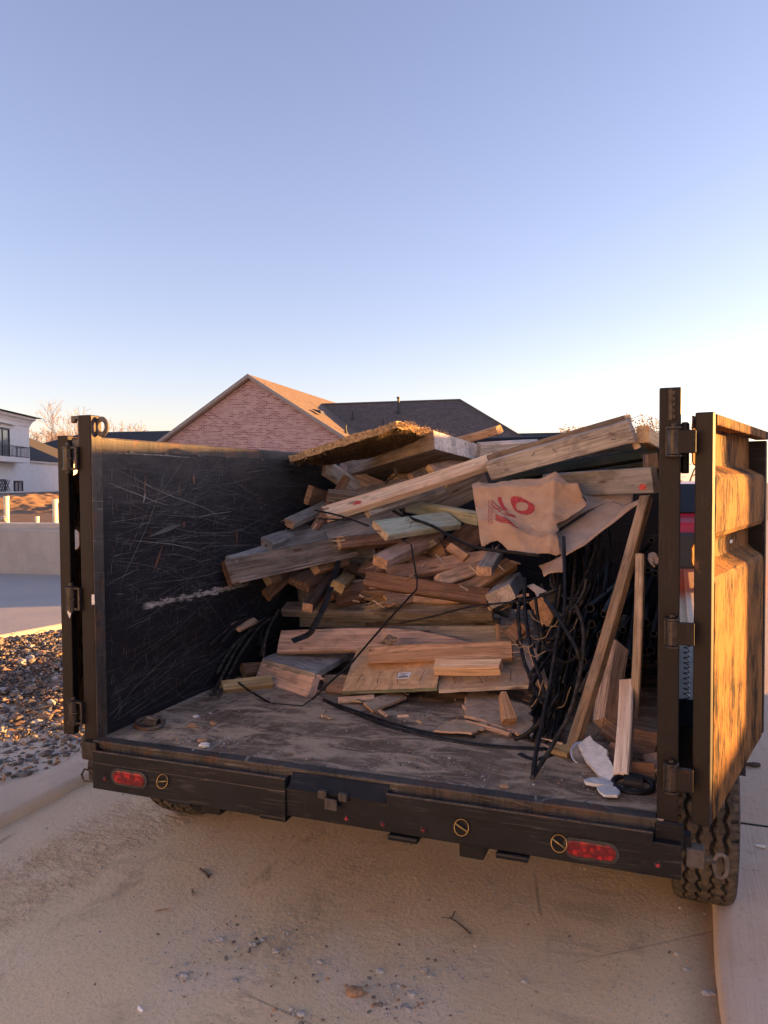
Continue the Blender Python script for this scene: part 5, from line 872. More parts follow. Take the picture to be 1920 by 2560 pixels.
SLABS = [
 ('fibreboard_sheet', 'board', 'ragged fibrous board on top of the pile, its torn edges coloured lighter for a sun glow', [[-2.098, 3.991, 1.797], [-1.419, 3.95, 1.97], [-2.098, 4.512, 1.788], [-1.28, 4.5, 1.917]], 0.04, 'strawy', 'straw', {'ragged': 1}),
 ('timber_slab', 'timber', 'thick dark brown timber slab under the fibrous board', [[-1.287, 4.2, 1.898], [-2.098, 4.721, 1.749], [-1.163, 4.75, 1.843]], 0.105, 'old', 'old', {'mat0': 'greywhite'}),
 ('strand_board', 'board', 'strand board sheet with nails and a white sticker', [[-1.456, 3.27, 0.672], [-0.993, 3.27, 0.731], [-1.522, 3.62, 0.805]], 0.018, 'osb', 'greenish', {'nails': 4, 'sticker': 1}),
 ('strand_board', 'board', 'greyer strand board sheet beside the stickered one', [[-0.987, 3.28, 0.719], [-0.587, 3.36, 0.755], [-1.086, 3.62, 0.821]], 0.018, 'osb2', 'greywhite', {'nails': 3}),
 ('plank', 'board', 'weathered grey plank sloping back under the pink plank', [[-1.587, 3.25, 0.742], [-1.99, 3.46, 0.738], [-1.644, 3.85, 0.723]], 0.03, 'grey', 'grey', {}),
 ('board_scrap', 'scrap', 'torn corner of strand board lying on the bed floor', [[-1.301, 3.148, 0.67], [-1.215, 3.047, 0.67], [-1.233, 3.395, 0.67]], 0.012, 'osb2', 'tan', {}),
 ('strand_board', 'board', 'torn strand board sheet lying on the bed floor at right', [[-0.831, 3.125, 0.67], [-0.509, 2.93, 0.67], [-0.908, 3.5, 0.684]], 0.014, 'osb2', 'tan', {'ragged': 1}),
 ('board_scrap', 'scrap', 'small torn scrap of strand board on the bed floor', [[-0.898, 2.891, 0.67], [-0.739, 2.901, 0.67], [-0.853, 3.047, 0.67]], 0.008, 'osb', 'tan', {'ragged': 1}),
]
TUBES = [
 ('twig', 'twig', 'crooked little twig above the bright pine stud', [[-1.619, 4.3, 1.65], [-1.592, 4.28, 1.678], [-1.555, 4.25, 1.689], [-1.536, 4.25, 1.706], [-1.556, 4.28, 1.739]], 0.008, 'bark', 0, {}),
 ('cable', 'cable', 'leftmost long black cable hanging down past the strand board', [[-0.673, 3.55, 1.108], [-0.665, 3.45, 1.062], [-0.65, 3.4, 1.006], [-0.612, 3.28, 0.905], [-0.534, 3.1, 0.831], [-0.478, 2.98, 0.793]], 0.0088, 'rubber', 0, {}),
 ('cable', 'cable', 'second long black cable beside the leftmost hanging one', [[-0.663, 3.6, 1.203], [-0.644, 3.5, 1.105], [-0.623, 3.42, 1.037], [-0.579, 3.3, 0.934], [-0.505, 3.1, 0.853], [-0.47, 3.0, 0.814]], 0.0088, 'rubber', 0, {}),
 ('cable', 'cable', 'straight black rod leaning down to the bed floor edge', [[-0.483, 3.6, 1.4], [-0.437, 3.3, 1.135], [-0.444, 3.15, 1.035], [-0.448, 3.02, 0.912], [-0.454, 2.86, 0.792], [-0.455, 2.7, 0.704], [-0.44, 2.54, 0.67]], 0.0085, 'rubber', 0, {}),
 ('cable', 'cable', 'thick black cable slanting right across the tangle', [[-0.503, 3.2, 1.165], [-0.449, 3.12, 1.125], [-0.386, 3.05, 1.051], [-0.352, 3.0, 1.011], [-0.341, 3.0, 0.966]], 0.0085, 'rubber', 0, {}),
 ('cable', 'cable', 'long grey black cable curving down to the bed edge', [[-0.382, 3.2, 1.153], [-0.349, 3.15, 1.089], [-0.332, 3.05, 1.02], [-0.337, 2.95, 0.915], [-0.36, 2.85, 0.804], [-0.394, 2.75, 0.737], [-0.436, 2.62, 0.67], [-0.441, 2.533, 0.67]], 0.008, 'rubber2', 0, {}),
 ('cable', 'cable', 'blackened cable end lying on the torn strand board', [[-0.569, 2.894, 0.67], [-0.514, 2.88, 0.708], [-0.469, 2.88, 0.759], [-0.408, 2.95, 0.851]], 0.0085, 'rubber', 0, {}),
 ('rubber_belt', 'belt', 'flat black belt stretched across the middle of the pile', [[-1.286, 3.6, 0.953], [-1.11, 3.58, 1.0], [-0.928, 3.58, 1.056], [-0.747, 3.55, 1.09], [-0.625, 3.5, 1.117], [-0.53, 3.45, 1.156], [-0.469, 3.5, 1.182]], 0.0085, 'rubber', 0.5, {}),
 ('hose', 'hose', 'black hose draped from the grey stud across the cardboard box', [[-1.505, 4.1, 1.499], [-1.443, 4.05, 1.478], [-1.342, 4.0, 1.454], [-1.223, 3.95, 1.422], [-1.109, 3.88, 1.377], [-0.991, 3.8, 1.338], [-0.879, 3.75, 1.32], [-0.753, 3.72, 1.313], [-0.612, 3.7, 1.301]], 0.0088, 'rubber', 0, {}),
 ('hose', 'hose', 'long black hose lying across the bed floor', [[-1.516, 3.197, 0.65], [-1.406, 3.114, 0.65], [-1.267, 3.031, 0.65], [-1.091, 2.928, 0.65], [-0.944, 2.876, 0.65], [-0.737, 2.838, 0.65], [-0.599, 2.844, 0.65], [-0.441, 2.873, 0.65]], 0.0115, 'rubber', 0, {}),
 ('hose', 'hose', 'shorter black hose end lying behind the long floor hose', [[-1.44, 3.152, 0.65], [-1.284, 3.071, 0.65], [-1.078, 2.966, 0.65], [-0.926, 2.914, 0.65], [-0.827, 2.918, 0.65], [-0.732, 2.921, 0.65]], 0.0085, 'rubber', 0, {}),
 ('strap', 'strap', 'bent black strap hanging over the pink plank', [[-1.752, 3.9, 1.221], [-1.695, 3.6, 1.027], [-1.73, 3.5, 0.898], [-1.751, 3.5, 0.881], [-1.792, 3.42, 0.865]], 0.018, 'rubber', 0.25, {'sharp': 1}),
 ('strap', 'strap', 'black strap crossing the bright pine stud', [[-1.813, 3.74, 1.51], [-1.704, 3.72, 1.492], [-1.598, 3.7, 1.468], [-1.51, 3.75, 1.429]], 0.01, 'rubber', 0.5, {}),
 ('strap', 'strap', 'short black strap tail under the crossing strap', [[-1.8, 3.75, 1.464], [-1.695, 3.73, 1.463], [-1.603, 3.71, 1.461]], 0.008, 'rubber', 0.5, {}),
 ('strapping_band', 'strap', 'thin black strapping band looping from the pile to the floor', [[-1.334, 3.74, 1.366], [-1.251, 3.68, 1.342], [-1.235, 3.66, 1.283], [-1.207, 3.64, 1.164], [-1.203, 3.62, 1.125], [-1.3, 3.5, 0.996], [-1.377, 3.3, 0.861], [-1.413, 3.3, 0.818], [-1.51, 3.2, 0.715], [-1.576, 3.187, 0.65], [-1.567, 3.077, 0.65], [-1.722, 3.068, 0.65], [-1.872, 3.12, 0.686], [-2.097, 3.3, 0.699]], 0.005, 'rubber', 0.4, {'sharp': 1}),
 ('cable', 'cable', 'cable end hanging straight down at left of the pile', [[-2.049, 3.75, 0.96], [-2.035, 3.65, 0.91], [-2.026, 3.58, 0.865], [-2.011, 3.52, 0.813], [-2.007, 3.5, 0.748]], 0.008, 'rubber2', 0, {}),
 ('cable', 'cable', 'grey black cable arching down to the floor by the wall', [[-2.07, 3.7, 0.92], [-2.096, 3.6, 0.876], [-2.098, 3.466, 0.805], [-2.098, 3.37, 0.744], [-2.089, 3.27, 0.67], [-1.975, 3.034, 0.67]], 0.008, 'rubber2', 0, {}),
 ('cable', 'cable', 'outermost cable arching down to the floor by the wall', [[-2.098, 3.709, 0.923], [-2.098, 3.541, 0.893], [-2.098, 3.384, 0.809], [-2.098, 3.286, 0.732], [-2.098, 3.214, 0.671], [-2.021, 3.039, 0.67]], 0.0085, 'rubber2', 0, {}),
 ('cable', 'cable', 'shorter arching cable ending above the floor by the wall', [[-2.098, 3.682, 0.881], [-2.098, 3.504, 0.874], [-2.098, 3.373, 0.836], [-2.098, 3.27, 0.778], [-2.098, 3.205, 0.724]], 0.008, 'rubber2', 0, {}),
 ('cable', 'cable', 'cable reaching left toward the wall under the jutting plank', [[-2.098, 3.684, 0.974], [-2.098, 3.543, 0.964], [-2.098, 3.364, 0.937], [-2.098, 3.23, 0.907], [-2.098, 3.146, 0.876]], 0.008, 'rubber', 0, {}),
 ('cable', 'cable', 'second cable reaching left toward the wall', [[-2.098, 3.631, 0.962], [-2.098, 3.481, 0.948], [-2.098, 3.375, 0.923], [-2.098, 3.307, 0.898], [-2.098, 3.246, 0.868]], 0.01, 'rubber', 0, {}),
 ('cable', 'cable', 'dark cable end between the arching cables', [[-2.098, 3.655, 0.873], [-2.078, 3.6, 0.825], [-2.051, 3.57, 0.781], [-2.054, 3.55, 0.74]], 0.01, 'rubber', 0, {}),
 ('strap', 'strap', 'wide black strap curving along the bed floor by the pole', [[-0.532, 2.801, 0.65], [-0.493, 2.766, 0.65], [-0.456, 2.771, 0.65], [-0.418, 2.842, 0.65], [-0.375, 2.926, 0.65]], 0.014, 'rubber', 0.35, {}),
 ('cable', 'cable', 'black rubber cable in the dense tangle at the right of the bed', [[-0.482, 4.126, 1.324], [-0.489, 4.059, 1.245], [-0.505, 3.991, 1.168], [-0.526, 3.919, 1.093], [-0.549, 3.842, 1.022], [-0.572, 3.76, 0.957], [-0.59, 3.673, 0.897], [-0.602, 3.58, 0.845], [-0.606, 3.484, 0.8], [-0.598, 3.385, 0.764]], 0.007816897341270595, 'rubber', 0, {'group': 'tangled black cables'}),
 ('cable', 'cable', 'black rubber cable in the dense tangle at the right of the bed', [[-0.492, 4.245, 1.302], [-0.478, 4.153, 1.226], [-0.474, 4.056, 1.153], [-0.476, 3.954, 1.084], [-0.484, 3.847, 1.021], [-0.495, 3.736, 0.963], [-0.507, 3.622, 0.912], [-0.519, 3.508, 0.867], [-0.53, 3.394, 0.829], [-0.538, 3.283, 0.797]], 0.007627595699062069, 'rubber2', 0, {'group': 'tangled black cables'}),
 ('cable', 'cable', 'black rubber cable in the dense tangle at the right of the bed', [[-0.571, 3.348, 1.066], [-0.559, 3.328, 1.025], [-0.542, 3.304, 1.0], [-0.52, 3.277, 0.989], [-0.496, 3.249, 0.992], [-0.472, 3.222, 1.006], [-0.449, 3.198, 1.03], [-0.43, 3.179, 1.064], [-0.415, 3.164, 1.104], [-0.407, 3.155, 1.152]], 0.008285726977824058, 'rubber', 0, {'group': 'tangled black cables'}),
 ('cable', 'cable', 'black rubber cable in the dense tangle at the right of the bed', [[-0.596, 3.437, 1.081], [-0.584, 3.409, 1.029], [-0.567, 3.382, 1.0], [-0.548, 3.358, 0.99], [-0.528, 3.339, 0.998], [-0.508, 3.324, 1.02], [-0.49, 3.315, 1.055], [-0.475, 3.311, 1.1], [-0.464, 3.312, 1.154], [-0.458, 3.315, 1.216]], 0.006583997379901445, 'rubber', 0, {'group': 'tangled black cables'}),
 ('cable', 'cable', 'black rubber cable in the dense tangle at the right of the bed', [[-0.585, 4.156, 1.26], [-0.569, 4.055, 1.197], [-0.559, 3.958, 1.136], [-0.554, 3.868, 1.078], [-0.552, 3.782, 1.023], [-0.554, 3.701, 0.971], [-0.557, 3.624, 0.922], [-0.561, 3.548, 0.878], [-0.564, 3.471, 0.838], [-0.566, 3.392, 0.804]], 0.008013138830714375, 'rubber2', 0, {'group': 'tangled black cables'}),
 ('cable', 'cable', 'black rubber cable in the dense tangle at the right of the bed', [[-0.633, 4.059, 1.412], [-0.604, 3.98, 1.309], [-0.575, 3.906, 1.21], [-0.547, 3.835, 1.114], [-0.52, 3.766, 1.023], [-0.495, 3.696, 0.938], [-0.472, 3.624, 0.859], [-0.453, 3.549, 0.788], [-0.438, 3.469, 0.726], [-0.429, 3.383, 0.673]], 0.007728493045733838, 'rubber', 0, {'group': 'tangled black cables'}),
 ('cable', 'cable', 'black rubber cable in the dense tangle at the right of the bed', [[-0.541, 4.111, 1.425], [-0.522, 4.035, 1.339], [-0.515, 3.958, 1.257], [-0.516, 3.879, 1.178], [-0.522, 3.797, 1.103], [-0.531, 3.709, 1.033], [-0.542, 3.617, 0.97], [-0.551, 3.518, 0.914], [-0.558, 3.415, 0.867], [-0.56, 3.308, 0.828]], 0.006708697357857834, 'rubber', 0, {'group': 'tangled black cables'}),
 ('cable', 'cable', 'black rubber cable in the dense tangle at the right of the bed', [[-0.456, 4.191, 1.261], [-0.447, 4.105, 1.16], [-0.454, 4.013, 1.062], [-0.473, 3.916, 0.969], [-0.499, 3.814, 0.883], [-0.525, 3.706, 0.804], [-0.549, 3.595, 0.733], [-0.565, 3.482, 0.671], [-0.542, 3.205, 0.67], [-0.514, 2.98, 0.67]], 0.007482265272621105, 'rubber2', 0, {'group': 'tangled black cables'}),
 ('cable', 'cable', 'black rubber cable in the dense tangle at the right of the bed', [[-0.581, 3.421, 1.138], [-0.571, 3.405, 1.075], [-0.556, 3.384, 1.023], [-0.537, 3.359, 0.985], [-0.516, 3.332, 0.96], [-0.495, 3.304, 0.951], [-0.475, 3.278, 0.957], [-0.458, 3.254, 0.98], [-0.444, 3.235, 1.02], [-0.436, 3.221, 1.079]], 0.007333603909340061, 'rubber', 0, {'group': 'tangled black cables'}),
 ('cable', 'cable', 'black rubber cable in the dense tangle at the right of the bed', [[-0.415, 4.269, 1.428], [-0.388, 4.137, 1.325], [-0.384, 4.004, 1.228], [-0.396, 3.873, 1.137], [-0.419, 3.745, 1.053], [-0.449, 3.621, 0.975], [-0.481, 3.503, 0.904], [-0.512, 3.389, 0.84], [-0.538, 3.281, 0.783], [-0.555, 3.178, 0.735]], 0.007919836337215103, 'rubber', 0, {'group': 'tangled black cables'}),
 ('cable', 'cable', 'black rubber cable in the dense tangle at the right of the bed', [[-0.4, 4.23, 1.253], [-0.4, 4.118, 1.163], [-0.413, 4.009, 1.077], [-0.435, 3.906, 0.994], [-0.463, 3.809, 0.915], [-0.493, 3.717, 0.841], [-0.522, 3.629, 0.771], [-0.548, 3.544, 0.707], [-0.555, 3.393, 0.67], [-0.538, 3.158, 0.67]], 0.008173993200723777, 'rubber2', 0, {'group': 'tangled black cables'}),
 ('cable', 'cable', 'black rubber cable in the dense tangle at the right of the bed', [[-0.52, 4.062, 1.413], [-0.527, 3.98, 1.325], [-0.523, 3.902, 1.24], [-0.51, 3.829, 1.159], [-0.493, 3.759, 1.081], [-0.473, 3.691, 1.008], [-0.455, 3.621, 0.941], [-0.44, 3.55, 0.879], [-0.431, 3.474, 0.825], [-0.43, 3.394, 0.778]], 0.007854539696844123, 'rubber', 0, {'group': 'tangled black cables'}),
 ('cable', 'cable', 'black rubber cable in the dense tangle at the right of the bed', [[-0.489, 4.184, 1.424], [-0.491, 4.092, 1.328], [-0.494, 4.001, 1.235], [-0.497, 3.91, 1.148], [-0.499, 3.816, 1.065], [-0.501, 3.718, 0.989], [-0.5, 3.616, 0.921], [-0.496, 3.508, 0.862], [-0.49, 3.395, 0.812], [-0.48, 3.276, 0.773]], 0.007044481682548912, 'rubber', 0, {'group': 'tangled black cables'}),
 ('cable', 'cable', 'black rubber cable in the dense tangle at the right of the bed', [[-0.532, 4.138, 1.415], [-0.52, 4.051, 1.314], [-0.516, 3.961, 1.216], [-0.518, 3.865, 1.124], [-0.522, 3.764, 1.038], [-0.527, 3.657, 0.959], [-0.531, 3.546, 0.889], [-0.531, 3.431, 0.828], [-0.527, 3.314, 0.777], [-0.517, 3.197, 0.736]], 0.008704821250021548, 'rubber2', 0, {'group': 'tangled black cables'}),
 ('cable', 'cable', 'black rubber cable in the dense tangle at the right of the bed', [[-0.53, 3.502, 1.219], [-0.519, 3.49, 1.189], [-0.5, 3.473, 1.167], [-0.474, 3.451, 1.152], [-0.445, 3.426, 1.145], [-0.415, 3.399, 1.145], [-0.387, 3.371, 1.153], [-0.362, 3.345, 1.168], [-0.344, 3.322, 1.19], [-0.334, 3.304, 1.22]], 0.006328238903986788, 'rubber', 0, {'group': 'tangled black cables'}),
 ('cable', 'cable', 'black rubber cable in the dense tangle at the right of the bed', [[-0.504, 3.344, 0.984], [-0.491, 3.319, 0.938], [-0.471, 3.292, 0.91], [-0.447, 3.264, 0.9], [-0.419, 3.238, 0.904], [-0.392, 3.215, 0.922], [-0.367, 3.197, 0.951], [-0.346, 3.184, 0.99], [-0.331, 3.177, 1.037], [-0.322, 3.174, 1.091]], 0.006558528242634622, 'rubber', 0, {'group': 'tangled black cables'}),
 ('cable', 'cable', 'black rubber cable in the dense tangle at the right of the bed', [[-0.486, 4.157, 1.384], [-0.446, 4.044, 1.28], [-0.424, 3.934, 1.181], [-0.415, 3.828, 1.087], [-0.416, 3.728, 0.998], [-0.425, 3.633, 0.915], [-0.439, 3.544, 0.837], [-0.454, 3.458, 0.765], [-0.47, 3.375, 0.701], [-0.471, 3.209, 0.67]], 0.006955086674209202, 'rubber2', 0, {'group': 'tangled black cables'}),
 ('cable', 'cable', 'black rubber cable in the dense tangle at the right of the bed', [[-0.607, 3.739, 1.0], [-0.595, 3.726, 0.966], [-0.577, 3.718, 0.941], [-0.554, 3.716, 0.926], [-0.529, 3.717, 0.919], [-0.503, 3.722, 0.922], [-0.478, 3.727, 0.933], [-0.456, 3.732, 0.953], [-0.44, 3.734, 0.983], [-0.431, 3.732, 1.021]], 0.006449744057907094, 'rubber', 0, {'group': 'tangled black cables'}),
 ('cable', 'cable', 'black rubber cable in the dense tangle at the right of the bed', [[-0.476, 4.214, 1.432], [-0.459, 4.098, 1.31], [-0.448, 3.986, 1.193], [-0.441, 3.874, 1.083], [-0.438, 3.762, 0.981], [-0.438, 3.647, 0.888], [-0.442, 3.528, 0.805], [-0.448, 3.404, 0.733], [-0.456, 3.275, 0.674], [-0.446, 3.009, 0.67]], 0.007876652968152872, 'rubber', 0, {'group': 'tangled black cables'}),
 ('cable', 'cable', 'black rubber cable in the dense tangle at the right of the bed', [[-0.414, 4.264, 1.359], [-0.427, 4.158, 1.24], [-0.439, 4.05, 1.126], [-0.451, 3.938, 1.02], [-0.461, 3.82, 0.921], [-0.469, 3.697, 0.833], [-0.475, 3.569, 0.755], [-0.479, 3.436, 0.689], [-0.464, 3.187, 0.67], [-0.446, 2.935, 0.67]], 0.007671061905724433, 'rubber2', 0, {'group': 'tangled black cables'}),
 ('cable', 'cable', 'black rubber cable in the dense tangle at the right of the bed', [[-0.485, 4.321, 1.265], [-0.477, 4.198, 1.162], [-0.477, 4.069, 1.065], [-0.484, 3.935, 0.976], [-0.493, 3.797, 0.895], [-0.502, 3.655, 0.823], [-0.509, 3.511, 0.761], [-0.511, 3.367, 0.71], [-0.506, 3.224, 0.67], [-0.479, 2.994, 0.67]], 0.006436502582461457, 'rubber', 0, {'group': 'tangled black cables'}),
 ('cable', 'cable', 'black rubber cable in the dense tangle at the right of the bed', [[-0.511, 4.247, 1.349], [-0.482, 4.123, 1.27], [-0.46, 3.995, 1.195], [-0.444, 3.865, 1.126], [-0.433, 3.735, 1.063], [-0.426, 3.607, 1.007], [-0.422, 3.483, 0.957], [-0.421, 3.363, 0.913], [-0.42, 3.248, 0.875], [-0.421, 3.139, 0.843]], 0.006548735595332592, 'rubber', 0, {'group': 'tangled black cables'}),
 ('cable', 'cable', 'black rubber cable in the dense tangle at the right of the bed', [[-0.363, 4.108, 1.411], [-0.374, 4.013, 1.329], [-0.394, 3.919, 1.249], [-0.419, 3.829, 1.172], [-0.447, 3.743, 1.098], [-0.479, 3.663, 1.028], [-0.512, 3.588, 0.962], [-0.544, 3.519, 0.9], [-0.575, 3.453, 0.842], [-0.602, 3.389, 0.79]], 0.007593738013832875, 'rubber2', 0, {'group': 'tangled black cables'}),
 ('cable', 'cable', 'black rubber cable in the dense tangle at the right of the bed', [[-0.522, 4.231, 1.395], [-0.51, 4.116, 1.288], [-0.501, 4.007, 1.187], [-0.493, 3.903, 1.09], [-0.488, 3.805, 1.0], [-0.483, 3.71, 0.915], [-0.479, 3.618, 0.837], [-0.476, 3.526, 0.767], [-0.474, 3.433, 0.705], [-0.463, 3.282, 0.67]], 0.007334081109394586, 'rubber', 0, {'group': 'tangled black cables'}),
 ('cable', 'cable', 'black rubber cable in the dense tangle at the right of the bed', [[-0.398, 4.069, 1.259], [-0.372, 3.954, 1.197], [-0.371, 3.843, 1.137], [-0.387, 3.734, 1.08], [-0.415, 3.626, 1.027], [-0.448, 3.517, 0.978], [-0.481, 3.405, 0.935], [-0.508, 3.289, 0.899], [-0.526, 3.168, 0.87], [-0.529, 3.041, 0.851]], 0.0067706018541105525, 'rubber', 0, {'group': 'tangled black cables'}),
 ('cable', 'cable', 'black rubber cable in the dense tangle at the right of the bed', [[-0.418, 4.276, 1.312], [-0.426, 4.165, 1.24], [-0.44, 4.052, 1.171], [-0.459, 3.936, 1.107], [-0.479, 3.816, 1.048], [-0.499, 3.691, 0.995], [-0.518, 3.56, 0.949], [-0.535, 3.424, 0.911], [-0.547, 3.284, 0.882], [-0.555, 3.141, 0.861]], 0.008507168913862792, 'rubber2', 0, {'group': 'tangled black cables'}),
 ('cable', 'cable', 'black rubber cable in the dense tangle at the right of the bed', [[-0.527, 3.244, 1.021], [-0.52, 3.242, 0.98], [-0.507, 3.234, 0.957], [-0.489, 3.221, 0.951], [-0.469, 3.202, 0.959], [-0.448, 3.179, 0.98], [-0.427, 3.153, 1.012], [-0.408, 3.125, 1.052], [-0.394, 3.098, 1.097], [-0.384, 3.073, 1.147]], 0.007924718210648418, 'rubber', 0, {'group': 'tangled black cables'}),
 ('cable', 'cable', 'black rubber cable in the dense tangle at the right of the bed', [[-0.548, 3.827, 1.03], [-0.538, 3.808, 0.964], [-0.523, 3.785, 0.912], [-0.505, 3.759, 0.873], [-0.486, 3.732, 0.849], [-0.466, 3.704, 0.841], [-0.448, 3.679, 0.85], [-0.432, 3.658, 0.876], [-0.419, 3.641, 0.919], [-0.411, 3.63, 0.981]], 0.007744345008187184, 'rubber', 0, {'group': 'tangled black cables'}),
 ('cable', 'cable', 'black rubber cable in the dense tangle at the right of the bed', [[-0.534, 4.203, 1.401], [-0.516, 4.098, 1.285], [-0.508, 3.992, 1.175], [-0.507, 3.889, 1.07], [-0.511, 3.789, 0.971], [-0.52, 3.694, 0.878], [-0.531, 3.605, 0.792], [-0.542, 3.521, 0.712], [-0.536, 3.336, 0.67], [-0.512, 3.066, 0.67]], 0.006631835343151763, 'rubber2', 0, {'group': 'tangled black cables'}),
 ('cable', 'cable', 'black rubber cable in the dense tangle at the right of the bed', [[-0.598, 4.147, 1.253], [-0.572, 4.008, 1.181], [-0.548, 3.874, 1.115], [-0.526, 3.745, 1.053], [-0.506, 3.622, 0.996], [-0.49, 3.504, 0.945], [-0.477, 3.39, 0.899], [-0.469, 3.277, 0.859], [-0.465, 3.165, 0.826], [-0.466, 3.052, 0.8]], 0.006284171755659283, 'rubber', 0, {'group': 'tangled black cables'}),
 ('cable', 'cable', 'black rubber cable in the dense tangle at the right of the bed', [[-0.458, 4.155, 1.339], [-0.457, 4.042, 1.226], [-0.456, 3.934, 1.118], [-0.455, 3.83, 1.015], [-0.454, 3.728, 0.92], [-0.453, 3.626, 0.831], [-0.453, 3.523, 0.752], [-0.453, 3.417, 0.682], [-0.433, 3.157, 0.67], [-0.414, 2.913, 0.67]], 0.007238813860181487, 'rubber', 0, {'group': 'tangled black cables'}),
 ('cable', 'cable', 'black rubber cable in the dense tangle at the right of the bed', [[-0.387, 4.153, 1.394], [-0.37, 4.067, 1.293], [-0.377, 3.981, 1.195], [-0.402, 3.894, 1.101], [-0.438, 3.804, 1.012], [-0.479, 3.709, 0.929], [-0.519, 3.61, 0.853], [-0.552, 3.505, 0.786], [-0.574, 3.394, 0.729], [-0.58, 3.28, 0.684]], 0.006623422364057927, 'rubber2', 0, {'group': 'tangled black cables'}),
 ('cable', 'cable', 'black rubber cable in the dense tangle at the right of the bed', [[-0.452, 4.133, 1.338], [-0.441, 4.048, 1.247], [-0.436, 3.958, 1.159], [-0.436, 3.863, 1.077], [-0.439, 3.762, 1.0], [-0.442, 3.657, 0.931], [-0.443, 3.547, 0.869], [-0.442, 3.434, 0.816], [-0.437, 3.32, 0.771], [-0.427, 3.206, 0.736]], 0.006788223111910128, 'rubber', 0, {'group': 'tangled black cables'}),
 ('cable', 'cable', 'black rubber cable in the dense tangle at the right of the bed', [[-0.615, 4.187, 1.362], [-0.597, 4.082, 1.259], [-0.58, 3.972, 1.161], [-0.565, 3.857, 1.07], [-0.551, 3.74, 0.987], [-0.538, 3.621, 0.911], [-0.528, 3.503, 0.844], [-0.519, 3.388, 0.785], [-0.513, 3.276, 0.734], [-0.509, 3.169, 0.69]], 0.006205610223266657, 'rubber', 0, {'group': 'tangled black cables'}),
 ('cable', 'cable', 'black rubber cable in the dense tangle at the right of the bed', [[-0.552, 4.197, 1.36], [-0.501, 4.08, 1.26], [-0.473, 3.961, 1.166], [-0.463, 3.843, 1.077], [-0.466, 3.728, 0.994], [-0.479, 3.616, 0.917], [-0.499, 3.509, 0.846], [-0.522, 3.407, 0.782], [-0.545, 3.311, 0.724], [-0.565, 3.22, 0.673]], 0.007349309767747334, 'rubber2', 0, {'group': 'tangled black cables'}),
 ('cable', 'cable', 'black rubber cable in the dense tangle at the right of the bed', [[-0.354, 4.118, 1.3], [-0.351, 3.994, 1.2], [-0.36, 3.874, 1.106], [-0.376, 3.759, 1.016], [-0.397, 3.65, 0.932], [-0.418, 3.545, 0.854], [-0.438, 3.446, 0.782], [-0.451, 3.35, 0.718], [-0.453, 3.228, 0.67], [-0.428, 2.994, 0.67]], 0.007987871840882574, 'rubber', 0, {'group': 'tangled black cables'}),
 ('cable', 'cable', 'black rubber cable in the dense tangle at the right of the bed', [[-0.478, 4.131, 1.292], [-0.508, 4.012, 1.197], [-0.528, 3.897, 1.106], [-0.541, 3.787, 1.02], [-0.549, 3.681, 0.94], [-0.553, 3.577, 0.866], [-0.555, 3.473, 0.8], [-0.556, 3.367, 0.742], [-0.558, 3.258, 0.693], [-0.552, 3.097, 0.67]], 0.008353080181211937, 'rubber', 0, {'group': 'tangled black cables'}),
 ('cable', 'cable', 'black rubber cable in the dense tangle at the right of the bed', [[-0.639, 4.129, 1.391], [-0.6, 4.039, 1.273], [-0.578, 3.951, 1.159], [-0.568, 3.863, 1.051], [-0.567, 3.773, 0.948], [-0.57, 3.68, 0.853], [-0.575, 3.583, 0.767], [-0.579, 3.48, 0.691], [-0.554, 3.23, 0.67], [-0.521, 2.972, 0.67]], 0.007001341078332146, 'rubber2', 0, {'group': 'tangled black cables'}),
 ('cable', 'cable', 'black rubber cable in the dense tangle at the right of the bed', [[-0.62, 4.169, 1.36], [-0.603, 4.085, 1.272], [-0.594, 3.997, 1.188], [-0.589, 3.905, 1.108], [-0.588, 3.808, 1.033], [-0.588, 3.705, 0.965], [-0.588, 3.597, 0.904], [-0.587, 3.485, 0.852], [-0.583, 3.37, 0.808], [-0.576, 3.254, 0.773]], 0.008495548505246893, 'rubber', 0, {'group': 'tangled black cables'}),
 ('cable', 'cable', 'black rubber cable in the dense tangle at the right of the bed', [[-0.545, 4.3, 1.286], [-0.54, 4.193, 1.188], [-0.531, 4.08, 1.095], [-0.519, 3.963, 1.008], [-0.506, 3.841, 0.93], [-0.491, 3.717, 0.859], [-0.477, 3.592, 0.798], [-0.464, 3.468, 0.745], [-0.452, 3.346, 0.7], [-0.44, 3.207, 0.67]], 0.008530325203332072, 'rubber', 0, {'group': 'tangled black cables'}),
 ('cable', 'cable', 'black rubber cable in the dense tangle at the right of the bed', [[-0.589, 3.63, 1.176], [-0.575, 3.606, 1.129], [-0.552, 3.58, 1.093], [-0.523, 3.552, 1.069], [-0.491, 3.525, 1.058], [-0.459, 3.501, 1.058], [-0.429, 3.481, 1.069], [-0.404, 3.466, 1.092], [-0.385, 3.456, 1.127], [-0.376, 3.452, 1.174]], 0.0072013769757041796, 'rubber2', 0, {'group': 'tangled black cables'}),
 ('cable', 'cable', 'black rubber cable in the dense tangle at the right of the bed', [[-0.474, 4.277, 1.337], [-0.456, 4.134, 1.221], [-0.446, 3.994, 1.113], [-0.442, 3.858, 1.013], [-0.443, 3.726, 0.92], [-0.446, 3.6, 0.835], [-0.451, 3.48, 0.759], [-0.455, 3.364, 0.691], [-0.441, 3.132, 0.67], [-0.421, 2.888, 0.67]], 0.008280621362352074, 'rubber', 0, {'group': 'tangled black cables'}),
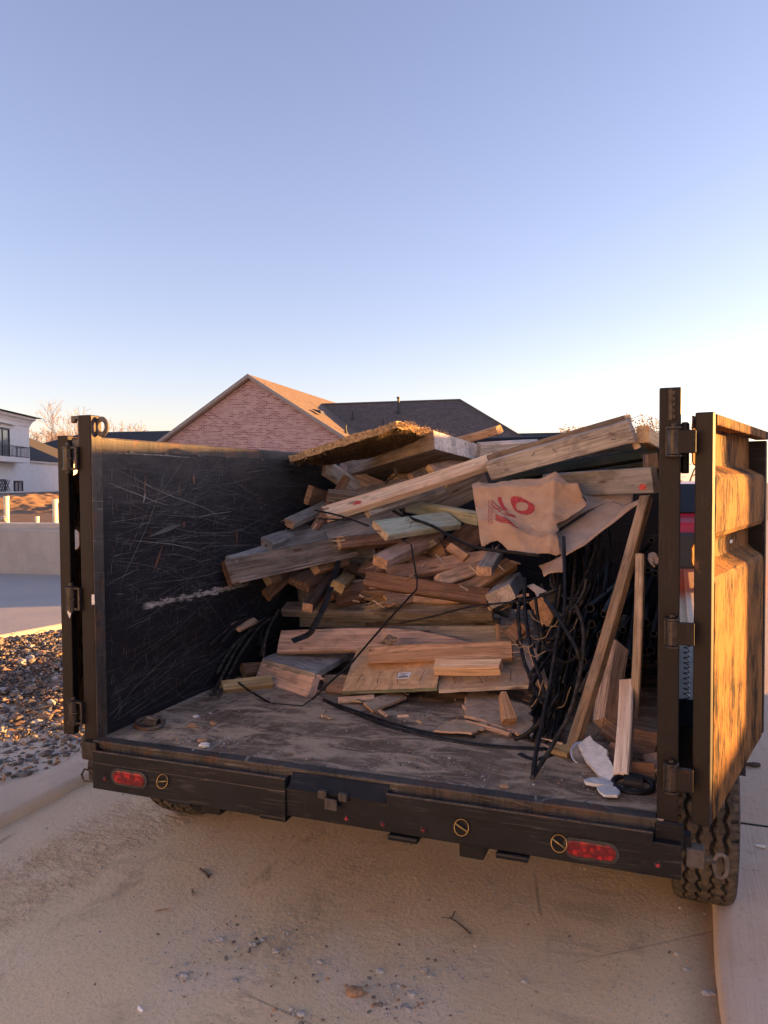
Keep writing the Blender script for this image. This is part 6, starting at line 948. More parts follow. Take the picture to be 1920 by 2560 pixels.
 ('cable', 'cable', 'black rubber cable in the dense tangle at the right of the bed', [[-0.493, 4.084, 1.344], [-0.475, 3.991, 1.232], [-0.472, 3.904, 1.124], [-0.478, 3.821, 1.02], [-0.492, 3.744, 0.92], [-0.511, 3.669, 0.825], [-0.533, 3.597, 0.736], [-0.545, 3.465, 0.67], [-0.524, 3.158, 0.67], [-0.507, 2.912, 0.67]], 0.007639005433424737, 'rubber', 0, {'group': 'tangled black cables'}),
 ('cable', 'cable', 'black rubber cable in the dense tangle at the right of the bed', [[-0.589, 3.441, 1.06], [-0.581, 3.442, 1.011], [-0.57, 3.445, 0.972], [-0.554, 3.451, 0.944], [-0.537, 3.456, 0.929], [-0.519, 3.459, 0.926], [-0.5, 3.459, 0.936], [-0.484, 3.454, 0.96], [-0.47, 3.444, 0.997], [-0.461, 3.428, 1.049]], 0.0070446263488323675, 'rubber2', 0, {'group': 'tangled black cables'}),
 ('cable', 'cable', 'black rubber cable in the dense tangle at the right of the bed', [[-0.545, 4.292, 1.251], [-0.531, 4.176, 1.165], [-0.522, 4.059, 1.085], [-0.516, 3.938, 1.01], [-0.512, 3.813, 0.942], [-0.509, 3.682, 0.882], [-0.505, 3.545, 0.831], [-0.499, 3.404, 0.79], [-0.491, 3.259, 0.759], [-0.48, 3.111, 0.738]], 0.008457688277647262, 'rubber', 0, {'group': 'tangled black cables'}),
 ('cable', 'cable', 'black rubber cable in the dense tangle at the right of the bed', [[-0.334, 4.232, 1.406], [-0.316, 4.133, 1.288], [-0.319, 4.029, 1.176], [-0.338, 3.919, 1.069], [-0.366, 3.804, 0.97], [-0.4, 3.686, 0.879], [-0.435, 3.565, 0.797], [-0.466, 3.443, 0.725], [-0.486, 3.299, 0.67], [-0.475, 3.026, 0.67]], 0.006794256150099109, 'rubber', 0, {'group': 'tangled black cables'}),
 ('cable', 'cable', 'black rubber cable in the dense tangle at the right of the bed', [[-0.444, 4.325, 1.336], [-0.418, 4.216, 1.249], [-0.399, 4.103, 1.166], [-0.387, 3.987, 1.089], [-0.382, 3.871, 1.018], [-0.383, 3.757, 0.953], [-0.39, 3.645, 0.894], [-0.401, 3.537, 0.84], [-0.418, 3.434, 0.792], [-0.438, 3.337, 0.75]], 0.006613571537299079, 'rubber2', 0, {'group': 'tangled black cables'}),
 ('cable', 'cable', 'black rubber cable in the dense tangle at the right of the bed', [[-0.579, 4.178, 1.366], [-0.566, 4.058, 1.284], [-0.553, 3.939, 1.206], [-0.541, 3.823, 1.134], [-0.533, 3.711, 1.066], [-0.528, 3.604, 1.004], [-0.527, 3.503, 0.946], [-0.531, 3.406, 0.894], [-0.54, 3.315, 0.847], [-0.556, 3.226, 0.806]], 0.00738179218248341, 'rubber', 0, {'group': 'tangled black cables'}),
 ('cable', 'cable', 'black rubber cable in the dense tangle at the right of the bed', [[-0.48, 3.256, 1.144], [-0.469, 3.237, 1.117], [-0.454, 3.223, 1.105], [-0.435, 3.214, 1.104], [-0.415, 3.21, 1.114], [-0.394, 3.211, 1.132], [-0.375, 3.215, 1.156], [-0.359, 3.22, 1.186], [-0.346, 3.225, 1.22], [-0.34, 3.228, 1.256]], 0.007002253835853954, 'rubber', 0, {'group': 'tangled black cables'}),
 ('cable', 'cable', 'black rubber cable in the dense tangle at the right of the bed', [[-0.468, 4.225, 1.371], [-0.466, 4.118, 1.254], [-0.478, 4.016, 1.141], [-0.5, 3.916, 1.033], [-0.527, 3.818, 0.931], [-0.555, 3.72, 0.835], [-0.579, 3.62, 0.748], [-0.595, 3.515, 0.672], [-0.564, 3.2, 0.67], [-0.53, 2.948, 0.67]], 0.00809270434391811, 'rubber2', 0, {'group': 'tangled black cables'}),
 ('cable', 'cable', 'black rubber cable in the dense tangle at the right of the bed', [[-0.621, 3.655, 0.874], [-0.614, 3.66, 0.818], [-0.602, 3.666, 0.777], [-0.587, 3.668, 0.75], [-0.569, 3.668, 0.74], [-0.55, 3.662, 0.744], [-0.53, 3.651, 0.764], [-0.512, 3.634, 0.798], [-0.497, 3.613, 0.845], [-0.487, 3.588, 0.906]], 0.006845088821795155, 'rubber', 0, {'group': 'tangled black cables'}),
 ('cable', 'cable', 'black rubber cable in the dense tangle at the right of the bed', [[-0.645, 4.2, 1.378], [-0.626, 4.124, 1.253], [-0.604, 4.043, 1.132], [-0.579, 3.957, 1.018], [-0.556, 3.866, 0.911], [-0.536, 3.77, 0.813], [-0.521, 3.67, 0.725], [-0.501, 3.481, 0.67], [-0.469, 3.162, 0.67], [-0.454, 2.905, 0.67]], 0.007366175165001446, 'rubber', 0, {'group': 'tangled black cables'}),
 ('cable', 'cable', 'black rubber cable in the dense tangle at the right of the bed', [[-0.49, 4.283, 1.314], [-0.479, 4.184, 1.209], [-0.478, 4.08, 1.109], [-0.486, 3.972, 1.015], [-0.499, 3.862, 0.928], [-0.516, 3.752, 0.847], [-0.536, 3.643, 0.773], [-0.557, 3.537, 0.707], [-0.564, 3.358, 0.67], [-0.554, 3.104, 0.67]], 0.00752991999640394, 'rubber2', 0, {'group': 'tangled black cables'}),
 ('cable', 'cable', 'black rubber cable in the dense tangle at the right of the bed', [[-0.618, 3.576, 0.899], [-0.605, 3.548, 0.864], [-0.587, 3.521, 0.835], [-0.564, 3.495, 0.813], [-0.54, 3.471, 0.799], [-0.516, 3.453, 0.792], [-0.495, 3.439, 0.794], [-0.476, 3.431, 0.806], [-0.462, 3.428, 0.828], [-0.455, 3.43, 0.863]], 0.008401143177449461, 'rubber', 0, {'group': 'tangled black cables'}),
 ('cable', 'cable', 'black rubber cable in the dense tangle at the right of the bed', [[-0.451, 4.209, 1.245], [-0.433, 4.071, 1.185], [-0.428, 3.938, 1.128], [-0.433, 3.809, 1.075], [-0.446, 3.686, 1.025], [-0.465, 3.569, 0.98], [-0.485, 3.455, 0.939], [-0.507, 3.344, 0.902], [-0.527, 3.235, 0.872], [-0.543, 3.125, 0.847]], 0.006480065677269873, 'rubber', 0, {'group': 'tangled black cables'}),
 ('cable', 'cable', 'black rubber cable in the dense tangle at the right of the bed', [[-0.482, 4.071, 1.354], [-0.472, 3.963, 1.271], [-0.466, 3.86, 1.192], [-0.463, 3.762, 1.116], [-0.463, 3.666, 1.045], [-0.465, 3.571, 0.98], [-0.466, 3.476, 0.92], [-0.467, 3.378, 0.868], [-0.466, 3.276, 0.824], [-0.463, 3.17, 0.788]], 0.008632863363306306, 'rubber2', 0, {'group': 'tangled black cables'}),
 ('cable', 'cable', 'black rubber cable in the dense tangle at the right of the bed', [[-0.553, 4.11, 1.26], [-0.545, 4.031, 1.158], [-0.546, 3.954, 1.058], [-0.553, 3.876, 0.963], [-0.564, 3.795, 0.872], [-0.577, 3.711, 0.788], [-0.587, 3.621, 0.712], [-0.58, 3.438, 0.67], [-0.551, 3.162, 0.67], [-0.524, 2.939, 0.67]], 0.008772599413244715, 'rubber', 0, {'group': 'tangled black cables'}),
 ('cable', 'cable', 'black rubber cable in the dense tangle at the right of the bed', [[-0.556, 3.724, 0.867], [-0.546, 3.726, 0.835], [-0.525, 3.725, 0.813], [-0.497, 3.718, 0.8], [-0.465, 3.707, 0.797], [-0.431, 3.689, 0.804], [-0.398, 3.667, 0.819], [-0.37, 3.642, 0.843], [-0.352, 3.614, 0.873], [-0.342, 3.587, 0.91]], 0.007229294171986038, 'rubber', 0, {'group': 'tangled black cables'}),
 ('root_fibre', 'root', 'thin pale root fibre tangled among the black cables', [[-0.499, 3.185, 0.956], [-0.52, 3.185, 0.942], [-0.542, 3.185, 0.929], [-0.564, 3.185, 0.939], [-0.586, 3.185, 0.957], [-0.608, 3.185, 0.988]], 0.002080680990309211, 'fibre', 0, {'group': 'root fibres among the cables'}),
 ('root_fibre', 'root', 'thin pale root fibre tangled among the black cables', [[-0.433, 3.142, 1.113], [-0.453, 3.142, 1.077], [-0.473, 3.142, 1.06], [-0.493, 3.142, 1.023], [-0.513, 3.142, 1.015], [-0.533, 3.142, 1.01]], 0.0015132895050123326, 'fibre', 0, {'group': 'root fibres among the cables'}),
 ('root_fibre', 'root', 'thin pale root fibre tangled among the black cables', [[-0.52, 3.31, 0.985], [-0.51, 3.31, 0.963], [-0.5, 3.31, 0.976], [-0.49, 3.31, 0.98], [-0.48, 3.31, 0.986], [-0.47, 3.31, 1.0]], 0.0013953217291839282, 'fibre', 0, {'group': 'root fibres among the cables'}),
 ('root_fibre', 'root', 'thin pale root fibre tangled among the black cables', [[-0.598, 3.453, 1.004], [-0.612, 3.453, 0.982], [-0.626, 3.453, 0.967], [-0.64, 3.453, 0.95], [-0.654, 3.453, 0.949], [-0.668, 3.453, 0.949]], 0.0022453086042173434, 'fibre', 0, {'group': 'root fibres among the cables'}),
 ('root_fibre', 'root', 'thin pale root fibre tangled among the black cables', [[-0.426, 3.305, 1.043], [-0.448, 3.305, 1.028], [-0.47, 3.305, 1.039], [-0.493, 3.305, 1.038], [-0.515, 3.305, 1.042], [-0.537, 3.305, 1.067]], 0.0018200364087159607, 'fibre', 0, {'group': 'root fibres among the cables'}),
 ('root_fibre', 'root', 'thin pale root fibre tangled among the black cables', [[-0.396, 3.396, 1.062], [-0.41, 3.396, 1.022], [-0.425, 3.396, 1.004], [-0.44, 3.396, 0.984], [-0.455, 3.396, 0.984], [-0.469, 3.396, 0.991]], 0.001922750374577347, 'fibre', 0, {'group': 'root fibres among the cables'}),
 ('root_fibre', 'root', 'thin pale root fibre tangled among the black cables', [[-0.565, 3.598, 0.922], [-0.583, 3.598, 0.907], [-0.601, 3.598, 0.916], [-0.619, 3.598, 0.92], [-0.638, 3.598, 0.943], [-0.656, 3.598, 0.963]], 0.002207041651921671, 'fibre', 0, {'group': 'root fibres among the cables'}),
 ('root_fibre', 'root', 'thin pale root fibre tangled among the black cables', [[-0.385, 3.089, 0.84], [-0.395, 3.089, 0.813], [-0.406, 3.089, 0.777], [-0.416, 3.089, 0.759], [-0.427, 3.089, 0.755], [-0.438, 3.089, 0.75]], 0.002053339112735398, 'fibre', 0, {'group': 'root fibres among the cables'}),
 ('root_fibre', 'root', 'thin pale root fibre tangled among the black cables', [[-0.521, 3.593, 0.907], [-0.541, 3.593, 0.888], [-0.561, 3.593, 0.858], [-0.582, 3.593, 0.854], [-0.602, 3.593, 0.88], [-0.623, 3.593, 0.889]], 0.0020352480771801394, 'fibre', 0, {'group': 'root fibres among the cables'}),
 ('root_fibre', 'root', 'thin pale root fibre tangled among the black cables', [[-0.549, 3.495, 0.715], [-0.555, 3.49, 0.67], [-0.55, 3.422, 0.67], [-0.549, 3.374, 0.67], [-0.549, 3.328, 0.67], [-0.548, 3.287, 0.67]], 0.0019595914496907973, 'fibre', 0, {'group': 'root fibres among the cables'}),
 ('root_fibre', 'root', 'thin pale root fibre tangled among the black cables', [[-0.482, 3.023, 0.878], [-0.492, 3.023, 0.846], [-0.502, 3.023, 0.809], [-0.513, 3.023, 0.788], [-0.523, 3.023, 0.772], [-0.533, 3.023, 0.762]], 0.0018954721783779394, 'fibre', 0, {'group': 'root fibres among the cables'}),
 ('root_fibre', 'root', 'thin pale root fibre tangled among the black cables', [[-0.481, 3.522, 0.93], [-0.465, 3.522, 0.9], [-0.45, 3.522, 0.884], [-0.434, 3.522, 0.879], [-0.419, 3.522, 0.864], [-0.403, 3.522, 0.879]], 0.00215943210622998, 'fibre', 0, {'group': 'root fibres among the cables'}),
 ('root_fibre', 'root', 'thin pale root fibre tangled among the black cables', [[-0.581, 3.57, 0.896], [-0.561, 3.57, 0.884], [-0.541, 3.57, 0.872], [-0.522, 3.57, 0.883], [-0.502, 3.57, 0.877], [-0.482, 3.57, 0.899]], 0.0012347694495393742, 'fibre', 0, {'group': 'root fibres among the cables'}),
 ('root_fibre', 'root', 'thin pale root fibre tangled among the black cables', [[-0.561, 3.564, 0.769], [-0.576, 3.564, 0.745], [-0.592, 3.564, 0.698], [-0.608, 3.564, 0.688], [-0.623, 3.564, 0.692], [-0.639, 3.564, 0.698]], 0.0018987721450966755, 'fibre', 0, {'group': 'root fibres among the cables'}),
 ('root_fibre', 'root', 'thin pale root fibre tangled among the black cables', [[-0.472, 3.119, 1.102], [-0.489, 3.119, 1.089], [-0.506, 3.119, 1.085], [-0.523, 3.119, 1.091], [-0.541, 3.119, 1.103], [-0.558, 3.119, 1.131]], 0.001666682501097842, 'fibre', 0, {'group': 'root fibres among the cables'}),
 ('root_fibre', 'root', 'thin pale root fibre tangled among the black cables', [[-0.531, 3.073, 1.005], [-0.55, 3.073, 0.989], [-0.569, 3.073, 0.995], [-0.589, 3.073, 0.986], [-0.608, 3.073, 1.012], [-0.627, 3.073, 1.028]], 0.0017657139963874803, 'fibre', 0, {'group': 'root fibres among the cables'}),
 ('cable', 'cable', 'cut black cable end beside the leaning pole', [[-0.341, 2.98, 0.85], [-0.324, 3.0, 0.881], [-0.295, 3.1, 0.942], [-0.269, 3.2, 0.976]], 0.0085, 'rubber2', 0, {}),
 ('pipe', 'pipe', 'black pipe end highest beside the right post', [[-0.109, 3.9, 1.371], [-0.172, 4.5, 1.269]], 0.014, 'rubber', 0, {'hollow': 1}),
 ('pipe', 'pipe', 'black left of two pipe ends beside the right post', [[-0.121, 3.8, 1.238], [-0.171, 4.4, 1.147]], 0.014, 'rubber', 0, {'hollow': 1}),
 ('pipe', 'pipe', 'black right of two pipe ends beside the right post', [[-0.087, 3.75, 1.23], [-0.132, 4.35, 1.178]], 0.014, 'rubber', 0, {'hollow': 1}),
 ('pipe', 'pipe', 'black dark pipe end behind the square brown stud', [[-0.219, 3.6, 0.986], [-0.226, 4.2, 0.94]], 0.014, 'rubber', 0, {'hollow': 1}),
 ('pipe', 'pipe', 'long black pipe lying along the bed in the dark right corner', [[-0.417, 3.944, 0.687], [-0.41, 5.876, 0.681]], 0.0214, 'rubber', 0, {'hollow': 1, 'group': 'black pipes along the right wall'}),
 ('pipe', 'pipe', 'long black pipe lying along the bed in the dark right corner', [[-0.327, 3.537, 0.679], [-0.33, 5.377, 0.67]], 0.0144, 'rubber', 0, {'hollow': 1, 'group': 'black pipes along the right wall'}),
 ('pipe', 'pipe', 'long black pipe lying along the bed in the dark right corner', [[-0.404, 3.92, 0.684], [-0.431, 5.748, 0.678]], 0.0143, 'rubber', 0, {'hollow': 1, 'group': 'black pipes along the right wall'}),
 ('pipe', 'pipe', 'long black pipe lying along the bed in the dark right corner', [[-0.233, 3.26, 0.737], [-0.302, 5.672, 0.72]], 0.0144, 'rubber', 0, {'hollow': 1, 'group': 'black pipes along the right wall'}),
 ('pipe', 'pipe', 'long black pipe lying along the bed in the dark right corner', [[-0.207, 3.431, 0.738], [-0.207, 5.737, 0.737]], 0.0216, 'rubber', 0, {'hollow': 1, 'group': 'black pipes along the right wall'}),
 ('pipe', 'pipe', 'long black pipe lying along the bed in the dark right corner', [[-0.478, 3.577, 0.726], [-0.514, 5.663, 0.726]], 0.0216, 'rubber', 0, {'hollow': 1, 'group': 'black pipes along the right wall'}),
 ('pipe', 'pipe', 'long black pipe lying along the bed in the dark right corner', [[-0.334, 3.493, 0.793], [-0.323, 5.721, 0.827]], 0.015, 'rubber', 0, {'hollow': 1, 'group': 'black pipes along the right wall'}),
 ('pipe', 'pipe', 'long black pipe lying along the bed in the dark right corner', [[-0.101, 3.874, 0.789], [-0.08, 5.329, 0.798]], 0.0137, 'rubber', 0, {'hollow': 1, 'group': 'black pipes along the right wall'}),
 ('pipe', 'pipe', 'long black pipe lying along the bed in the dark right corner', [[-0.191, 3.616, 0.77], [-0.216, 5.947, 0.795]], 0.0157, 'rubber', 0, {'hollow': 1, 'group': 'black pipes along the right wall'}),
 ('pipe', 'pipe', 'long black pipe lying along the bed in the dark right corner', [[-0.141, 3.87, 0.839], [-0.201, 5.364, 0.853]], 0.0197, 'rubber', 0, {'hollow': 1, 'group': 'black pipes along the right wall'}),
 ('pipe', 'pipe', 'long black pipe lying along the bed in the dark right corner', [[-0.214, 3.439, 0.812], [-0.127, 5.667, 0.783]], 0.0194, 'rubber', 0, {'hollow': 1, 'group': 'black pipes along the right wall'}),
 ('pipe', 'pipe', 'long black pipe lying along the bed in the dark right corner', [[-0.34, 3.576, 0.82], [-0.343, 5.326, 0.851]], 0.0158, 'rubber', 0, {'hollow': 1, 'group': 'black pipes along the right wall'}),
 ('pipe', 'pipe', 'long black pipe lying along the bed in the dark right corner', [[-0.321, 3.332, 0.875], [-0.371, 5.573, 0.864]], 0.0184, 'rubber', 0, {'hollow': 1, 'group': 'black pipes along the right wall'}),
 ('pipe', 'pipe', 'long black pipe lying along the bed in the dark right corner', [[-0.104, 3.756, 0.87], [-0.216, 5.44, 0.909]], 0.0207, 'rubber', 0, {'hollow': 1, 'group': 'black pipes along the right wall'}),
 ('pipe', 'pipe', 'long black pipe lying along the bed in the dark right corner', [[-0.227, 3.408, 0.88], [-0.177, 5.43, 0.861]], 0.0162, 'rubber', 0, {'hollow': 1, 'group': 'black pipes along the right wall'}),
 ('pipe', 'pipe', 'long black pipe lying along the bed in the dark right corner', [[-0.357, 3.254, 0.908], [-0.399, 5.891, 0.899]], 0.0177, 'rubber', 0, {'hollow': 1, 'group': 'black pipes along the right wall'}),
 ('pipe', 'pipe', 'long black pipe lying along the bed in the dark right corner', [[-0.435, 3.621, 0.912], [-0.322, 5.809, 0.932]], 0.0204, 'rubber', 0, {'hollow': 1, 'group': 'black pipes along the right wall'}),
 ('pipe', 'pipe', 'long black pipe lying along the bed in the dark right corner', [[-0.183, 3.323, 0.907], [-0.247, 5.477, 0.942]], 0.0216, 'rubber', 0, {'hollow': 1, 'group': 'black pipes along the right wall'}),
 ('pipe', 'pipe', 'long black pipe lying along the bed in the dark right corner', [[-0.132, 3.943, 0.965], [-0.201, 5.901, 0.982]], 0.0192, 'rubber', 0, {'hollow': 1, 'group': 'black pipes along the right wall'}),
 ('pipe', 'pipe', 'long black pipe lying along the bed in the dark right corner', [[-0.092, 3.756, 0.947], [-0.08, 5.632, 0.926]], 0.0148, 'rubber', 0, {'hollow': 1, 'group': 'black pipes along the right wall'}),
 ('pipe', 'pipe', 'long black pipe lying along the bed in the dark right corner', [[-0.414, 3.593, 0.957], [-0.514, 5.8, 0.936]], 0.0175, 'rubber', 0, {'hollow': 1, 'group': 'black pipes along the right wall'}),
 ('pipe', 'pipe', 'long black pipe lying along the bed in the dark right corner', [[-0.359, 3.611, 1.0], [-0.271, 5.789, 0.99]], 0.0196, 'rubber', 0, {'hollow': 1, 'group': 'black pipes along the right wall'}),
 ('pipe', 'pipe', 'long black pipe lying along the bed in the dark right corner', [[-0.175, 3.766, 1.004], [-0.147, 5.508, 0.996]], 0.0186, 'rubber', 0, {'hollow': 1, 'group': 'black pipes along the right wall'}),
 ('pipe', 'pipe', 'long black pipe lying along the bed in the dark right corner', [[-0.291, 3.34, 1.003], [-0.222, 5.552, 0.986]], 0.02, 'rubber', 0, {'hollow': 1, 'group': 'black pipes along the right wall'}),
 ('pipe', 'pipe', 'long black pipe lying along the bed in the dark right corner', [[-0.431, 3.616, 1.063], [-0.435, 5.632, 1.077]], 0.0208, 'rubber', 0, {'hollow': 1, 'group': 'black pipes along the right wall'}),
 ('pipe', 'pipe', 'long black pipe lying along the bed in the dark right corner', [[-0.32, 3.796, 1.052], [-0.433, 5.5, 1.096]], 0.0165, 'rubber', 0, {'hollow': 1, 'group': 'black pipes along the right wall'}),
 ('pipe', 'pipe', 'long black pipe lying along the bed in the dark right corner', [[-0.291, 3.745, 1.049], [-0.349, 5.44, 1.038]], 0.0195, 'rubber', 0, {'hollow': 1, 'group': 'black pipes along the right wall'}),
 ('pipe', 'pipe', 'long black pipe lying along the bed in the dark right corner', [[-0.266, 3.869, 1.11], [-0.336, 5.929, 1.096]], 0.0199, 'rubber', 0, {'hollow': 1, 'group': 'black pipes along the right wall'}),
 ('pipe', 'pipe', 'long black pipe lying along the bed in the dark right corner', [[-0.357, 3.522, 1.089], [-0.242, 5.311, 1.068]], 0.0202, 'rubber', 0, {'hollow': 1, 'group': 'black pipes along the right wall'}),
 ('pipe', 'pipe', 'long black pipe lying along the bed in the dark right corner', [[-0.278, 3.304, 1.102], [-0.285, 5.641, 1.128]], 0.0143, 'rubber', 0, {'hollow': 1, 'group': 'black pipes along the right wall'}),
]
